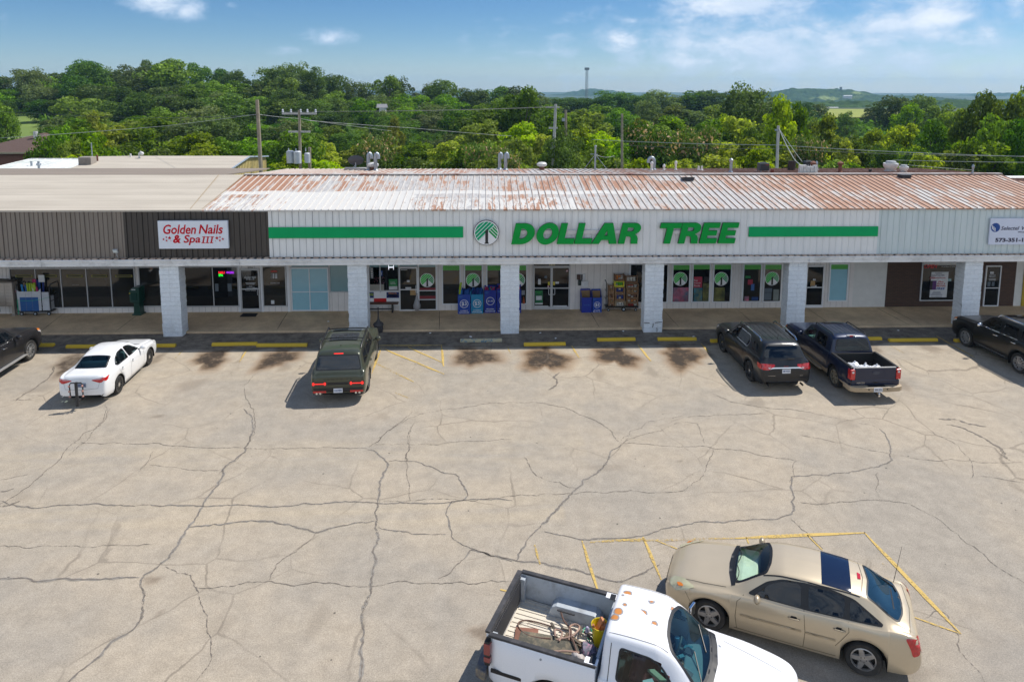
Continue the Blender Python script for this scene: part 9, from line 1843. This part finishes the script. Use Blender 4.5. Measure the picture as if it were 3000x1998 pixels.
# ================================================================ POLES, WIRES, MAST
wood = mat('pole_wood', (.30, .26, .19), .9, var=.2, dirt=(.14, .12, .09), dscale=2, damt=.6); woodp = mat('pole_pale', (.46, .45, .42), .9, var=.15)
def pole(px, top, pbase, Y, r, m, lb, lean=0, parts=None):
 a, b = gy(px, top, Y), gy(pbase, 500, Y); zg = float(terrain(b.x, Y)); dx = (a.x-b.x)/(a.z-b.z); x0 = b.x-dx*(b.z-zg); e = empty('utility_pole', (x0, Y, zg), 0, lb, 'utility pole'); mb = MB(); mb.tube([(0, 0, -.5), (a.x-x0, 0, a.z-zg)], [r*1.15, r*.85], 10); mb.build('pole', m, e, smooth=True)
 return e, Vector((a.x-x0, 0, a.z-zg)), a
R1_ = lambda u, v: zoom(u, v, 2.355, 0, 0)
pole(*R1_(1774, 690), R1_(1800, 1175)[0], 43.2, .125, wood, 'tall bare wooden pole in front of the yellow gable')
tx, ty = R1_(2064, 762); e, t_, A1 = pole(tx, ty, R1_(2074, 1175)[0], 52, .115, wood, 'wooden pole carrying a cross-arm and three grey transformers')
mb = MB(); mb.box(t_.x-1.25, t_.x+1.25, -.06, .06, t_.z-.32, t_.z-.18); mb.build('cross_arm', woodp, e); mb = MB(); mb.box(t_.x-.85, t_.x+.75, -.06, .06, t_.z-1.65, t_.z-1.52); mb.build('cross_arm', woodp, e)
mb = MB(); [mb.lathe([(.05, 0), (.09, .06), (.05, .12), (.08, .18), (.03, .26)], 8, (t_.x+x, 0, t_.z-.18)) for x in (-1.2, -.6, .1, .6, 1.2)]; mb.build('insulators', mat('insulator_white', (.6, .62, .66), .3), e)
for x, y, s_ in ((-.75, -.1, 1.0), (-.15, -.35, 1.0), (.45, .1, .8)): mb = MB(); mb.lathe([(.27*s_, 0), (.27*s_, .85*s_), (.2*s_, .92*s_)], 16, (t_.x+x, y, t_.z-3.9)); mb.tube([(t_.x+x-.1, y, t_.z-3.05), (t_.x+x-.1, y, t_.z-2.8)], .04, 6); mb.build('transformer', mat('transformer_grey', (.50, .53, .56), .5), e, smooth=True)
mb = MB(); mb.tube([(t_.x-.17, -.1, -3), (t_.x-.17, -.1, t_.z-5.2)], .06, 6); mb.build('conduit', galv, e)
pole(*R1_(2136, 1018), R1_(2137, 1175)[0], 54, .13, wood, 'short wooden stub pole right of the transformer pole')
px, py = R3(201, 480); e, t_, A2 = pole(px, py, R3(187, 760)[0], 62, .15, woodp, 'pale grey utility pole half hidden by a dark bush in the centre')
mb = MB(); mb.box(t_.x-.9, t_.x+.35, -.05, .05, t_.z-.35, t_.z-.22); mb.build('cross_arm', woodp, e); mb = MB(); mb.box(t_.x-.6, t_.x+.2, -.05, .05, t_.z-2.2, t_.z-2.05); mb.build('cross_arm', woodp, e); mb = MB(); mb.lathe([(.22, 0), (.22, .6)], 12, (t_.x-.25, -.2, t_.z-4.0)); mb.build('transformer', MATS['transformer_grey'], e)
px, py = R3(247, 508); e, t_, A3 = pole(px, py, R3(247, 620)[0], 66, .15, wood, 'brown utility pole right behind the pale one'); mb = MB(); mb.cbox((t_.x-.2, 0, t_.z-.9), (.3, .2, .3)); mb.build('bracket', galv, e)
px, py = R3(506, 525); e, t_, A4 = pole(px, py, R3(506, 700)[0], 60, .12, wood, 'brown wooden pole above the service mast')
px, py = R3(1225, 580); e, t_, A5 = pole(px, py, R3(1218, 780)[0], 50, .115, woodp, 'weathered pole with hanging service cables above the dark cooler box'); mb = MB(); mb.cbox((t_.x-.1, -.1, t_.z-.3), (.35, .12, .12)); mb.build('bracket', galv, e)
lineA = mat('cable_pale', (.42, .44, .40), .5); lineB = mat('cable_dark', (.10, .11, .10), .6)
def wire(pts, r, m, lb, sag=.0, name='power_line'):
 out = []
 for i in range(len(pts)-1):
  a, b = Vector(pts[i]), Vector(pts[i+1])
  for k in range(12): t = k/12; p = a.lerp(b, t); p.z -= sag*4*t*(1-t)*(b-a).length*.01; out.append(p)
 out.append(Vector(pts[-1])); mb = MB(); mb.tube(out, r, 5); tag(mb.build(name, m, smooth=True), lb, 'power line', 'overhead lines')
wire([gy(*R3(370, 643), 57), gy(*R3(1222, 668), 50)], .022, lineA, 'pale overhead cable left of the weathered pole', .6); wire([gy(*R3(1222, 668), 50), gy(*R3(2400, 722), 46)], .022, lineA, 'pale overhead cable right of the weathered pole', .6); wire([gy(*R3(1750, 737), 46), gy(*R3(2400, 748), 44)], .016, lineA, 'thinner lower cable above the kitchen fans at the right', .3)
wire([gy(*R3(500, 668), 60), gy(*R3(1222, 685), 50), gy(*R3(2400, 720), 47)], .014, lineB, 'thin dark line under the pale overhead cable', .8)
wire([gy(*R3(1228, 592), 50), gy(*R3(1300, 735), 46), gy(*R3(1375, 772), 40)], .028, lineA, 'thick twisted service cable hanging from the weathered pole', 2.5, 'service_cable'); wire([gy(*R3(1228, 592), 50), gy(*R3(1335, 745), 42)], .016, lineA, 'thin service cable hanging from the weathered pole', .5, 'service_cable')
wire([gy(*R1_(-40, 768), 60), gy(*R1_(900, 815), 58), gy(*R1_(1766, 794), 43.2)], .012, lineB, 'dark line crossing the left woods', .3); wire([gy(*R1_(-40, 955), 50), gy(*R1_(220, 940), 48), gy(*R1_(1150, 870), 46), gy(*R1_(1774, 790), 43.2)], .013, lineA, 'pale line rising to the tall bare pole from the left', .2)
wire([gy(*R1_(1774, 790), 43.2), gy(*R1_(2064, 820), 52), gy(*R1_(2700, 905), 62)], .013, lineA, 'pale line from the bare pole past the transformers', .3)
tA = A1-Vector((0, 0, .1))
for k, (dx, lb) in enumerate(((-1.2, 'front'), (.6, 'middle'), (1.2, 'rear'))): wire([tA+Vector((dx, 0, 0)), A2+Vector((-.9+.5*k, 0, -.25))], .012, lineB, lb+' one of three thin lines between the transformer pole and the pale pole', .5)
wire([gy(*R2(590, 600), 52), gy(*R2(1500, 665), 57), gy(*R2(2355, 735), 62)], .013, lineA, 'pale line sloping down through the woods in the centre', .3); wire([A2-Vector((0, 0, .3)), A4-Vector((0, 0, .6))], .012, lineB, 'thin line from the pale pole to the brown pole', .5)
wire([MAST, gy(*R3(470, 718), 46), A4-Vector((0, 0, 5.2))], .013, lineA, 'pale drooping cable from the service mast to the brown pole', 2, 'service_cable'); wire([gy(*R3(1770, 755), 44), gy(*R3(2118, 783), 40)], .012, lineA, 'cable running to the thin mast at the right end of the roof', .4, 'service_cable')
flue(*R3(2118, 803), 22, 'thin mast with a cable loop near the right end of the roof', .045, 0, galv, 1.5)
Y = 900.0; a, b = gy(1718, 199, Y), gy(1718, 300, Y); e = empty('lattice_mast', (b.x, Y, b.z-4), 0, 'slender lattice phone mast standing against the sky', 'mast'); H_ = a.z-b.z+4; w0, w1 = 2.2, 1.4; mb = MB()
C3 = [(cos(2*pi*i/3+.4), sin(2*pi*i/3+.4)) for i in range(3)]
for cx, cy in C3: mb.tube([(cx*w0, cy*w0, 0), (cx*w1, cy*w1, H_)], .28, 5)
n = 16
for i in range(n):
 za, zb_2 = H_*i/n, H_*(i+1)/n; ra, rb = w0+(w1-w0)*i/n, w0+(w1-w0)*(i+1)/n
 for q in range(3): c0, c1 = C3[q], C3[(q+1) % 3]; mb.tube([(c0[0]*ra, c0[1]*ra, za), (c1[0]*rb, c1[1]*rb, zb_2)], .13, 4); mb.tube([(c0[0]*rb, c0[1]*rb, zb_2), (c1[0]*rb, c1[1]*rb, zb_2)], .10, 4)
mb.build('lattice', mat('mast_grey', (.22, .24, .26), .6), e); mb = MB()
for i in range(9): a_ = 2*pi*i/9; mb.cbox((2.6*cos(a_), 2.6*sin(a_), H_-1.6), (.9, .9, 3.2), Matrix.Rotation(a_, 3, 'Z'))
mb.lathe([(2.5, H_-2.2), (2.5, H_-1.9)], 16); mb.build('antennas', mat('mast_grey', (.22, .24, .26), .6), e)
# ================================================================ HAZE
HAZE = 0.00016
mb = MB(); mb.box(-3900, 3900, -320, 4200, -110, 62)
m, t = new_mat('haze_air'); v_ = nd(t, 'ShaderNodeVolumePrincipled', {'Color': (.42, .74, 1.0, 1), 'Density': HAZE, 'Anisotropy': .1}); nd(t, 'ShaderNodeOutputMaterial', {'Volume': v_.outputs[0]})
tag(mb.build('haze', m), kind='stuff')
